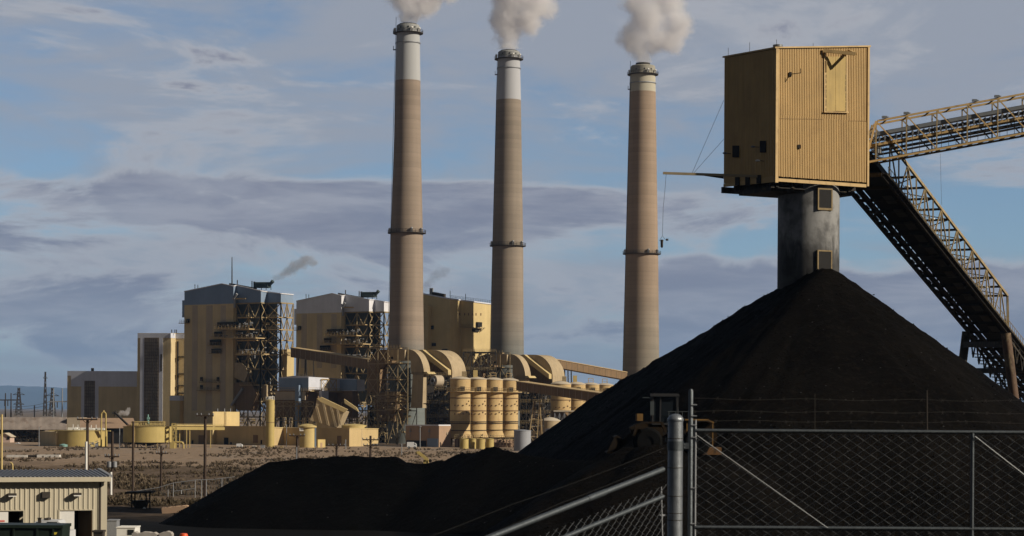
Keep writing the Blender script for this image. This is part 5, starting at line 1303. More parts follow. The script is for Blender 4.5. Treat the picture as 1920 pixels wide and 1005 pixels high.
def cyl_tank(name, px0, px1, ytop, ybot, Y, m, label, cat='tank', dome=1.0, group=None, extra=None, n=36, roofm=None):
    cx = (px0 + px1) / 2; r = (px1 - px0) / 2 * Y / F; c = W(cx, (ytop + ybot) / 2, Y); z1 = zof(cx, ytop, Y); z0 = zof(cx, ybot, Y)
    t = thing(name, label, cat, Vector((c.x, Y, z0)), group)
    MB().lathe((c.x, Y, 0), [(r, z0 - .6), (r, z1)], n).build('shell', m, t, True)
    rf = MB().lathe((c.x, Y, 0), [(r + .08, z1 - .05), (r + .08, z1 + .1), (r * .7, z1 + dome * .55), (r * .3, z1 + dome * .92), (.05, z1 + dome)], n); rf.build('roof', roofm or m, t, True)
    if extra: extra(t, c, r, z0, z1)
    return t, c, r, z0, z1
def ex_slim(t, c, r, z0, z1):
    rl = MB()
    for i in range(12):
        a = 2 * math.pi * i / 12; p = Vector((c.x + r * math.cos(a), c.y + r * math.sin(a), z1)); rl.beam(p, p + Vector((0, 0, 1.2)), .07)
    rl.lathe((c.x, c.y, 0), [(r, z1 + 1.15), (r + .06, z1 + 1.2), (r, z1 + 1.25)], 16, cap=False); rl.build('railing', M['white_paint'], t)
    v = MB(); v.box(c.x - .4, c.x + .4, c.y - .4, c.y + .4, z1, z1 + 1.3); v.tube((c.x + .7, c.y, z1), (c.x + .7, c.y, z1 + 1.5), .15, 6); v.build('vent', M['white_paint'], t)
    ld = MB()
    for dx in (-r - .25, -r - .7): ld.beam((c.x + dx, c.y, z0), (c.x + dx, c.y, z1 + 1), .1)
    for i in range(int(z1 - z0)): ld.beam((c.x - r - .25, c.y, z0 + i), (c.x - r - .7, c.y, z0 + i), .08)
    ld.build('ladder', M['steel'], t)
    MB().lathe((c.x, c.y, 0), [(r + .01, z0 + 7.6), (r + .06, z0 + 7.7), (r + .01, z0 + 7.8)], 24, cap=False).build('seam_ring', M['tan_dark'], t)
cyl_tank('silo', 498.5, 514.5, 751, 838.5, 665, M['yellow'], 'tall slim yellow silo with white railing on top, standing alone before the low building', 'silo', .5, extra=ex_slim)
def ex_tank2(t, c, r, z0, z1):
    MB().lathe((c.x, c.y, 0), [(r - .1, z1 - .1), (r + .55, z1 - .05), (r + .55, z1 + .35), (r * .6, z1 + .95), (.1, z1 + 1.1)], 30).build('roof_deck', M['yellow_pale'], t, True)
    rl = MB()
    for i in range(16):
        a = 2 * math.pi * i / 16; p = Vector((c.x + (r + .5) * math.cos(a), c.y + (r + .5) * math.sin(a), z1 + .3)); rl.beam(p, p + Vector((0, 0, 1.0)), .05)
    rl.build('railing', M['steel'], t)
    MB().beam((c.x + r + .2, c.y - .6, z0), (c.x + r + .2, c.y - .6, z1), .45, .2).build('ladder', M['blue_clad'], t)
    MB().box(c.x - r * .9, c.x - r * .4, c.y - r, c.y - r * .6, z1 - 1.2, z1 - .2).build('nozzle_box', M['white_paint'], t)
cyl_tank('storage_tank', 561.5, 590.5, 801, 838, 668, M['yellow_pale'], 'cream tank with overhanging round deck in front of the low building', dome=.8, extra=ex_tank2)
def small_shed():
    t = thing('pump_shed', 'tiny cream shed with a brown door beside the cream tank with the round deck', 'shed', groundpt(602, 668))
    P = chain(594, 670, 830, [('U', 596), ('V', 610)]); rr = [flat(p) for p in P]; far = rr[0] + V * (P[2] - P[0]).dot(V)
    MB().hexa([p + Vector((0, 0, gz(670) - .3)) for p in rr + [far]], [p + Vector((0, 0, zof(602, 824, p.y))) for p in rr + [far]]).build('wall', M['yellow_pale'], t)
    f = Face(P[1], V); d = MB(); f.slab(d, 601, 604.5, 830, 838.5, .06, .15); d.build('door', M['pinkbrown'], t)
    MB().hexa([p + Vector((0, 0, zof(602, 824, p.y) + .01)) - U * .2 for p in rr + [far]], [p + Vector((0, 0, zof(602, 823, p.y))) + U * .1 for p in rr + [far]]).build('roof', M['tan_light'], t)
small_shed()

def pink_building():
    t = thing('switch_building', 'pinkish brown box building with small wall lamps in front of the left flue duct', 'building', groundpt(800, 690))
    P = chain(760.5, 710, 820, [('U', 823), ('V', 845.5)]); sh = 688 - P[1].y; P = chain(760.5, 710 + sh, 820, [('U', 823), ('V', 845.5)])
    rr = [flat(p) for p in P]; far = rr[0] + V * (P[2] - P[0]).dot(V); r4 = rr + [far]; zt = [zof(x, 798.5, p.y) for x, p in zip((760, 823, 845.5), P)]; zt.append(zt[0])
    MB().hexa([p + Vector((0, 0, gz(690) - 1)) for p in r4], [p + Vector((0, 0, z)) for p, z in zip(r4, zt)]).build('wall', M['pinkbrown'], t)
    MB().hexa([p + Vector((0, 0, z + .02)) + NS * .2 for p, z in zip(r4, zt)], [p + Vector((0, 0, z + .4)) + NS * .2 for p, z in zip(r4, zt)]).build('roof', M['pale_clad'], t)
    f = Face(P[0], U)
    for x in (769, 787, 804.5):
        d = MB(); a = f.at(x, 809, .3); d.box(a.x - .3, a.x + .3, a.y - .2, a.y + .3, a.z - .25, a.z + .3); d.tube(f.at(x, 807, .4), f.at(x, 803, .4), .12, 6); d.beam(f.at(x, 812, .15), f.at(x, 820, .15), .12); d.build('wall_lamp', M['galv_dull'], t)
    d = MB(); f.slab(d, 762, 799, 826, 839, .15, .3); d.build('bay_door', M['dark'], t)
    d = MB(); f.slab(d, 801, 821, 822, 839, .12, .3); d.build('blue_door', M['blue_clad'], t)
    f2 = Face(P[1], V); d = MB(); f2.slab(d, 825, 826.5, 829, 838, .06, .1); d.build('side_door', M['dark'], t)
    a = f2.at(838, 813, .1); MB().ell(a, .35, .2, .5).build('vent', M['brown_grey'], t)
    p = thing('lamp_post', 'thin pale lamp post in front of the pinkish brown box building', 'lamp post', groundpt(787.5, 668))
    b = groundpt(787.5, 668); MB().tube(b, b + Vector((0, 0, 6.8)), .13, 6).build('pole', M['galv_dull'], p); MB().ell(b + Vector((0, -.2, 6.8)), .5, .3, .15).build('lamp_head', M['galv_dull'], p)
pink_building()

# ------------------------------------------------------------------ silo groups
def silo_row(specs, ring_y, ybot, label_f, group, full=True):
    out = []
    for i, (px0, px1, ye, yd, Y) in enumerate(specs):
        cx = (px0 + px1) / 2; r = (px1 - px0) / 2 * Y / F; c = W(cx, 770, Y); dy = ye - specs[0][2]
        sc = specs[0][4] / Y
        def Z(py0): return CZ + (H0 - (H0 + (py0 - H0) * sc)) * Y / F + c.x * sr
        z1 = zof(cx, ye, Y); zb = Z(ybot)
        t = thing('silo', label_f[i], 'silo', Vector((c.x, Y, gz(Y))), group)
        prof = [(r, zb), (r, z1)]
        if full: prof = [(r * 1.02, Z(822)), (r * 1.22, Z(820.5)), (r * 1.16, Z(817)), (r, Z(809)), (r, z1)]
        MB().lathe((c.x, Y, 0), prof, 40).build('shell', M['silo'], t, True)
        zt = zof(cx, yd, Y)
        MB().lathe((c.x, Y, 0), [(r + .15, z1 - .1), (r + .15, z1 + .12), (r * .6, z1 + (zt - z1) * .7), (.4, zt)], 40).build('roof', M['silo_roof'], t, True)
        rg = MB()
        for y in ring_y: z = Z(y); rg.lathe((c.x, Y, 0), [(r, z - .22), (r + .10, z - .18), (r + .10, z + .12), (r, z + .16)], 40, cap=False)
        rg.build('stiffener_ring', M['tan_dark'], t)
        z = Z(734); g = MB(); g.lathe((c.x, Y, 0), [(r, z - .15), (r + 1.3, z - .1), (r + 1.3, z + .12), (r, z + .15)], 32); gl = g.build('walkway', M['steel_lit'], t)
        rl = MB()
        for h in (.6, 1.2): rl.lathe((c.x, Y, 0), [(r + 1.25, z + h - .05), (r + 1.32, z + h), (r + 1.25, z + h + .05)], 32, cap=False)
        for k in range(28):
            a = 2 * math.pi * k / 28; p = Vector((c.x + (r + 1.25) * math.cos(a), Y + (r + 1.25) * math.sin(a), z)); rl.beam(p, p + Vector((0, 0, 1.3)), .08)
        rl.build('railing', M['steel'], gl)
        a = rad(-75); p = Vector((c.x + r * math.cos(a), Y + r * math.sin(a), z + .9)); MB().box(p.x - .7, p.x + .7, p.y - .5, p.y + .3, p.z - .6, p.z + .7).build('valve_box', M['steel_dark'], t)
        nz = MB()
        for yy in (760, 776) if full else (764,):
            for ang in (-118, -98, -72, -50, -28): a = rad(ang); p = Vector((c.x + r * math.cos(a), Y + r * math.sin(a), Z(yy) + (.5 if ang in (-50,) else 0))); nz.tube(p, p + Vector((math.cos(a), math.sin(a), 0)) * .22, .22, 8)
        a = rad(-35); p = Vector((c.x + r * math.cos(a), Y + r * math.sin(a), Z(752))); nz.tube(p, p + Vector((math.cos(a), math.sin(a), 0)) * .22, .2, 8)
        nz.build('nozzle', M['rust'], t)
        if full:
            bd = MB()
            for yy in (791, 794, 807): z = Z(yy); bd.lathe((c.x, Y, 0), [(r, z - .12), (r + .22, z - .1), (r + .22, z + .1), (r, z + .12)], 36, cap=False)
            bd.build('pipe_ring', M['steel_dark'], t)
            lg = MB()
            for k in range(10): a = 2 * math.pi * k / 10; p = Vector((c.x + r * math.cos(a), Y + r * math.sin(a), gz(Y))); lg.beam(p, Vector((p.x, p.y, Z(822))), .5)
            lg.build('leg', M['rust'], t)
        else:
            MB().lathe((c.x, Y, 0), [(r * .98, gz(Y)), (r * .98, zb)], 24).build('base', M['tan_dark'], t)
        tp = MB()
        if i % 4 == 0: tp.box(c.x + .5, c.x + 2, Y - 1, Y + 1, zt - .5, zt + 1.6); tm = 'steel'
        elif i % 4 == 1: tp.box(c.x - 1.2, c.x + .2, Y - 1, Y + 1, zt - .5, zt + 2.2); tm = 'yellow_pale'
        else:
            tm = 'steel_lit'
            for dx in (-.9, .9):
                for dy_ in (-.9, .9): tp.beam((c.x + dx, Y + dy_, zt - .6), (c.x + dx, Y + dy_, zt + 1.5), .16)
            tp.beam((c.x - .9, Y - .9, zt + 1.5), (c.x + .9, Y - .9, zt + 1.5), .2); tp.beam((c.x - .9, Y - .9, zt + .6), (c.x + .9, Y - .9, zt + .6), .12)
        tp.build('top_gear', M[tm], t)
        out.append((c, r, Y, z1))
    return out
silo_row([(843.5, 882, 710.5, 705.5, 700), (875.5, 912, 711, 706.5, 709), (907, 942.5, 712, 707.5, 718), (936.5, 971.5, 713, 708.5, 727)], (746, 770), 812,
         ['widest and nearest of the four full height tan silos, beside the pinkish brown building', 'full height tan silo with a cream box on its roof, second from the left',
          'full height tan silo with an open frame on its roof, third from the left', 'rightmost of the four full height tan silos, behind the round grey tank'], 'row of four tall tan silos')
silo_row([(1032, 1070.5, 720, 714, 770), (1063, 1097.5, 720.5, 715.5, 781), (1091, 1123.5, 721, 717, 792), (1117, 1150, 722, 718, 803)], (750,), 771,
         ['leftmost of the farther row of silos between the brown galleries', 'second from the left in the farther row of silos, pale box on its roof',
          'third from the left in the farther row of silos, small stack frame on its roof', 'rightmost of the farther row of silos, touching the coal cone outline'], 'farther row of tan silos', full=False)
def skid_tanks():
    for i, (a, b) in enumerate(((862, 878.5), (880, 892.5), (893, 909.5), (911, 926))):
        lab = ['first of the four short yellow tanks under the silos, next to the pinkish building', 'second and narrowest of the four short yellow tanks under the silos', 'third and tallest standing of the four short yellow tanks under the silos', 'last of the four short yellow tanks under the silos, towards the round grey tank'][i]
        cyl_tank('feed_tank', a, b, 823.5, 842 if i % 2 else 843, 660 + 3 * (i % 2), M['yellow'], lab, 'tank', .3, 'short yellow tanks under the silos')
    t = thing('pipe_rack', 'rusty pipe rack and railing running under the four tall tan silos', 'pipe rack', groundpt(910, 690))
    f = Face(W(852, 830, 688), Vector((1, .25, 0)).normalized())
    m_ = MB(); railing(m_, f.at(852, 822, 1), f.at(972, 824, 1), 1.2, 30, .08); m_.beam(f.at(852, 822, .5), f.at(972, 824, .5), 1.2, .2); m_.build('walkway', M['steel'], t)
    m_ = MB(); f.slab(m_, 853, 971, 824, 841, -1.5, .5); m_.build('back_wall', M['pinkbrown'], t)
    m_ = MB()
    for x in range(854, 972, 6): m_.beam(f.at(x, 823, 0), f.at(x, 841, 0), .25)
    clutter(m_, f.at(930, 835), f.at(970, 835), 1, gz(690) + .3, gz(690) + 2.6, 40, random.Random(3), .2, .5); m_.build('pipework', M['rust'], t)
    for x, y in ((869, 820), (882, 820), (903, 820), (920, 820)):
        m_ = MB(); a = f.at(x, y, 1.2); clutter(m_, a - Vector((1, 0, 0)), a + Vector((1, 0, 0)), .4, a.z - .3, a.z + .8, 12, random.Random(x), .15, .4); m_.build('valve_set', M['steel_dark'], t)
skid_tanks()
cyl_tank('water_tank', 963.5, 995.5, 807.5, 845, 635, M['tank_grey'], 'round light grey corrugated water tank at the edge of the low coal heap', 'tank', .35)
cyl_tank('storage_tank', 1012, 1051, 789, 826, 700, M['tan_duct'], 'round tan tank with shallow dome half hidden by the coal cone', 'tank', 1.2, roofm=M['silo_roof'])
cyl_tank('small_tank', 1022, 1042, 805, 826, 665, M['tank_grey'], 'small grey tank in front of the round tan dome tank by the coal cone', 'tank', .3)

# process area between silo groups and left of silos
def process_area(name, x0, x1, y0, y1, Y, n, label, seed, cat='process plant', nb=4, dark=True):
    t = thing(name, label, cat, groundpt((x0 + x1) / 2, Y)); rng = random.Random(seed)
    A, B = W(x0, y1, Y), W(x1, y1, Y); zg = gz(Y); zt = zof(x0, y0, Y)
    zs = [zg + (zt - zg) * i / 5 for i in range(6)]
    lattice(MB(), A, B, zs, nb, .3, 'X').build('steel_frame', M['steel_dark'], t)
    lattice(MB(), A + Vector((0, 8, 0)), B + Vector((0, 8, 0)), zs, nb, .3, '/').build('steel_frame', M['steel_dark'], t)
    m_ = MB()
    for z in zs[1:]: m_.obox((A + B) / 2 + Vector((0, 4, z - (A.z + B.z) / 2)), Vector(((B.x - A.x) / 2, 0, 0)), Vector((0, 4, 0)), Vector((0, 0, .1)))
    m_.build('floor_deck', M['steel_dark'], t)
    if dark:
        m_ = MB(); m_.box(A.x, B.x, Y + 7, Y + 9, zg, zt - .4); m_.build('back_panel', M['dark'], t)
    clutter(MB(), A, B, 6, zg + 1, zt, n, rng, .25, .9).build('pipework', M['steel'], t)
    clutter(MB(), A, B, 6, zg + 1, zt, n // 3, rng, .2, .6).build('lagged_pipe', M['galv_dull'], t)
    m_ = MB()
    for z in zs[1:]: railing(m_, Vector((A.x, Y - .2, z)), Vector((B.x, Y - .2, z)), 1.1, int((x1 - x0) / 3), .07)
    m_.build('railing', M['steel'], t)
    return t
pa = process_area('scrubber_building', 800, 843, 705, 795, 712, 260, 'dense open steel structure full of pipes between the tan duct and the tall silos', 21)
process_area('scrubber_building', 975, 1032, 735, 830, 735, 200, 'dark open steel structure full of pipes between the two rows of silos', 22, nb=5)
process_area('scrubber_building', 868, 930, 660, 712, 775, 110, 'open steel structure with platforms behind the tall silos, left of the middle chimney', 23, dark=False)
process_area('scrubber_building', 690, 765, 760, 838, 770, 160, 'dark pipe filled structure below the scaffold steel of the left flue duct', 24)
def fan():
    t = thing('exhaust_fan', 'round grey fan housing facing left above the pipe filled structure', 'fan', W(810, 735, 708))
    c = W(813, 714, 707); ax = Vector((-.75, -.62, 0)).normalized()
    MB().tube(c, c + ax * -3, 1.9, 20).build('casing', M['brown_grey'], t); MB().tube(c + ax * .02, c + ax * .5, 1.1, 18).build('inlet', M['galv_dull'], t); MB().tube(c + ax * .51, c + ax * .7, .5, 14).build('hub', M['steel_dark'], t)
    MB().beam(c - Vector((1, 0, 1.5)), c - Vector((1, 0, 4.5)), 2.2, 1.6).build('pedestal', M['steel_dark'], t)
fan()
def mast_frame():
    t = thing('pipe_mast', 'slim rusty A shaped lattice mast standing behind the round grey water tank', 'mast', groundpt(1000, 680))
    for k, (a, b) in enumerate((((1001, 752), (990, 838)), ((1003, 752), (1000, 838)), ((1012, 750), (1018, 838)), ((1012, 752), (1006, 838)))):
        m_ = MB(); m_.beam(W(*a, 680), W(*b, 680 + (k % 2) * 2), .28); m_.build('leg', M['steel_lit'] if k != 1 else M['rust'], t)
    m_ = MB()
    for y in (765, 785, 800, 818): m_.beam(W(1003 - (y - 752) * .14, y, 680), W(1006 + (y - 752) * .02, y, 681), .15); m_.beam(W(1003 - (y - 752) * .14, y, 680), W(1004, y + 12, 681), .12)
    m_.beam(W(992, 787, 680), W(1018, 787, 680), .2); m_.build('bracing', M['steel'], t)
mast_frame()
def lit_block():
    t = thing('silo_base_building', 'low cream building with open stair below the farther row of silos', 'building', groundpt(1070, 760))
    a = W(1060, 772, 755); b = W(1100, 772, 755)
    MB().box(W(1068, 780, 755).x, b.x, 755, 765, gz(750), a.z).build('wall', M['tan_light'], t)
    MB().box(W(1038, 780, 755).x, b.x + 2, 754.5, 766, a.z, a.z + .5).build('roof', M['silo_roof'], t)
    lattice(MB(), W(1040, 780, 755), W(1067, 780, 755), [gz(750), gz(750) + 5, a.z - .1], 3, .25, 'X').build('stair_frame', M['galv_dull'], t)
    MB().beam(W(1037, 825, 752), W(1066, 780, 752), .9, .5).build('stair', M['galv_dull'], t)
lit_block()
# ------------------------------------------------------------------ left yard of the plant
def thickener():
    Y = 645; cx = 276.7; c = W(cx, 815, Y); r = 45 * Y / F
    t = thing('settling_tank', 'round yellow settling tank on legs with a bridge walkway across its top', 'tank', Vector((c.x, Y, gz(Y))))
    z1, z0 = zof(cx, 800, Y), zof(cx, 829, Y); zg = gz(Y)
    MB().lathe((c.x, Y, 0), [(r - .25, z0), (r, z0), (r, z1), (r + .1, z1), (r + .1, z1 + .12), (r - .25, z1 + .12)], 72, cap=False).build('shell', M['yellow'], t, True)
    MB().lathe((c.x, Y, 0), [(r - .3, z0 + .1), (r * .25, zg + .9), (.6, zg + .6)], 48, cap=False).build('cone_bottom', M['steel_dark'], t, True)
    a = rad(-112); p = Vector((c.x + (r + .05) * math.cos(a), Y + (r + .05) * math.sin(a), 0)); MB().beam(p + Vector((0, 0, z0)), p + Vector((0, 0, z1)), .2).build('overflow_pipe', M['yellow_pale'], t)
    for k in range(12):
        a = 2 * math.pi * k / 12 + .1; p = Vector((c.x + (r - .6) * math.cos(a), Y + (r - .6) * math.sin(a), zg - .2)); MB().beam(p, Vector((p.x, p.y, z0)), .28).build('leg', M['steel'], t)
    b = MB(); A = W(248.5, 797.5, Y); B = W(308, 797.5, Y); b.beam(A, B, 1.6, .25)
    for s in (-.8, .8):
        b.beam(A + Vector((0, s, 1.1)), B + Vector((0, s, 1.1)), .35, .25); n = 14
        for i in range(n + 1): q_ = A.lerp(B, i / n) + Vector((0, s, 0)); b.beam(q_, q_ + Vector((0, 0, 1.1)), .16 if i % 2 else .45, .1)
    b.build('bridge', M['yellow_pale'], t)
    m_ = MB(); q_ = W(277.5, 792, Y); m_.tube(q_ - Vector((0, 0, .6)), q_ + Vector((0, 0, .6)), .35, 10); m_.tube(q_ + Vector((0, 0, .6)), q_ + Vector((0, 0, 2.4)), .2, 8); m_.box(q_.x - .3, q_.x + .5, q_.y - .3, q_.y + .3, q_.z + .9, q_.z + 1.6); m_.build('rake_drive', M['green_tank'], t)
    g = MB(); rng = random.Random(5)
    for i in range(26):
        p = W(rng.uniform(226, 300), rng.uniform(836, 845), 640 + rng.random() * 6); h = p + Vector((rng.uniform(-1, 1), 0, rng.uniform(.6, 2.0))); g.tube(p, h, .11, 6)
    g.build('pipework', M['galv_dull'], t)
    st = thing('stair_tower', 'open yellow stair tower between the round settling tank and the pipe bridge', 'stair tower', groundpt(328, 640))
    m_ = MB(); zs = [zg, zg + 2, zg + 4, zg + 6, zof(327, 794, 640)]
    A, B = W(322.5, 820, 640), W(329, 820, 640); lattice(m_, A, B, zs, 1, .22, '/'); lattice(m_, A + Vector((0, 2, 0)), B + Vector((0, 2, 0)), zs, 1, .2, '\\'); m_.build('frame', M['yellow'], st)
    m_ = MB()
    for z in zs[1:]: m_.obox((flat(A) + flat(B)) / 2 + Vector((0, 1, z)), Vector((.6, 0, 0)), Vector((0, 1, 0)), Vector((0, 0, .08)))
    m_.build('landing', M['steel_dark'], st)
    m_ = MB(); m_.path([W(329, 829, 638), W(341, 829, 638), W(344, 833, 638), W(344, 841, 638)], .28, 8); m_.box(W(325, 0, 638).x, W(333, 0, 638).x, 637, 640, zg - .1, zof(329, 829, 638)); 
    single(m_, 'pipe_elbow', M['yellow'], 'thick yellow pipe bending down to the ground beside the open stair tower', 'pipe')
thickener()
def pipe_bridge():
    t = thing('pipe_bridge', 'long yellow pipe bridge on thin posts in front of the low service building', 'pipe bridge', groundpt(375, 645))
    A, B = W(322, 803, 648), W(420, 803.5, 655); m_ = MB(); m_.beam(A, B, 1.4, .9)
    m_.build('deck', M['yellow'], t); m_ = MB(); m_.tube(A + Vector((0, -.5, .8)), B + Vector((0, -.5, .8)), .22, 8); m_.tube(A + Vector((0, .4, 1.0)), B + Vector((0, .4, 1.0)), .16, 8); railing(m_, A + Vector((0, -.7, .4)), B + Vector((0, -.7, .4)), 1.0, 24, .05); m_.build('pipe', M['yellow_pale'], t)
    for i, x in enumerate((337, 350, 356, 395)):
        p = W(x, 806, 650 - 3 * (i == 1)); MB().beam(p, Vector((p.x, p.y, gz(645) - .2)), .22).build('post', M['yellow_pale'], t)
pipe_bridge()
def yellow_basin():
    t = thing('clarifier_basin', 'long low yellow basin wall with white covers on top, left of the settling tank', 'basin', groundpt(156, 660))
    r = 10.2; c = W(152, 820, 668); z1 = zof(156, 808.5, 660); Y = 668
    MB().lathe((c.x, Y, 0), [(8.1, gz(660) - .5), (8.1, z1), (8.2, z1), (8.2, z1 + .2), (7.9, z1 + .2)], 64).build('shell', M['yellow'], t, True)
    a, b = W(75, 825, 676), W(106, 825, 662)
    q_ = [flat(a), flat(b), flat(b) + V * 10, flat(a) + V * 10]
    MB().hexa([p + Vector((0, 0, gz(670) - .5)) for p in q_], [p + Vector((0, 0, zof(90, 809, 668))) for p in q_]).build('annexe', M['tan'], t)
    MB().beam(W(92, 807.5, 664), W(207, 808, 662), 1.2, .2).build('edge_walk', M['yellow_pale'], t)
    rng = random.Random(8); m_ = MB()
    for i in range(15):
        x = rng.uniform(130, 190); p = W(x, 806.5, 666 + rng.random() * 4); s = rng.uniform(.4, 1.1); m_.obox(p + Vector((0, 0, s * .4)), Vector((s * 1.3, 0, 0)), Vector((0, s, 0)), Vector((0, 0, s * .35)))
    for x in (137, 142, 146, 148, 171, 180): p = W(x, 807, 668); m_.tube(p, p + Vector((0, 0, rng.uniform(1, 2.1))), .1, 6)
    m_.build('cover', M['white_paint'], t)
    cyl_tank('poly_tank', 111.5, 126.5, 834.5, 841, 648, M['green_tank'], 'low pale green plastic tank in front of the yellow basin', 'tank', .4)
    p = thing('pipe_arch', 'tall yellow inverted U pipe standing in front of the basin', 'pipe', groundpt(194, 645))
    m_ = MB(); Yp = 645; rr = 4.2 * Yp / F; cx_ = W(194.3, 776, Yp); zz = zof(194, 777, Yp); n = 10
    pts = [Vector((cx_.x - rr, Yp, gz(Yp) - .3)), Vector((cx_.x - rr, Yp, zz))] + [Vector((cx_.x + rr * math.cos(math.pi * (1 - i / n)), Yp, zz + rr * math.sin(math.pi * i / n))) for i in range(1, n)] + [Vector((cx_.x + rr, Yp, zz)), Vector((cx_.x + rr, Yp, gz(Yp) - .3))]
    m_.path(pts, .24, 10); m_.build('pipe', M['yellow'], p, True)
    MB().tube(Vector((cx_.x, Yp, zz + rr)), Vector((cx_.x, Yp, zz + rr + .6)), .22, 8).build('vent', M['yellow_pale'], p)
    # drums and machinery by the basin
    d = thing('pump_skid', 'small pump skid with pipes standing before the basin beside the U pipe', 'pump', groundpt(176, 642))
    m_ = MB(); clutter(m_, W(166, 838, 644), W(184, 838, 644), 1.5, gz(644) + .3, gz(644) + 1.9, 26, random.Random(2), .2, .6); m_.tube(W(179, 836, 643), W(184, 836, 643), .75, 12); m_.build('pipework', M['galv_dull'], d)
    MB().box(W(165, 0, 644).x, W(186, 0, 644).x, 642.5, 645.5, gz(644) - .1, gz(644) + .25).build('base', M['concrete'], d)
yellow_basin()
def long_shed():
    t = thing('conveyor_shed', 'long low conveyor housing with ribbed weathered roof at the far left', 'shed', groundpt(60, 735))
    A, B = W(-40, 806, 735), W(125, 806, 735); C_, D_ = W(125, 782.5, 742), W(-40, 782.5, 742); b_ = Vector((0, 6, 0))
    r = MB(); n = 150; vs = []; fs = []
    for i in range(n + 1):
        s = i / n; o = Vector((0, -.12, .12)) if i % 2 else Vector((0, 0, 0)); vs += [A.lerp(B, s) + o, D_.lerp(C_, s) + o, D_.lerp(C_, s) + Vector((0, 8, -3))]
    for i in range(n): a = i * 3; fs += [(a, a + 3, a + 4, a + 1), (a + 1, a + 4, a + 5, a + 2)]
    r.add(vs, fs); r.build('roof', M['corr_roof'], t)
    MB().box(A.x, B.x, 743, 749, zof(0, 806, 735) - .1, zof(0, 790, 743)).build('wall', M['tan_dark'], t)
    m_ = MB(); P, Q_ = W(-30, 830, 737), W(73, 830, 737); lattice(m_, P, Q_, [gz(737), gz(737) + 2.2, zof(0, 807, 737)], 9, .25, 'X'); m_.build('steel_frame', M['steel_dark'], t)
    m_ = MB(); clutter(m_, P, Q_, 5, gz(737) + .5, gz(737) + 4.6, 120, random.Random(6), .3, .9); m_.build('machinery', M['steel'], t)
    m_ = MB(); clutter(m_, P, Q_, 5, gz(737) + .5, gz(737) + 4.6, 40, random.Random(16), .2, .6); m_.build('lagged_pipe', M['galv_dull'], t)
    MB().box(P.x, Q_.x, 745, 746, gz(737), gz(737) + 4.5).build('back_wall', M['dark'], t)
    q_ = W(137, 800, 738); MB().box(W(125.5, 800, 738).x, W(150, 800, 738).x, 738, 750, gz(738), zof(137, 783, 738)).build('end_block', M['brown_grey'], t)
    t2 = thing('workshop', 'low brown workshop roof between the ribbed conveyor housing and the settling tank', 'workshop', groundpt(200, 725))
    a, b, c_, d = W(150, 803, 715), W(256, 803, 715), W(250, 784.5, 730), W(150, 784.5, 730)
    MB().hexa([a, b, c_, d], [a + Vector((0, 0, .15)), b + Vector((0, 0, .15)), c_ + Vector((0, 0, .15)), d + Vector((0, 0, .15))]).build('roof', M['pinkbrown'], t2)
    MB().box(a.x, b.x, 716, 730, gz(720), a.z).build('wall', M['dark'], t2)
    t3 = thing('site_office', 'small pinkish gabled site office below the ribbed conveyor housing', 'hut', groundpt(12, 725))
    x0, x1 = W(-8, 825, 725).x, W(19, 825, 725).x; xm = W(9, 825, 725).x; z0 = gz(725) - .2; ze = zof(5, 819, 725); zr = zof(9, 812.5, 725)
    MB().hexa([Vector(p) for p in ((x0, 725, z0), (x1, 725, z0), (x1, 731, z0), (x0, 731, z0))], [Vector(p) for p in ((x0, 725, ze), (x1, 725, ze), (x1, 731, ze), (x0, 731, ze))]).extr([(x0, 725, ze), (x1, 725, ze), (xm, 725, zr)], Vector((0, 6, 0))).build('wall', mat('pink_wall', (.50, .38, .32)), t3)
    m_ = MB(); m_.beam((x0 - .3, 728, ze - .05), (xm, 728, zr + .1), 7, .15, up=(0, 0, 1)); m_.beam((xm, 728, zr + .1), (x1 + .5, 728, ze - .1), 7, .15); m_.build('roof', M['silo_roof'], t3)
    q_ = W(15.5, 821.5, 724.9); MB().box(q_.x - .4, q_.x + .4, 724.85, 725.1, q_.z - .5, q_.z + .5).build('window', M['dark'], t3)
long_shed()
def boom_crane():
    t = thing('mobile_crane', 'dark crane boom leaning left above the workshop roof', 'crane', groundpt(245, 700))
    tip, foot = W(215, 773, 705), W(242, 799, 700); m_ = MB(); d = (foot - tip)
    m_.beam(tip, foot, .45, .6); m_.beam(W(210, 775, 705), W(219, 771, 705), .7, .7); m_.build('boom', M['steel_dark'], t)
    MB().tube(W(214.5, 775, 705), W(214.5, 783, 705), .12, 5).build('hook_line', M['steel_dark'], t)
    MB().box(foot.x - .5, foot.x + 3.5, 699, 702.5, gz(700) + 1, foot.z + .5).build('cab', M['tan_dark'], t)
    w = MB()
    for dx in (0, 1.5, 3): w.tube((foot.x + dx, 698.8, gz(700) + .55), (foot.x + dx, 702.6, gz(700) + .55), .55, 12)
    w.build('wheel', M['rubber'], t)
    plume(W(222, 781, 720), [(0, 0, .6, .8), (1.2, 0, 1.2, 1.1), (2.8, 0, 1.0, 1.1), (3.4, 0, 2.4, .9)], .5, 'tiny white wisp of steam behind the dark crane boom', 6, nscale=.6, name='steam', group='small steam wisps', cat='steam')
boom_crane()

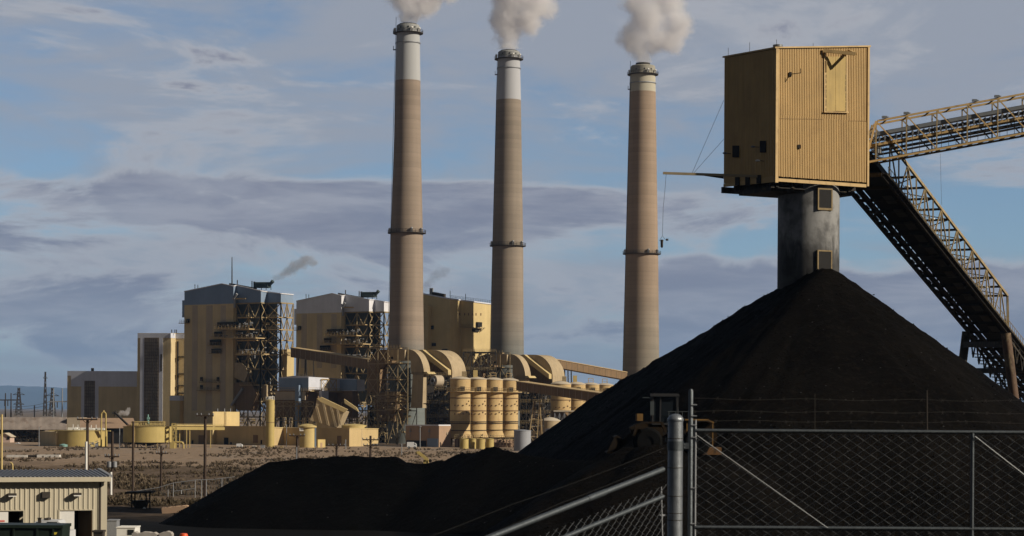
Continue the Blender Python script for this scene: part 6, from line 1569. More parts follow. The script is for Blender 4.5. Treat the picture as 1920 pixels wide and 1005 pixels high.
# ------------------------------------------------------------------ poles, towers
def pole(px, ytop, ybot, Y, arms, label, m='wood', sleeve=None, trans=False, r=.14, group='wooden utility poles on the brush land', name='utility_pole', cat='utility pole'):
    b = W(px, ybot, Y); tp = W(px, ytop, Y); tp.x = b.x
    t = thing(name, label, cat, Vector((b.x, Y, min(b.z, gz(Y)))), group)
    MB().tube(Vector((b.x, Y, min(b.z, gz(Y)) - .5)), tp, r * 1.2, 10, r).build('pole', M[m], t, True)
    for y, w in arms:
        z = zof(px, y, Y); h = w / 2 * Y / F; MB().beam((b.x - h, Y - .2, z), (b.x + h, Y - .2, z), .13, .16).build('crossarm', M[m], t)
        ins = MB()
        for s in (-.95, -.45, .45, .95): ins.lathe((b.x + s * h, Y - .2, z), [(.05, .08), (.09, .14), (.05, .2), (.08, .26), (.02, .3)], 8)
        ins.build('insulator', M['galv_dull'], t)
        br = MB(); br.beam((b.x - h * .5, Y - .22, z), (b.x, Y - .22, z - h * .45), .05); br.beam((b.x + h * .5, Y - .22, z), (b.x, Y - .22, z - h * .45), .05); br.build('arm_brace', M[m], t)
    if sleeve: MB().tube(W(px - 2, sleeve[0], Y - .3), W(px - 2, sleeve[1], Y - .3), .14, 8).build('cable_conduit', M['white_paint'], t)
    if trans:
        for dx in (-5, 5): q_ = W(px + dx, 871, Y); MB().lathe((q_.x, Y, q_.z), [(.22, -.32), (.26, -.28), (.26, .3), (.12, .36)], 12).build('transformer', M['galv_dull'], t, True)
    return t
pole(163.5, 785, 905, 232, [(786.5, 38)], 'utility pole with white conduit rising behind the metal shed roof', sleeve=(828, 900), r=.15)
pole(210, 809, 928, 236, [(856, 27)], 'utility pole carrying two grey transformers right of the metal shed', trans=True, sleeve=(885, 928))
pole(249, 790, 922, 240, [], 'slim bare pole crossing in front of the left part of the settling tank', r=.12)
pole(302, 836, 912, 252, [(850, 19)], 'short utility pole under the round settling tank', r=.12)
pole(384, 778, 931, 238, [(779.5, 32)], 'tallest wooden utility pole, right of the settling tank, with one crossarm', r=.15)
pole(557, 816, 864, 300, [(817, 29)], 'utility pole with one crossarm in front of the slim yellow silo', r=.18)
pole(631, 832, 862, 330, [(835.5, 31)], 'stubby utility pole behind the crest of the low coal heap', r=.17)
pole(694.5, 817, 862, 300, [(824.5, 30), (835.5, 26)], 'utility pole with two crossarms in front of the bright end wall', r=.16)
pole(556, 838, 866, 290, [], 'thin pale post beside the pole in front of the slim silo', m='galv_dull', r=.07)
pole(3, 777, 866, 300, [], 'pale bare steel post at the left edge of the view', m='yellow_pale', r=.14, group=None, name='steel_post', cat='post')
for i, (x, y0, y1, Y, lb) in enumerate(((73, 800, 842, 660, 'thin lamp post left of the yellow basin'), (224, 802, 846, 640, 'thin white lamp post at the left of the settling tank'), (537, 796, 839, 668, 'thin lamp post right of the slim yellow silo'), (648, 824, 845, 640, 'short pale lamp post before the dark doorway of the low building'), (753, 832, 858, 560, 'thin pale stake in the brush before the station'))):
    pole(x, y0, y1, Y, [], lb, m='galv_dull', r=.12, group='thin lamp posts in the station yard', name='lamp_post', cat='lamp post')
def bent_pipe():
    p = [W(23.5, 905, 205), W(23.5, 873, 205), W(22.5, 869, 205), W(19.5, 868, 205)]
    single(MB().path(p, .09, 8), 'vent_pipe', M['yellow_pale'], 'bent cream vent pipe sticking up behind the metal shed roof', 'pipe')
bent_pipe()
def lattice_tower(px, yt, yb, Y, w, label, arms):
    b = W(px, yb, Y); zt = zof(px, yt, Y); t = thing('transmission_tower', label, 'pylon', Vector((b.x, Y, b.z)), 'lattice pylons before the mountains')
    m_ = MB(); n = 8; W2 = w / 2 * Y / F
    pr = lambda s: W2 * (1 - .75 * min(1, s * 1.15)) + W2 * .04
    for i in range(n):
        s0, s1 = i / n, (i + 1) / n; z0, z1 = b.z + (zt - b.z) * s0, b.z + (zt - b.z) * s1; a0, a1 = pr(s0), pr(s1)
        for sy in (-1, 1):
            for sx in (-1, 1): m_.beam((b.x + sx * a0, Y + sy * a0, z0), (b.x + sx * a1, Y + sy * a1, z1), .34)
            m_.beam((b.x - a0, Y + sy * a0, z0), (b.x + a1, Y + sy * a1, z1), .2); m_.beam((b.x + a0, Y + sy * a0, z0), (b.x - a1, Y + sy * a1, z1), .2)
    m_.build('mast', M['steel_dark'], t)
    for y, ww in arms:
        z = zof(px, y, Y); h = ww / 2 * Y / F; m_ = MB(); m_.beam((b.x - h, Y, z), (b.x + h, Y, z), .3); m_.beam((b.x - h, Y, z), (b.x, Y, z + 1.6), .2); m_.beam((b.x + h, Y, z), (b.x, Y, z + 1.6), .2); m_.build('crossarm', M['steel_dark'], t)
lattice_tower(35, 727, 779, 1250, 11, 'leftmost broad lattice pylon before the mountains', [(740, 22), (758, 20)])
lattice_tower(84.5, 697, 780, 1350, 6, 'tallest and thinnest lattice pylon left of the turbine hall', [(709, 8)])
lattice_tower(98, 727, 780, 1150, 11, 'lattice pylon just right of the tallest one', [(742, 24)])
def h_frame(x0, x1, yt, yb, yc, Y, ext, m, label):
    t = thing('power_pole', label, 'power pole', W((x0 + x1) / 2, yb, Y), 'two post power pole frames at the switchyard')
    for x in (x0, x1): p = W(x, yb, Y); MB().tube(p, Vector((p.x, Y, zof(x, yt, Y))), .3, 8, .2).build('post', M[m], t)
    MB().beam(W(x0 - ext, yc, Y), W(x1 + ext, yc, Y), .35, .45).build('crossarm', M[m], t)
    ins = MB()
    for s in (-.1, .45, 1.0): p = W(x0 + (x1 - x0) * s, yc + 1, Y); ins.tube(p, p - Vector((0, 0, 2.2)), .2, 6)
    ins.build('insulator', M['steel_dark'], t)
h_frame(10, 20.5, 737, 783, 750, 850, 10, 'steel_dark', 'dark two post power pole frame at the left edge')
h_frame(100, 116.5, 728, 783, 753, 850, 9, 'galv_dull', 'pale two post power pole frame beside the turbine hall')
pole(64.5, 760, 783, 860, [], 'single pale power pole between the lattice pylons', m='galv_dull', r=.25, group=None, name='power_pole', cat='power pole')
wr = MB()
for y0, y1, x0, x1, Ya in ((763, 752, 24, 98, 1000), (768, 757, 24, 98, 1000), (772, 766, 24, 98, 1000)):
    pts = [W(x0 + (x1 - x0) * i / 10, y0 + (y1 - y0) * i / 10 + 3 * math.sin(math.pi * i / 10), Ya) for i in range(11)]; wr.path(pts, .07, 4)
single(wr, 'power_line', M['steel_dark'], 'sagging overhead wires between the power poles at the far left', 'power line')
# ------------------------------------------------------------------ mid ground: brush, fence, hopper
def scrub():
    rng = random.Random(12); mb = MB(); vs = []; fs = []
    def tuft(x, y, s):
        z = gz(y) - .05; n = rng.randint(9, 15)
        for k in range(n):
            a = rng.uniform(0, 6.283); l = s * rng.uniform(.6, 1.1); e = rng.uniform(.25, 1.4); w = s * rng.uniform(.10, .22)
            dx, dy = math.cos(a), math.sin(a); bx, by = x + dx * s * .25 * rng.random(), y + dy * s * .25 * rng.random()
            tx, ty, tz = bx + dx * l * math.cos(e), by + dy * l * math.cos(e), z + l * math.sin(e)
            i = len(vs); vs.extend([(bx - dy * w, by + dx * w, z + l * .1), (bx + dy * w, by - dx * w, z + l * .1), (tx + dy * w * .6, ty - dx * w * .6, tz), (tx - dy * w * .3, ty + dx * w * .3, tz + w)]); fs.append((i, i + 1, i + 2, i + 3))
    for k in range(15000):
        y = 205 * (430 / 205) ** rng.random(); px = rng.uniform(150 if y < 300 else 0, 760); x = (px - 960) * y / F
        c = noise.noise(Vector((x * .09, y * .05, 2)))
        if c < -.02: continue
        tuft(x, y, rng.choice((.08, .12, .16, .22, .34)) * rng.uniform(.8, 1.2) * (1 + c) * (1 + y / 600))
    for k in range(3000):
        y = rng.uniform(430, 650); px = rng.uniform(0, 960); x = (px - 960) * y / F
        c = noise.noise(Vector((x * .05, y * .03, 7)))
        if c < (.12 if px < 420 else -.15): continue
        tuft(x, y, rng.uniform(.2, .5) * (1.3 + c))
    mb.add(vs, fs); tag(mb.build('brush', M['scrub'], None, at=(0, 0, 0)), 'dry brown scrub bushes covering the slope before the station', 'scrub', None, 'stuff')
scrub()
def yard_fence():
    t = thing('chain_link_fence', 'pale chain link fence with a sloping top rail across the dry brush', 'fence', Vector((W(330, 920, 238).x, 238, gz(238))))
    Y = 236
    pts = [(250, 922), (298, 914), (325, 905.5), (366, 900), (400, 899), (440, 894)]
    P = [W(x, y, Y) for x, y in pts]; m_ = MB().path(P, .045, 6); m_.build('top_rail', M['galv_dull'], t)
    for x, y in ((325, 905), (366, 900), (378, 900), (387, 899.5), (315, 918), (416, 896)): q_ = W(x, y, Y); MB().tube(q_, Vector((q_.x, Y, gz(Y) - .2)), .045, 6).build('post', M['galv_dull'], t)
    m_ = MB().path([W(326, 921, Y), W(366, 916, Y)], .04, 6); m_.tube(W(340, 919, Y), W(340, 926, Y), .07, 6); m_.build('brace_rail', M['galv_dull'], t)
    ms = MB(); s = .30
    for x0, x1 in ((298, 378), (387, 440)):
        a, b = W(x0, 910, Y), W(x1, 910, Y); n = int((b.x - a.x) / s)
        for i in range(n + 1):
            x = a.x + i * s; px = pxof(Vector((x, Y, 8)))
            zt = None
            for (p0, p1) in zip(pts, pts[1:]):
                if p0[0] <= px <= p1[0]: zt = zof(px, p0[1] + (p1[1] - p0[1]) * (px - p0[0]) / (p1[0] - p0[0]), Y)
            if zt is None: continue
            ms.beam((x, Y, gz(Y)), (x + .45, Y, zt), .018); ms.beam((x + .45, Y, gz(Y)), (x, Y, zt), .018)
    ms.build('mesh', M['wire'], t)
yard_fence()
def hopper():
    t = thing('coal_hopper', 'small black steel hopper on a stand at the edge of the brush', 'hopper', Vector((W(265, 950, 200).x, 200, gz(200))))
    Y = 200
    MB().beam(W(238, 923.5, Y), W(288, 922, Y), 2.2, .18).build('deck', M['steel_dark'], t)
    for x in (247, 253, 274, 281): MB().beam(W(x, 923, Y), W(x, 958, Y), .12).build('post', M['steel_dark'], t)
    m_ = MB(); A, B, C_, D_ = W(246, 939, Y), W(276, 939, Y), W(268, 958, Y), W(255, 958, Y); m_.extr([A, B, C_, D_], Vector((0, 1.5, 0))); m_.build('bin', M['steel_dark'], t)
    q_ = W(270.5, 955, Y - .2); MB().ell(q_, .16, .1, .22).build('lamp', M['white_paint'], t)
hopper()
def dirt_bank():
    m_ = MB(); rng = random.Random(3); A = W(305, 955, 185); B = W(350, 950, 185); m_.beam(A + Vector((0, 0, -.15)), B + Vector((0, 0, -.15)), .9, .5)
    for i in range(30): q_ = A.lerp(B, rng.random()) + Vector((0, rng.uniform(-.3, .3), .05)); m_.ell(q_, .22, .18, .12, 6, 4)
    single(m_, 'culvert_bank', M['pinkbrown'], 'pale orange earth bank at the left toe of the low coal heap', 'bank')
    for x0, x1, y0, y1, Y, lb in ((12, 51, 853.5, 862.5, 512, 'long white concrete wall segment on the dirt at the far left'), (69, 111, 853, 862.5, 512, 'right hand one of the two pale concrete walls on the dirt road')):
        a, b = W(x0, y1, Y), W(x1, y0, Y); single(MB().box(a.x, b.x, Y, Y + 2.2, gz(Y) - .1, b.z), 'concrete_barrier', M['pale_concrete'], lb, 'barrier', 'concrete wall segments on the dirt')
    a, b = W(51, 863, 512), W(69, 853.5, 512); single(MB().box(a.x, b.x, 512.5, 514, gz(512) - .1, b.z).box(a.x + .1, b.x - .1, 512.4, 512.5, gz(512) + .2, b.z - .2), 'skip_bin', M['steel_dark'], 'dark steel bin between the two pale concrete walls', 'bin')
dirt_bank()
def vehicle(px0, px1, ytop, ybot, Y, label, name='parked_truck', cab_left=True, cat='truck', body='truck_white', box=True):
    a, b = W(px0, ybot, Y), W(px1, ytop, Y); zg = gz(Y); L = b.x - a.x; H = b.z - zg
    t = thing(name, label, cat, Vector(((a.x + b.x) / 2, Y, zg)), None)
    w = 2.0; x0 = a.x
    prof = [(0, .3), (1, .3), (1, .55), (.93, .62), (.74, .66), (.66, 1.0), (.42, 1.0), (.36, .62), (0, .60)]
    if box: prof = [(0, .25), (1, .25), (1, .6), (.9, .85), (.72, .88), (.70, 1.0), (0, 1.0)]
    MB().extr([Vector((x0 + u * L, Y, zg + v * H)) for u, v in prof], Vector((0, w, 0))).build('body', M[body], t)
    wn = [(.68, .66), (.72, .66), (.70, .88), (.5, .95), (.44, .66)] if not box else [(.76, .6), (.9, .6), (.86, .8), (.76, .82)]
    MB().extr([Vector((x0 + u * L, Y - .02, zg + v * H)) for u, v in wn], Vector((0, .1, 0))).build('window', M['glass_dark'], t)
    for u in (.2, .8):
        c = Vector((x0 + u * L, Y - .05, zg + H * .17)); wh = MB().tube(c, c + Vector((0, .3, 0)), H * .18, 14).build('wheel', M['rubber'], t); MB().tube(c - Vector((0, .01, 0)), c + Vector((0, .05, 0)), H * .09, 10).build('rim', M['galv_dull'], wh)
        c = c + Vector((0, w - .2, 0)); MB().tube(c, c + Vector((0, .3, 0)), H * .18, 14).build('wheel', M['rubber'], t)
    return t
vehicle(763, 781, 829, 842, 655, 'white box truck parked before the pinkish brown building')
vehicle(443, 454, 832, 841, 660, 'small white truck parked before the low service building')
vehicle(28, 36, 830, 836, 700, 'white pickup parked by the small gabled site office', box=False)
def small_yard_things():
    # little boxes and debris in front of the service building
    rng = random.Random(31)
    for i, (x, w, h, m_, lb) in enumerate(((476, 7, 4, 'white_paint', 'low white crate on the ground in front of the double brown door'), (492, 7, 5, 'galv_dull', 'grey equipment crate at the foot of the slim silo'), (466, 4, 3, 'pinkbrown', 'small brown crate lying left of the white crate'), (527, 6, 4, 'steel', 'stack of brown pallets right of the slim silo'), (330, 8, 4, 'concrete', 'pale block below the pipe bridge left end'))):
        Y = 652 + i; a = W(x - w / 2, 842, Y); b = W(x + w / 2, 842, Y); mb = MB(); mb.box(a.x, b.x, Y, Y + 1.2, gz(Y) - .05, gz(Y) + h * Y / F); mb.box(a.x - .05, b.x + .05, Y - .05, Y + 1.25, gz(Y) + h * Y / F, gz(Y) + h * Y / F + .08)
        single(mb, 'crate', M[m_], lb, 'crate', 'crates along the service building')
    # yellow excavator boom behind the low coal heap
    t = thing('excavator', 'small yellow excavator with its boom pointing up left behind the low coal heap', 'excavator', Vector((W(803, 870, 230).x, 230, gz(230))))
    Y = 230; m_ = MB(); m_.beam(W(784, 848, Y), W(802, 862, Y), .22, .32); m_.build('boom', M['yellow'], t); MB().beam(W(783, 848, Y), W(779, 850, Y), .2, .2).beam(W(782, 846.5, Y), W(785, 851.5, Y), .3, .2).build('arm', M['yellow'], t)
    MB().box(W(799, 0, Y).x, W(808, 0, Y).x, Y, Y + 1.6, zof(803, 869, Y), zof(803, 862, Y)).build('cab', M['yellow'], t)
    q_ = W(806.5, 864, Y - .1); MB().tube(q_, q_ + Vector((0, .3, 0)), .18, 10).build('hatch', M['dark'], t)
    MB().box(W(797, 0, Y).x, W(812, 0, Y).x, Y - .2, Y + 2, zof(803, 874, Y), zof(803, 869, Y)).beam((W(804, 870, Y).x, Y + .8, gz(Y)), (W(804, 870, Y).x, Y + .8, zof(803, 873, Y)), 1.4).build('track', M['rubber'], t)
small_yard_things()

# ------------------------------------------------------------------ metal shed, lower left
def shed():
    Y = 140.0; s = Y / F; zg = gz(Y)
    t = thing('metal_shed', 'cream ribbed metal shed with grey roof and two open doorways at the lower left', 'shed', Vector((W(199, 1000, Y).x, Y, zg)))
    t.rotation_euler = (0, 0, rad(19)); t.scale = (1.058, 1, 1)
    xl, xr = W(-70, 940, Y).x, W(199, 940, Y).x; ze = zof(100, 899, Y)
    D1 = (4.5, 30.0, 55.5); D2 = (117, 143, 175)       # doorways (left, leaf edge, right)
    ztop = zof(30, 955.5, Y)
    def X(px): return W(px, 950, Y).x
    # wall with openings: ribbed cladding strips
    wl = MB()
    for (a, b, z0) in ((xl, X(4.5), zg), (X(4.5), X(58), ztop), (X(58), X(117), zg), (X(117), X(175), ztop), (X(175), xr, zg)):
        wl.box(a, b, Y, Y + .12, z0, ze)
    wl.build('wall', M['shedwall'], t)
    rb = MB(); px = -68.0
    while px < 196:
        for (a, b, lo) in ((4.5, 58, ztop + .08), (117, 175, ztop + .08)):
            if a - 1 < px < b: z0 = lo; break
        else: z0 = zg
        x = X(px)
        if px < 186: rb.extr([Vector((x - .055, Y, z0)), Vector((x - .03, Y - .045, z0)), Vector((x + .03, Y - .045, z0)), Vector((x + .055, Y, z0))], Vector((0, 0, ze - z0)))
        px += 8.45
    rb.build('wall_rib', M['shedwall'], t)
    MB().box(xr - .32, xr + .05, Y - .06, Y + .3, zg, ze).build('corner_trim', M['shedwall'], t)
    MB().box(xr - .42, xr - .33, Y - .1, Y - .002, zg, ze - .1).build('downspout', mat('downspout', (.07, .055, .045)), t)
    MB().box(xl, xr, Y + 9.5, Y + 9.7, zg, ze).hexa([Vector(q) for q in ((xr - .12, Y + .31, zg), (xr, Y + .31, zg), (xr, Y + 9.4, zg), (xr - .12, Y + 9.4, zg))], [Vector(q) for q in ((xr - .12, Y + .31, ze), (xr, Y + .31, ze), (xr, Y + 9.4, ze), (xr - .12, Y + 9.4, ze))]).build('back_wall', M['shedwall'], t)
    # roof
    er, rr, rl, el = W(203, 893.5, Y - .45), W(178, 880.5, Y + 5), W(-90, 880.5, Y + 5), W(-90, 893.5, Y - .45)
    rr.x = er.x; er.z = el.z = zof(150, 894.5, Y - .45); rr.z = rl.z = zof(90, 881, Y + 5)
    bk = Vector((0, 5.2, -.35)); th = Vector((0, 0, -.10))
    rf = MB(); rf.hexa([el + th, er + th, rr + th, rl + th], [el, er, rr, rl]); rf.hexa([rl + th, rr + th, rr + bk + th, rl + bk + th], [rl, rr, rr + bk, rl + bk]); roof = rf.build('roof', M['shedroof'], t)
    se = MB(); n = 40
    for i in range(n):
        f = i / n; a = el.lerp(er, f); b = rl.lerp(rr, f); se.beam(a + Vector((0, 0, .04)), b + Vector((0, 0, .04)), .07, .09)
    se.build('roof_seam', M['shedroof'], roof)
    MB().beam(er + Vector((0, 0, .06)), rr + Vector((0, 0, .06)), .22, .16).build('rake_trim', M['galv_dull'], roof)
    MB().box(xl - 1, er.x, Y - .58, Y - .38, er.z - .28, er.z + .02).build('gutter', M['shedwall'], t)
    MB().box(xl - 1, er.x - .1, Y - .38, Y - .002, er.z - .16, er.z - .11).build('soffit', M['shedwall'], t)
    # doorways
    for (a, m_, b) in ((4.5, 29.5, 55), (117, 143.5, 175)):
        fr = MB(); fr.box(X(a) - .05, X(a) + .03, Y - .05, Y - .002, zg, ztop + .06); fr.box(X(b), X(b) + .08, Y - .05, Y - .002, zg, ztop + .06); fr.box(X(a) + .03, X(b), Y - .05, Y - .002, ztop, ztop + .06)
        f = fr.build('door_frame', M['shedwall'], t)
        dl = MB().box(X(a) + .035, X(m_), Y + .02, Y + .07, zg + .02, ztop - .02).build('door_leaf', M['white_paint'], t)
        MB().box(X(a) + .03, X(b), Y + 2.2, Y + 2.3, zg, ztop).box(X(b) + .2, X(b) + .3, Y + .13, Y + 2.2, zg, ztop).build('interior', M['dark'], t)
        if a < 10:
            q_ = W(19, 974, Y); MB().box(q_.x - .15, q_.x + .15, Y + .005, Y + .019, q_.z - .05, q_.z + .06).build('warning_sign', M['red_sign'], dl); MB().box(q_.x - .12, q_.x + .12, Y + .008, Y + .019, q_.z - .16, q_.z - .10).build('notice', M['galv_dull'], dl)
        else:
            q_ = W(131.5, 990.5, Y); MB().ell(Vector((q_.x, Y - .02, q_.z)), .06, .06, .04).build('door_handle', M['steel_dark'], dl)
            od = MB(); od.add([Vector((X(b) - .05, Y - .02, zg)), Vector((X(b) - .05, Y - .02, ztop - .03)), Vector((X(b) - .75, Y + .0 + 1.0, ztop - .03)), Vector((X(b) - .75, Y + 1.0, zg)), Vector((X(b) - .0, Y + .0, zg)), Vector((X(b) - .0, Y + .0, ztop - .03)), Vector((X(b) - .70, Y + 1.02, ztop - .03)), Vector((X(b) - .70, Y + 1.02, zg))], [(0, 1, 2, 3), (7, 6, 5, 4), (0, 4, 5, 1), (3, 2, 6, 7), (1, 5, 6, 2)]); od.build('door_leaf', M['tan_dark'], t)
    for px_, py_ in ((36, 926), (148, 926.5)):
        q_ = W(px_, py_, Y); lm = MB(); lm.extr([Vector((q_.x - .28, Y - .05, q_.z)), Vector((q_.x - .28, Y - .05, q_.z + .12)), Vector((q_.x - .28, Y - .5, q_.z + .12)), Vector((q_.x - .28, Y - .5, q_.z - .02))], Vector((.5, 0, 0)))
        l_ = lm.build('wall_lamp', M['steel_dark'], t); MB().box(q_.x - .25, q_.x + .19, Y - .50, Y - .12, q_.z - .09, q_.z - .025).build('lens', M['white_paint'], l_)
    q_ = W(93, 926.5, Y); vb = MB().box(q_.x - .22, q_.x + .26, Y - .32, Y - .002, q_.z - .18, q_.z + .2).build('vent_hood', M['steel_dark'], t)
shed()
def dumpster():
    Y = 118.0; zg = gz(Y)
    t = thing('dumpster', 'long dark green dumpster with a yellow and green sticker in front of the metal shed', 'dumpster', Vector((W(50, 1000, Y).x, Y, zg)))
    def X(px): return W(px, 990, Y).x
    z1 = zof(60, 985, Y); z2 = zof(60, 990, Y)
    MB().extr([Vector((X(-60), Y, zg + .2)), Vector((X(113), Y, zg + .2)), Vector((X(117), Y, z2)), Vector((X(-60), Y, z2))], Vector((0, 2.1, 0))).build('body', M['dumpster'], t)
    MB().box(X(-60), X(118.5), Y - .1, Y + 2.2, z2, z1 + .02).build('lid', M['dumpster'], t)
    rb = MB()
    for p in (26, 70, 100): rb.box(X(p) - .05, X(p) + .05, Y - .07, Y - .002, zg + .2, z2)
    rb.build('rib', M['dumpster'], t)
    for a in (-50, 105): c = Vector((X(a), Y + .3, zg + .1)); MB().tube(c, c + Vector((0, .15, 0)), .1, 12).build('caster', M['rubber'], t)
    q_ = W(102, 1000.5, Y); MB().extr([Vector((q_.x - .16, Y - .02, q_.z - .07)), Vector((q_.x + .1, Y - .02, q_.z - .05)), Vector((q_.x + .16, Y - .02, q_.z + .08)), Vector((q_.x - .1, Y - .02, q_.z + .06))], Vector((0, .03, 0))).build('sticker', mat('sticker_yellow', (.65, .5, .05)), t)
    MB().extr([Vector((q_.x - .17, Y - .03, q_.z - .08)), Vector((q_.x - .02, Y - .03, q_.z - .08)), Vector((q_.x - .02, Y - .03, q_.z + .03)), Vector((q_.x - .14, Y - .03, q_.z + .03))], Vector((0, .009, 0))).build('sticker', mat('sticker_green', (.12, .45, .12)), t)
dumpster()
def white_pickup():
    Y = 127.0; zg = gz(Y)
    t = thing('pickup_truck', 'white pickup cab with a black roof light, hidden up to its windows behind the dumpster', 'pickup', Vector((W(88, 1000, Y).x, Y, zg)))
    def X(px): return W(px, 985, Y).x
    zr = zof(85, 976, Y)
    b = MB(); pr = [(60, zr - .62), (64, zr - .12), (70, zr), (108, zr - .01), (112, zr - .12), (115, zr - .62)]
    b.extr([Vector((X(p), Y, z)) for p, z in pr], Vector((0, 1.7, 0))); b.box(X(40), X(130), Y - .1, Y + 1.85, zg + .4, zr - .62); b.build('body', M['truck_white'], t, False)
    MB().extr([Vector((X(65), Y - .01, zr - .5)), Vector((X(68), Y - .01, zr - .1)), Vector((X(76), Y - .01, zr - .08)), Vector((X(76), Y - .01, zr - .5))], Vector((0, .05, 0))).build('window', M['glass_dark'], t)
    MB().extr([Vector((X(88), Y - .01, zr - .5)), Vector((X(88), Y - .01, zr - .08)), Vector((X(107), Y - .01, zr - .09)), Vector((X(111), Y - .01, zr - .5))], Vector((0, .05, 0))).build('window', M['glass_dark'], t)
    MB().box(X(80.5), X(88), Y + .3, Y + 1.2, zr, zr + .12).box(X(81), X(84), Y + .3, Y + .9, zr - .3, zr + .02).build('roof_light', M['steel_dark'], t)
    for a in (48, 122):
        for yy in (0, 1.6): c = Vector((X(a), Y + yy - .12, zg + .38)); MB().tube(c, c + Vector((0, .26, 0)), .38, 18).build('wheel', M['rubber'], t)
    p = thing('trash_bin', 'dark lidded trash bin at the right corner of the metal shed', 'bin', Vector((W(185, 1000, 134).x, 134, gz(134))))
    zt = zof(185, 998, 134); c = W(185, 1000, 134)
    MB().hexa([Vector((c.x - .28, 134, gz(134) + .03)), Vector((c.x + .22, 134, gz(134) + .03)), Vector((c.x + .22, 134.6, gz(134) + .03)), Vector((c.x - .28, 134.6, gz(134) + .03))], [Vector((c.x - .33, 133.9, zt)), Vector((c.x + .27, 133.9, zt)), Vector((c.x + .27, 134.7, zt)), Vector((c.x - .33, 134.7, zt))]).build('body', M['steel_dark'], p)
    MB().box(c.x - .37, c.x + .31, 133.85, 134.75, zt + .003, zt + .12).build('lid', M['steel_dark'], p)
    # dark post and pale box sticking up by the pickup
    q_ = W(73.5, 984, 124); single(MB().box(q_.x - .08, q_.x + .08, 124, 124.2, gz(124), zof(73, 972, 124)).box(q_.x - .12, q_.x + .12, 123.9, 124.3, zof(73, 972, 124), zof(73, 971, 124)), 'bollard', M['steel_dark'], 'dark bollard between dumpster and white pickup', 'bollard')
    q_ = W(92, 975, 131); single(MB().box(q_.x - .11, q_.x + .11, 131, 131.3, gz(131), zof(92, 971, 131)), 'meter_post', M['white_paint'], 'white box topped post just behind the white pickup roof', 'post')
white_pickup()
def yard_clutter():
    Y = 148
    def bx(name, x0, x1, yt, Y, m, lb, cat, dep=1.2, win=None, cap=None):
        a, b = W(x0, 980, Y), W(x1, 980, Y); t = thing(name, lb, cat, Vector(((a.x + b.x) / 2, Y, gz(Y)))); z = zof((x0 + x1) / 2, yt, Y)
        MB().box(a.x, b.x, Y, Y + dep, gz(Y) - .1, z).build('body', M[m], t)
        MB().box(a.x - .04, b.x + .04, Y - .04, Y + dep + .04, z, z + .06).build('lid', M[cap or m], t)
        if win: c, d = W(win[0], win[2], Y), W(win[1], win[3], Y); MB().box(c.x, d.x, Y - .02, Y + .05, c.z, d.z).build('window', M['glass_dark'], t)
        return t
    bx('equipment_cabinet', 200.5, 218.5, 976.5, 150, 'galv_dull', 'grey equipment cabinet right beside the metal shed corner', 'cabinet')
    bx('site_trailer', 218.8, 253, 990, 146, 'white_paint', 'low white trailer with a small window right of the grey cabinet', 'trailer', 2.0, (239, 251, 1003, 993))
    rng = random.Random(2)
    for i, (x0, x1, yt, lb) in enumerate(((247, 294, 998.5, 'widest pale broken concrete block at the bottom edge'), (298, 322, 998, 'smaller pale concrete block left of the orange barrel'))):
        Y = 140; a, b = W(x0, 1000, Y), W(x1, 1000, Y); z = zof(x0, yt, Y); n = 9; pts = [Vector((a.x, Y, gz(Y)))] + [Vector((a.x + (b.x - a.x) * k / n, Y, z + rng.uniform(-.06, .06) - (.12 if k in (0, n) else 0))) for k in range(n + 1)] + [Vector((b.x, Y, gz(Y)))]
        single(MB().extr(pts, Vector((0, .9, 0))), 'concrete_block', M['concrete'], lb, 'block', 'broken concrete blocks')
    t = thing('traffic_barrel', 'bright orange traffic barrel at the toe of the low coal heap', 'barrel', Vector((W(344.5, 1000, 138).x, 138, gz(138))))
    c = W(344.5, 1000, 138); zt = zof(344, 1000.2, 138)
    MB().lathe((c.x, 138, 0), [(.32, gz(138)), (.30, zt - .3), (.27, zt - .1), (.22, zt), (.08, zt + .02)], 20).build('body', M['orange'], t, True)
    MB().lathe((c.x, 138, 0), [(.312, zt - .55), (.306, zt - .4)], 20, cap=False).build('stripe', M['white_paint'], t, True)
    MB().lathe((c.x, 138, 0), [(.42, gz(138) - .02), (.42, gz(138) + .06), (.33, gz(138) + .08)], 20).build('base', M['rubber'], t)
yard_clutter()

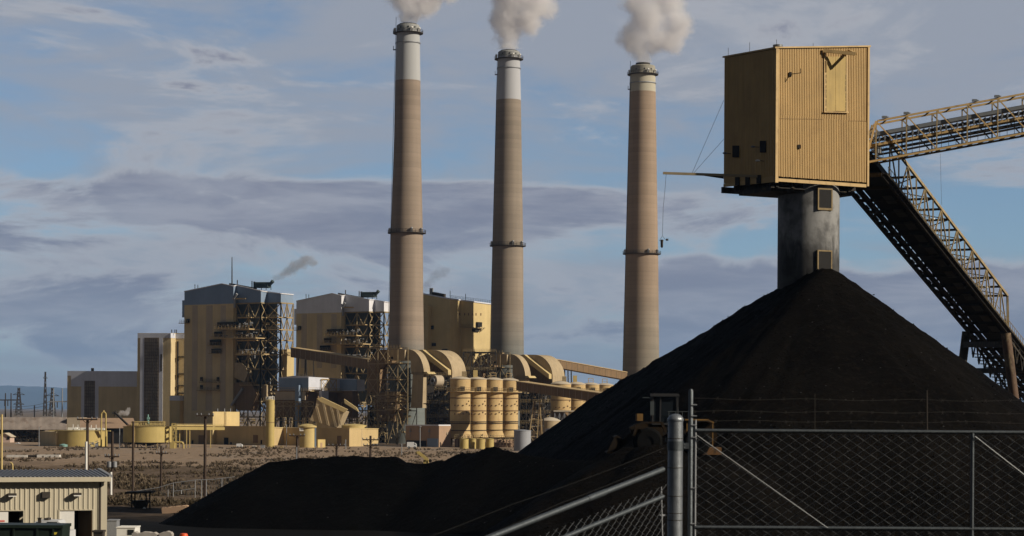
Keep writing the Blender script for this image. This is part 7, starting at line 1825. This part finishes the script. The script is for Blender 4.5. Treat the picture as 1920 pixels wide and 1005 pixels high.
# ------------------------------------------------------------------ foreground gate and fence
def gate():
    Y = 16.5; s = Y / F; zg = gz(Y)
    gp = thing('gate_post', 'thick galvanised gate post with a domed cap in the foreground', 'fence post', Vector((W(1266, 900, Y).x, Y, zg)))
    c = W(1266, 880, Y); r = 14 * s; zt = zof(1266, 787, Y)
    MB().lathe((c.x, Y, 0), [(r, zg - .5), (r, zt)], 32).build('pole', M['galv_post'], gp, True)
    MB().lathe((c.x, Y, 0), [(r + .004, zt - .012), (r + .006, zt), (r + .005, zt + .008), (r * .92, zt + .022), (r * .7, zt + .036), (r * .35, zt + .044), (0.002, zt + .046)], 32).build('cap', M['galv_post'], gp, True)
    for y in (822, 877, 930, 962, 975):
        z = zof(1266, y, Y); MB().lathe((c.x, Y, 0), [(r + .001, z - .003), (r + .003, z), (r + .001, z + .003)], 32, cap=False).build('tie_wire', M['steel_dark'], gp)
    z = zof(1266, 836, Y); bd = MB().lathe((c.x, Y, 0), [(r + .001, z - .035), (r + .004, z - .035), (r + .004, z + .035), (r + .001, z + .035)], 32, cap=False); bd.obox(Vector((c.x + r + .02, Y - .005, z)), Vector((.028, 0, 0)), Vector((0, .012, 0)), Vector((0, 0, .022))); hinge = bd.build('hinge_band', M['galv'], gp, True)
    for dz in (-.012, .014): q_ = Vector((c.x + r + .012, Y - .025, z + dz)); MB().tube(q_, q_ + Vector((0, .05, 0)), .006, 8).build('bolt', M['zinc'], hinge)
    g = thing('chain_link_gate', 'galvanised chain link gate with barbed wire above in the right foreground', 'gate', Vector((W(1500, 1000, Y).x, Y, zg)))
    x0 = W(1294.5, 900, Y).x; rr = 4.3 * s
    zt2 = zof(1294, 733, Y)
    MB().lathe((x0, Y, 0), [(rr, zg + .1), (rr, zt2), (rr * .7, zt2 + .012), (.001, zt2 + .016)], 16).build('upright', M['galv'], g, True)
    x1 = W(1303.5, 900, Y).x
    MB().tube((x1, Y, zg + .1), (x1, Y, zof(1303, 787, Y)), 2.0 * s, 10).build('upright', M['galv_dull'], g, True)
    L, R_ = x1, W(2060, 900, Y).x
    ys = (808.5, 988)
    ztr, zmr, zbr = zof(1600, 809, Y), zof(1600, 990.5, Y), zg + .12
    for z in (ztr, zmr, zbr): MB().tube((L, Y, z), (R_, Y, z), 3.7 * s * .9, 12).build('rail', M['galv'], g, True)
    xm = W(1823, 900, Y).x; MB().tube((xm, Y, zbr), (xm, Y, ztr), 3.2 * s, 12).build('stile', M['galv'], g, True)
    MB().tube((R_, Y, zbr), (R_, Y, zt2), rr, 12).build('stile', M['galv'], g, True)
    MB().tube(W(1305, 815, Y - .02), W(1552, 990, Y - .02), .004, 6).build('truss_rod', M['wire'], g)
    MB().tube(W(1828, 818, Y - .02), W(2010, 960, Y - .02), .004, 6).build('truss_rod', M['wire'], g)
    for y in (759, 780, 797, 820, 915, 982):
        z = zof(1297, y, Y); MB().tube((x0, Y - .02, z), (x1 + .008, Y - .02, z), .005, 6).build('tie_clip', M['galv_dull'], g)
    # mesh as woven wires: each wire zigzags
    ms = MB(); p = .0265 * 1.0; dz = .036; r_ = .00112; yv = Y
    n = int((R_ - L) / (2 * p)) + 1; zlo, zhi = zbr, ztr + .012; m_ = int((zhi - zlo) / dz)
    for i in range(n):
        xx = L + .006 + i * 2 * p
        pts = [Vector((xx + (p if (k + i) % 2 else -p), yv + (.004 if k % 2 else -.004), zlo + k * dz)) for k in range(m_ + 1)]
        for a, b in zip(pts, pts[1:]): ms.tube(a, b, r_, 3)
    ms.build('mesh', M['wire'], g)
    wr_ = MB(); rr_ = 3.7 * s * .9
    for z in (ztr, zmr):
        for i in range(n):
            xx = L + .006 + i * 2 * p; wr_.path([Vector((xx, Y - rr_ * .3, z - rr_ * 1.05)), Vector((xx + p * .4, Y - rr_ * 1.12, z)), Vector((xx + p * .8, Y - rr_ * .3, z + rr_ * 1.05))], .0022, 4)
    o_ = wr_.build('rail_tie', mat('tie_dark', (.05, .055, .06), rough=.6, metal=.3), g); o_['kind'] = 'stuff'
    # barbed wires + droppers
    bw = MB(); rng = random.Random(1)
    for y in (749, 772, 790):
        z = zof(1500, y, Y); k = 26; pts = [Vector((x0 + (R_ - x0) * i / k, Y, z + .006 * math.sin(i * .9 + y))) for i in range(k + 1)]; bw.path(pts, .0013, 4)
        for i in range(18): q_ = pts[0].lerp(pts[-1], (i + rng.random() * .2) / 18) + Vector((0, 0, .0)); bw.beam(q_ + Vector((-.01, 0, -.012)), q_ + Vector((.01, 0, .012)), .0018); bw.beam(q_ + Vector((.008, 0, -.012)), q_ + Vector((-.006, 0, .012)), .0018)
    bw.build('barbed_wire', mat('old_wire', (.06, .055, .05), rough=.7, metal=.3), g)
    for x in (1738, 2000): MB().tube(W(x, 732, Y), W(x + .5, 808, Y), .0045, 6).build('wire_dropper', M['steel_dark'], g)
    MB().tube(W(1528, 738, Y), W(1528, 808, Y), .002, 5).build('wire_dropper', M['steel_dark'], g)
    # wing fence running towards the camera on the left
    f = thing('chain_link_fence', 'galvanised chain link fence wing sloping down left of the domed gate post', 'fence', Vector((.4, 15.5, zg)))
    A = W(1243, 880, 16.4); B_ = Vector((-.85, 2.6, A.z)); d = (B_ - A).normalized()
    dd = (W(925, 1005, 14.6) - A); B2 = A + dd * 2.2
    MB().tube(A, B2, .0205, 12).build('top_rail', M['galv'], f, True)
    q_ = A + dd * .42; MB().tube(q_ - dd.normalized() * .12, q_ + dd.normalized() * .12, .0235, 12).build('rail_sleeve', M['galv'], f, True)
    hz = Vector((0, 0, A.z - zof(1240, 931, 16.4)))
    MB().tube(A - hz, B2 - hz, .0165, 10).build('middle_rail', M['galv'], f, True)
    low = Vector((0, 0, A.z - (zg + .15)))
    MB().tube(A - low, B2 - low, .019, 10).build('bottom_rail', M['galv'], f, True)
    tp = Vector((0, 0, A.z - zof(1240, 913, 16.4))); ms = MB(); Lh = Vector((dd.x, dd.y, 0)).length; hd = Vector((dd.x, dd.y, 0)).normalized()
    p = .0265; n = int(Lh * 2.1 / (2 * p)); H = low.z - tp.z; m_ = int(H / .036)
    slope = dd.z / Lh
    for i in range(n):
        s0 = i * 2 * p
        pts = []
        for k in range(m_ + 2):
            sx = s0 + (p if (k + i) % 2 else -p); b = A + hd * sx; pts.append(Vector((b.x, b.y, A.z + slope * sx - tp.z - k * .036)) + Vector((hd.y, -hd.x, 0)) * (.004 if (k + i) % 2 else -.004))
        pts[0] = pts[0].lerp(pts[1], -.3)
        for a, b in zip(pts, pts[1:]): ms.tube(a, b, .0013, 3)
    ms.build('mesh', M['wire'], f)
    MB().tube(W(1240, 913, 16.4), W(1242, 1010, 16.4), .005, 6).build('tension_bar', M['galv_dull'], f)
    MB().tube(W(1236, 966, 16.4), W(1250, 966, 16.5), .006, 6).build('tie_band', M['galv_dull'], f)
    bw = MB(); 
    for (a, b) in (((1250, 838, 16.5), (817, 999, 14.2)), ((1250, 861, 16.5), (950, 985, 14.6))):
        P_, Q_ = W(*a), W(*b); Q2 = P_ + (Q_ - P_) * 1.4; pts = [P_.lerp(Q2, i / 16) + Vector((0, 0, -.012 * math.sin(math.pi * (i % 8) / 8))) for i in range(17)]; bw.path(pts, .0013, 4)
    bw.build('barbed_wire', mat('old_barbed_wire', (.022, .021, .02), rough=.7, metal=.3), f)
gate()

# ------------------------------------------------------------------ haze
hb = MB().box(-34000, 34000, -60, 34500, -3, 900)
hm = bpy.data.materials.new('haze'); hm.use_nodes = True; k = NT(hm.node_tree)
vol = k.node('ShaderNodeVolumePrincipled'); vol.inputs['Color'].default_value = (.34, .58, 1.0, 1); vol.inputs['Density'].default_value = 3.2e-5
out = k.node('ShaderNodeOutputMaterial'); k.l.new(vol.outputs[0], out.inputs['Volume'])
tag(hb.build('haze', hm, None, at=(0, 0, 0)), None, None, None, 'stuff')
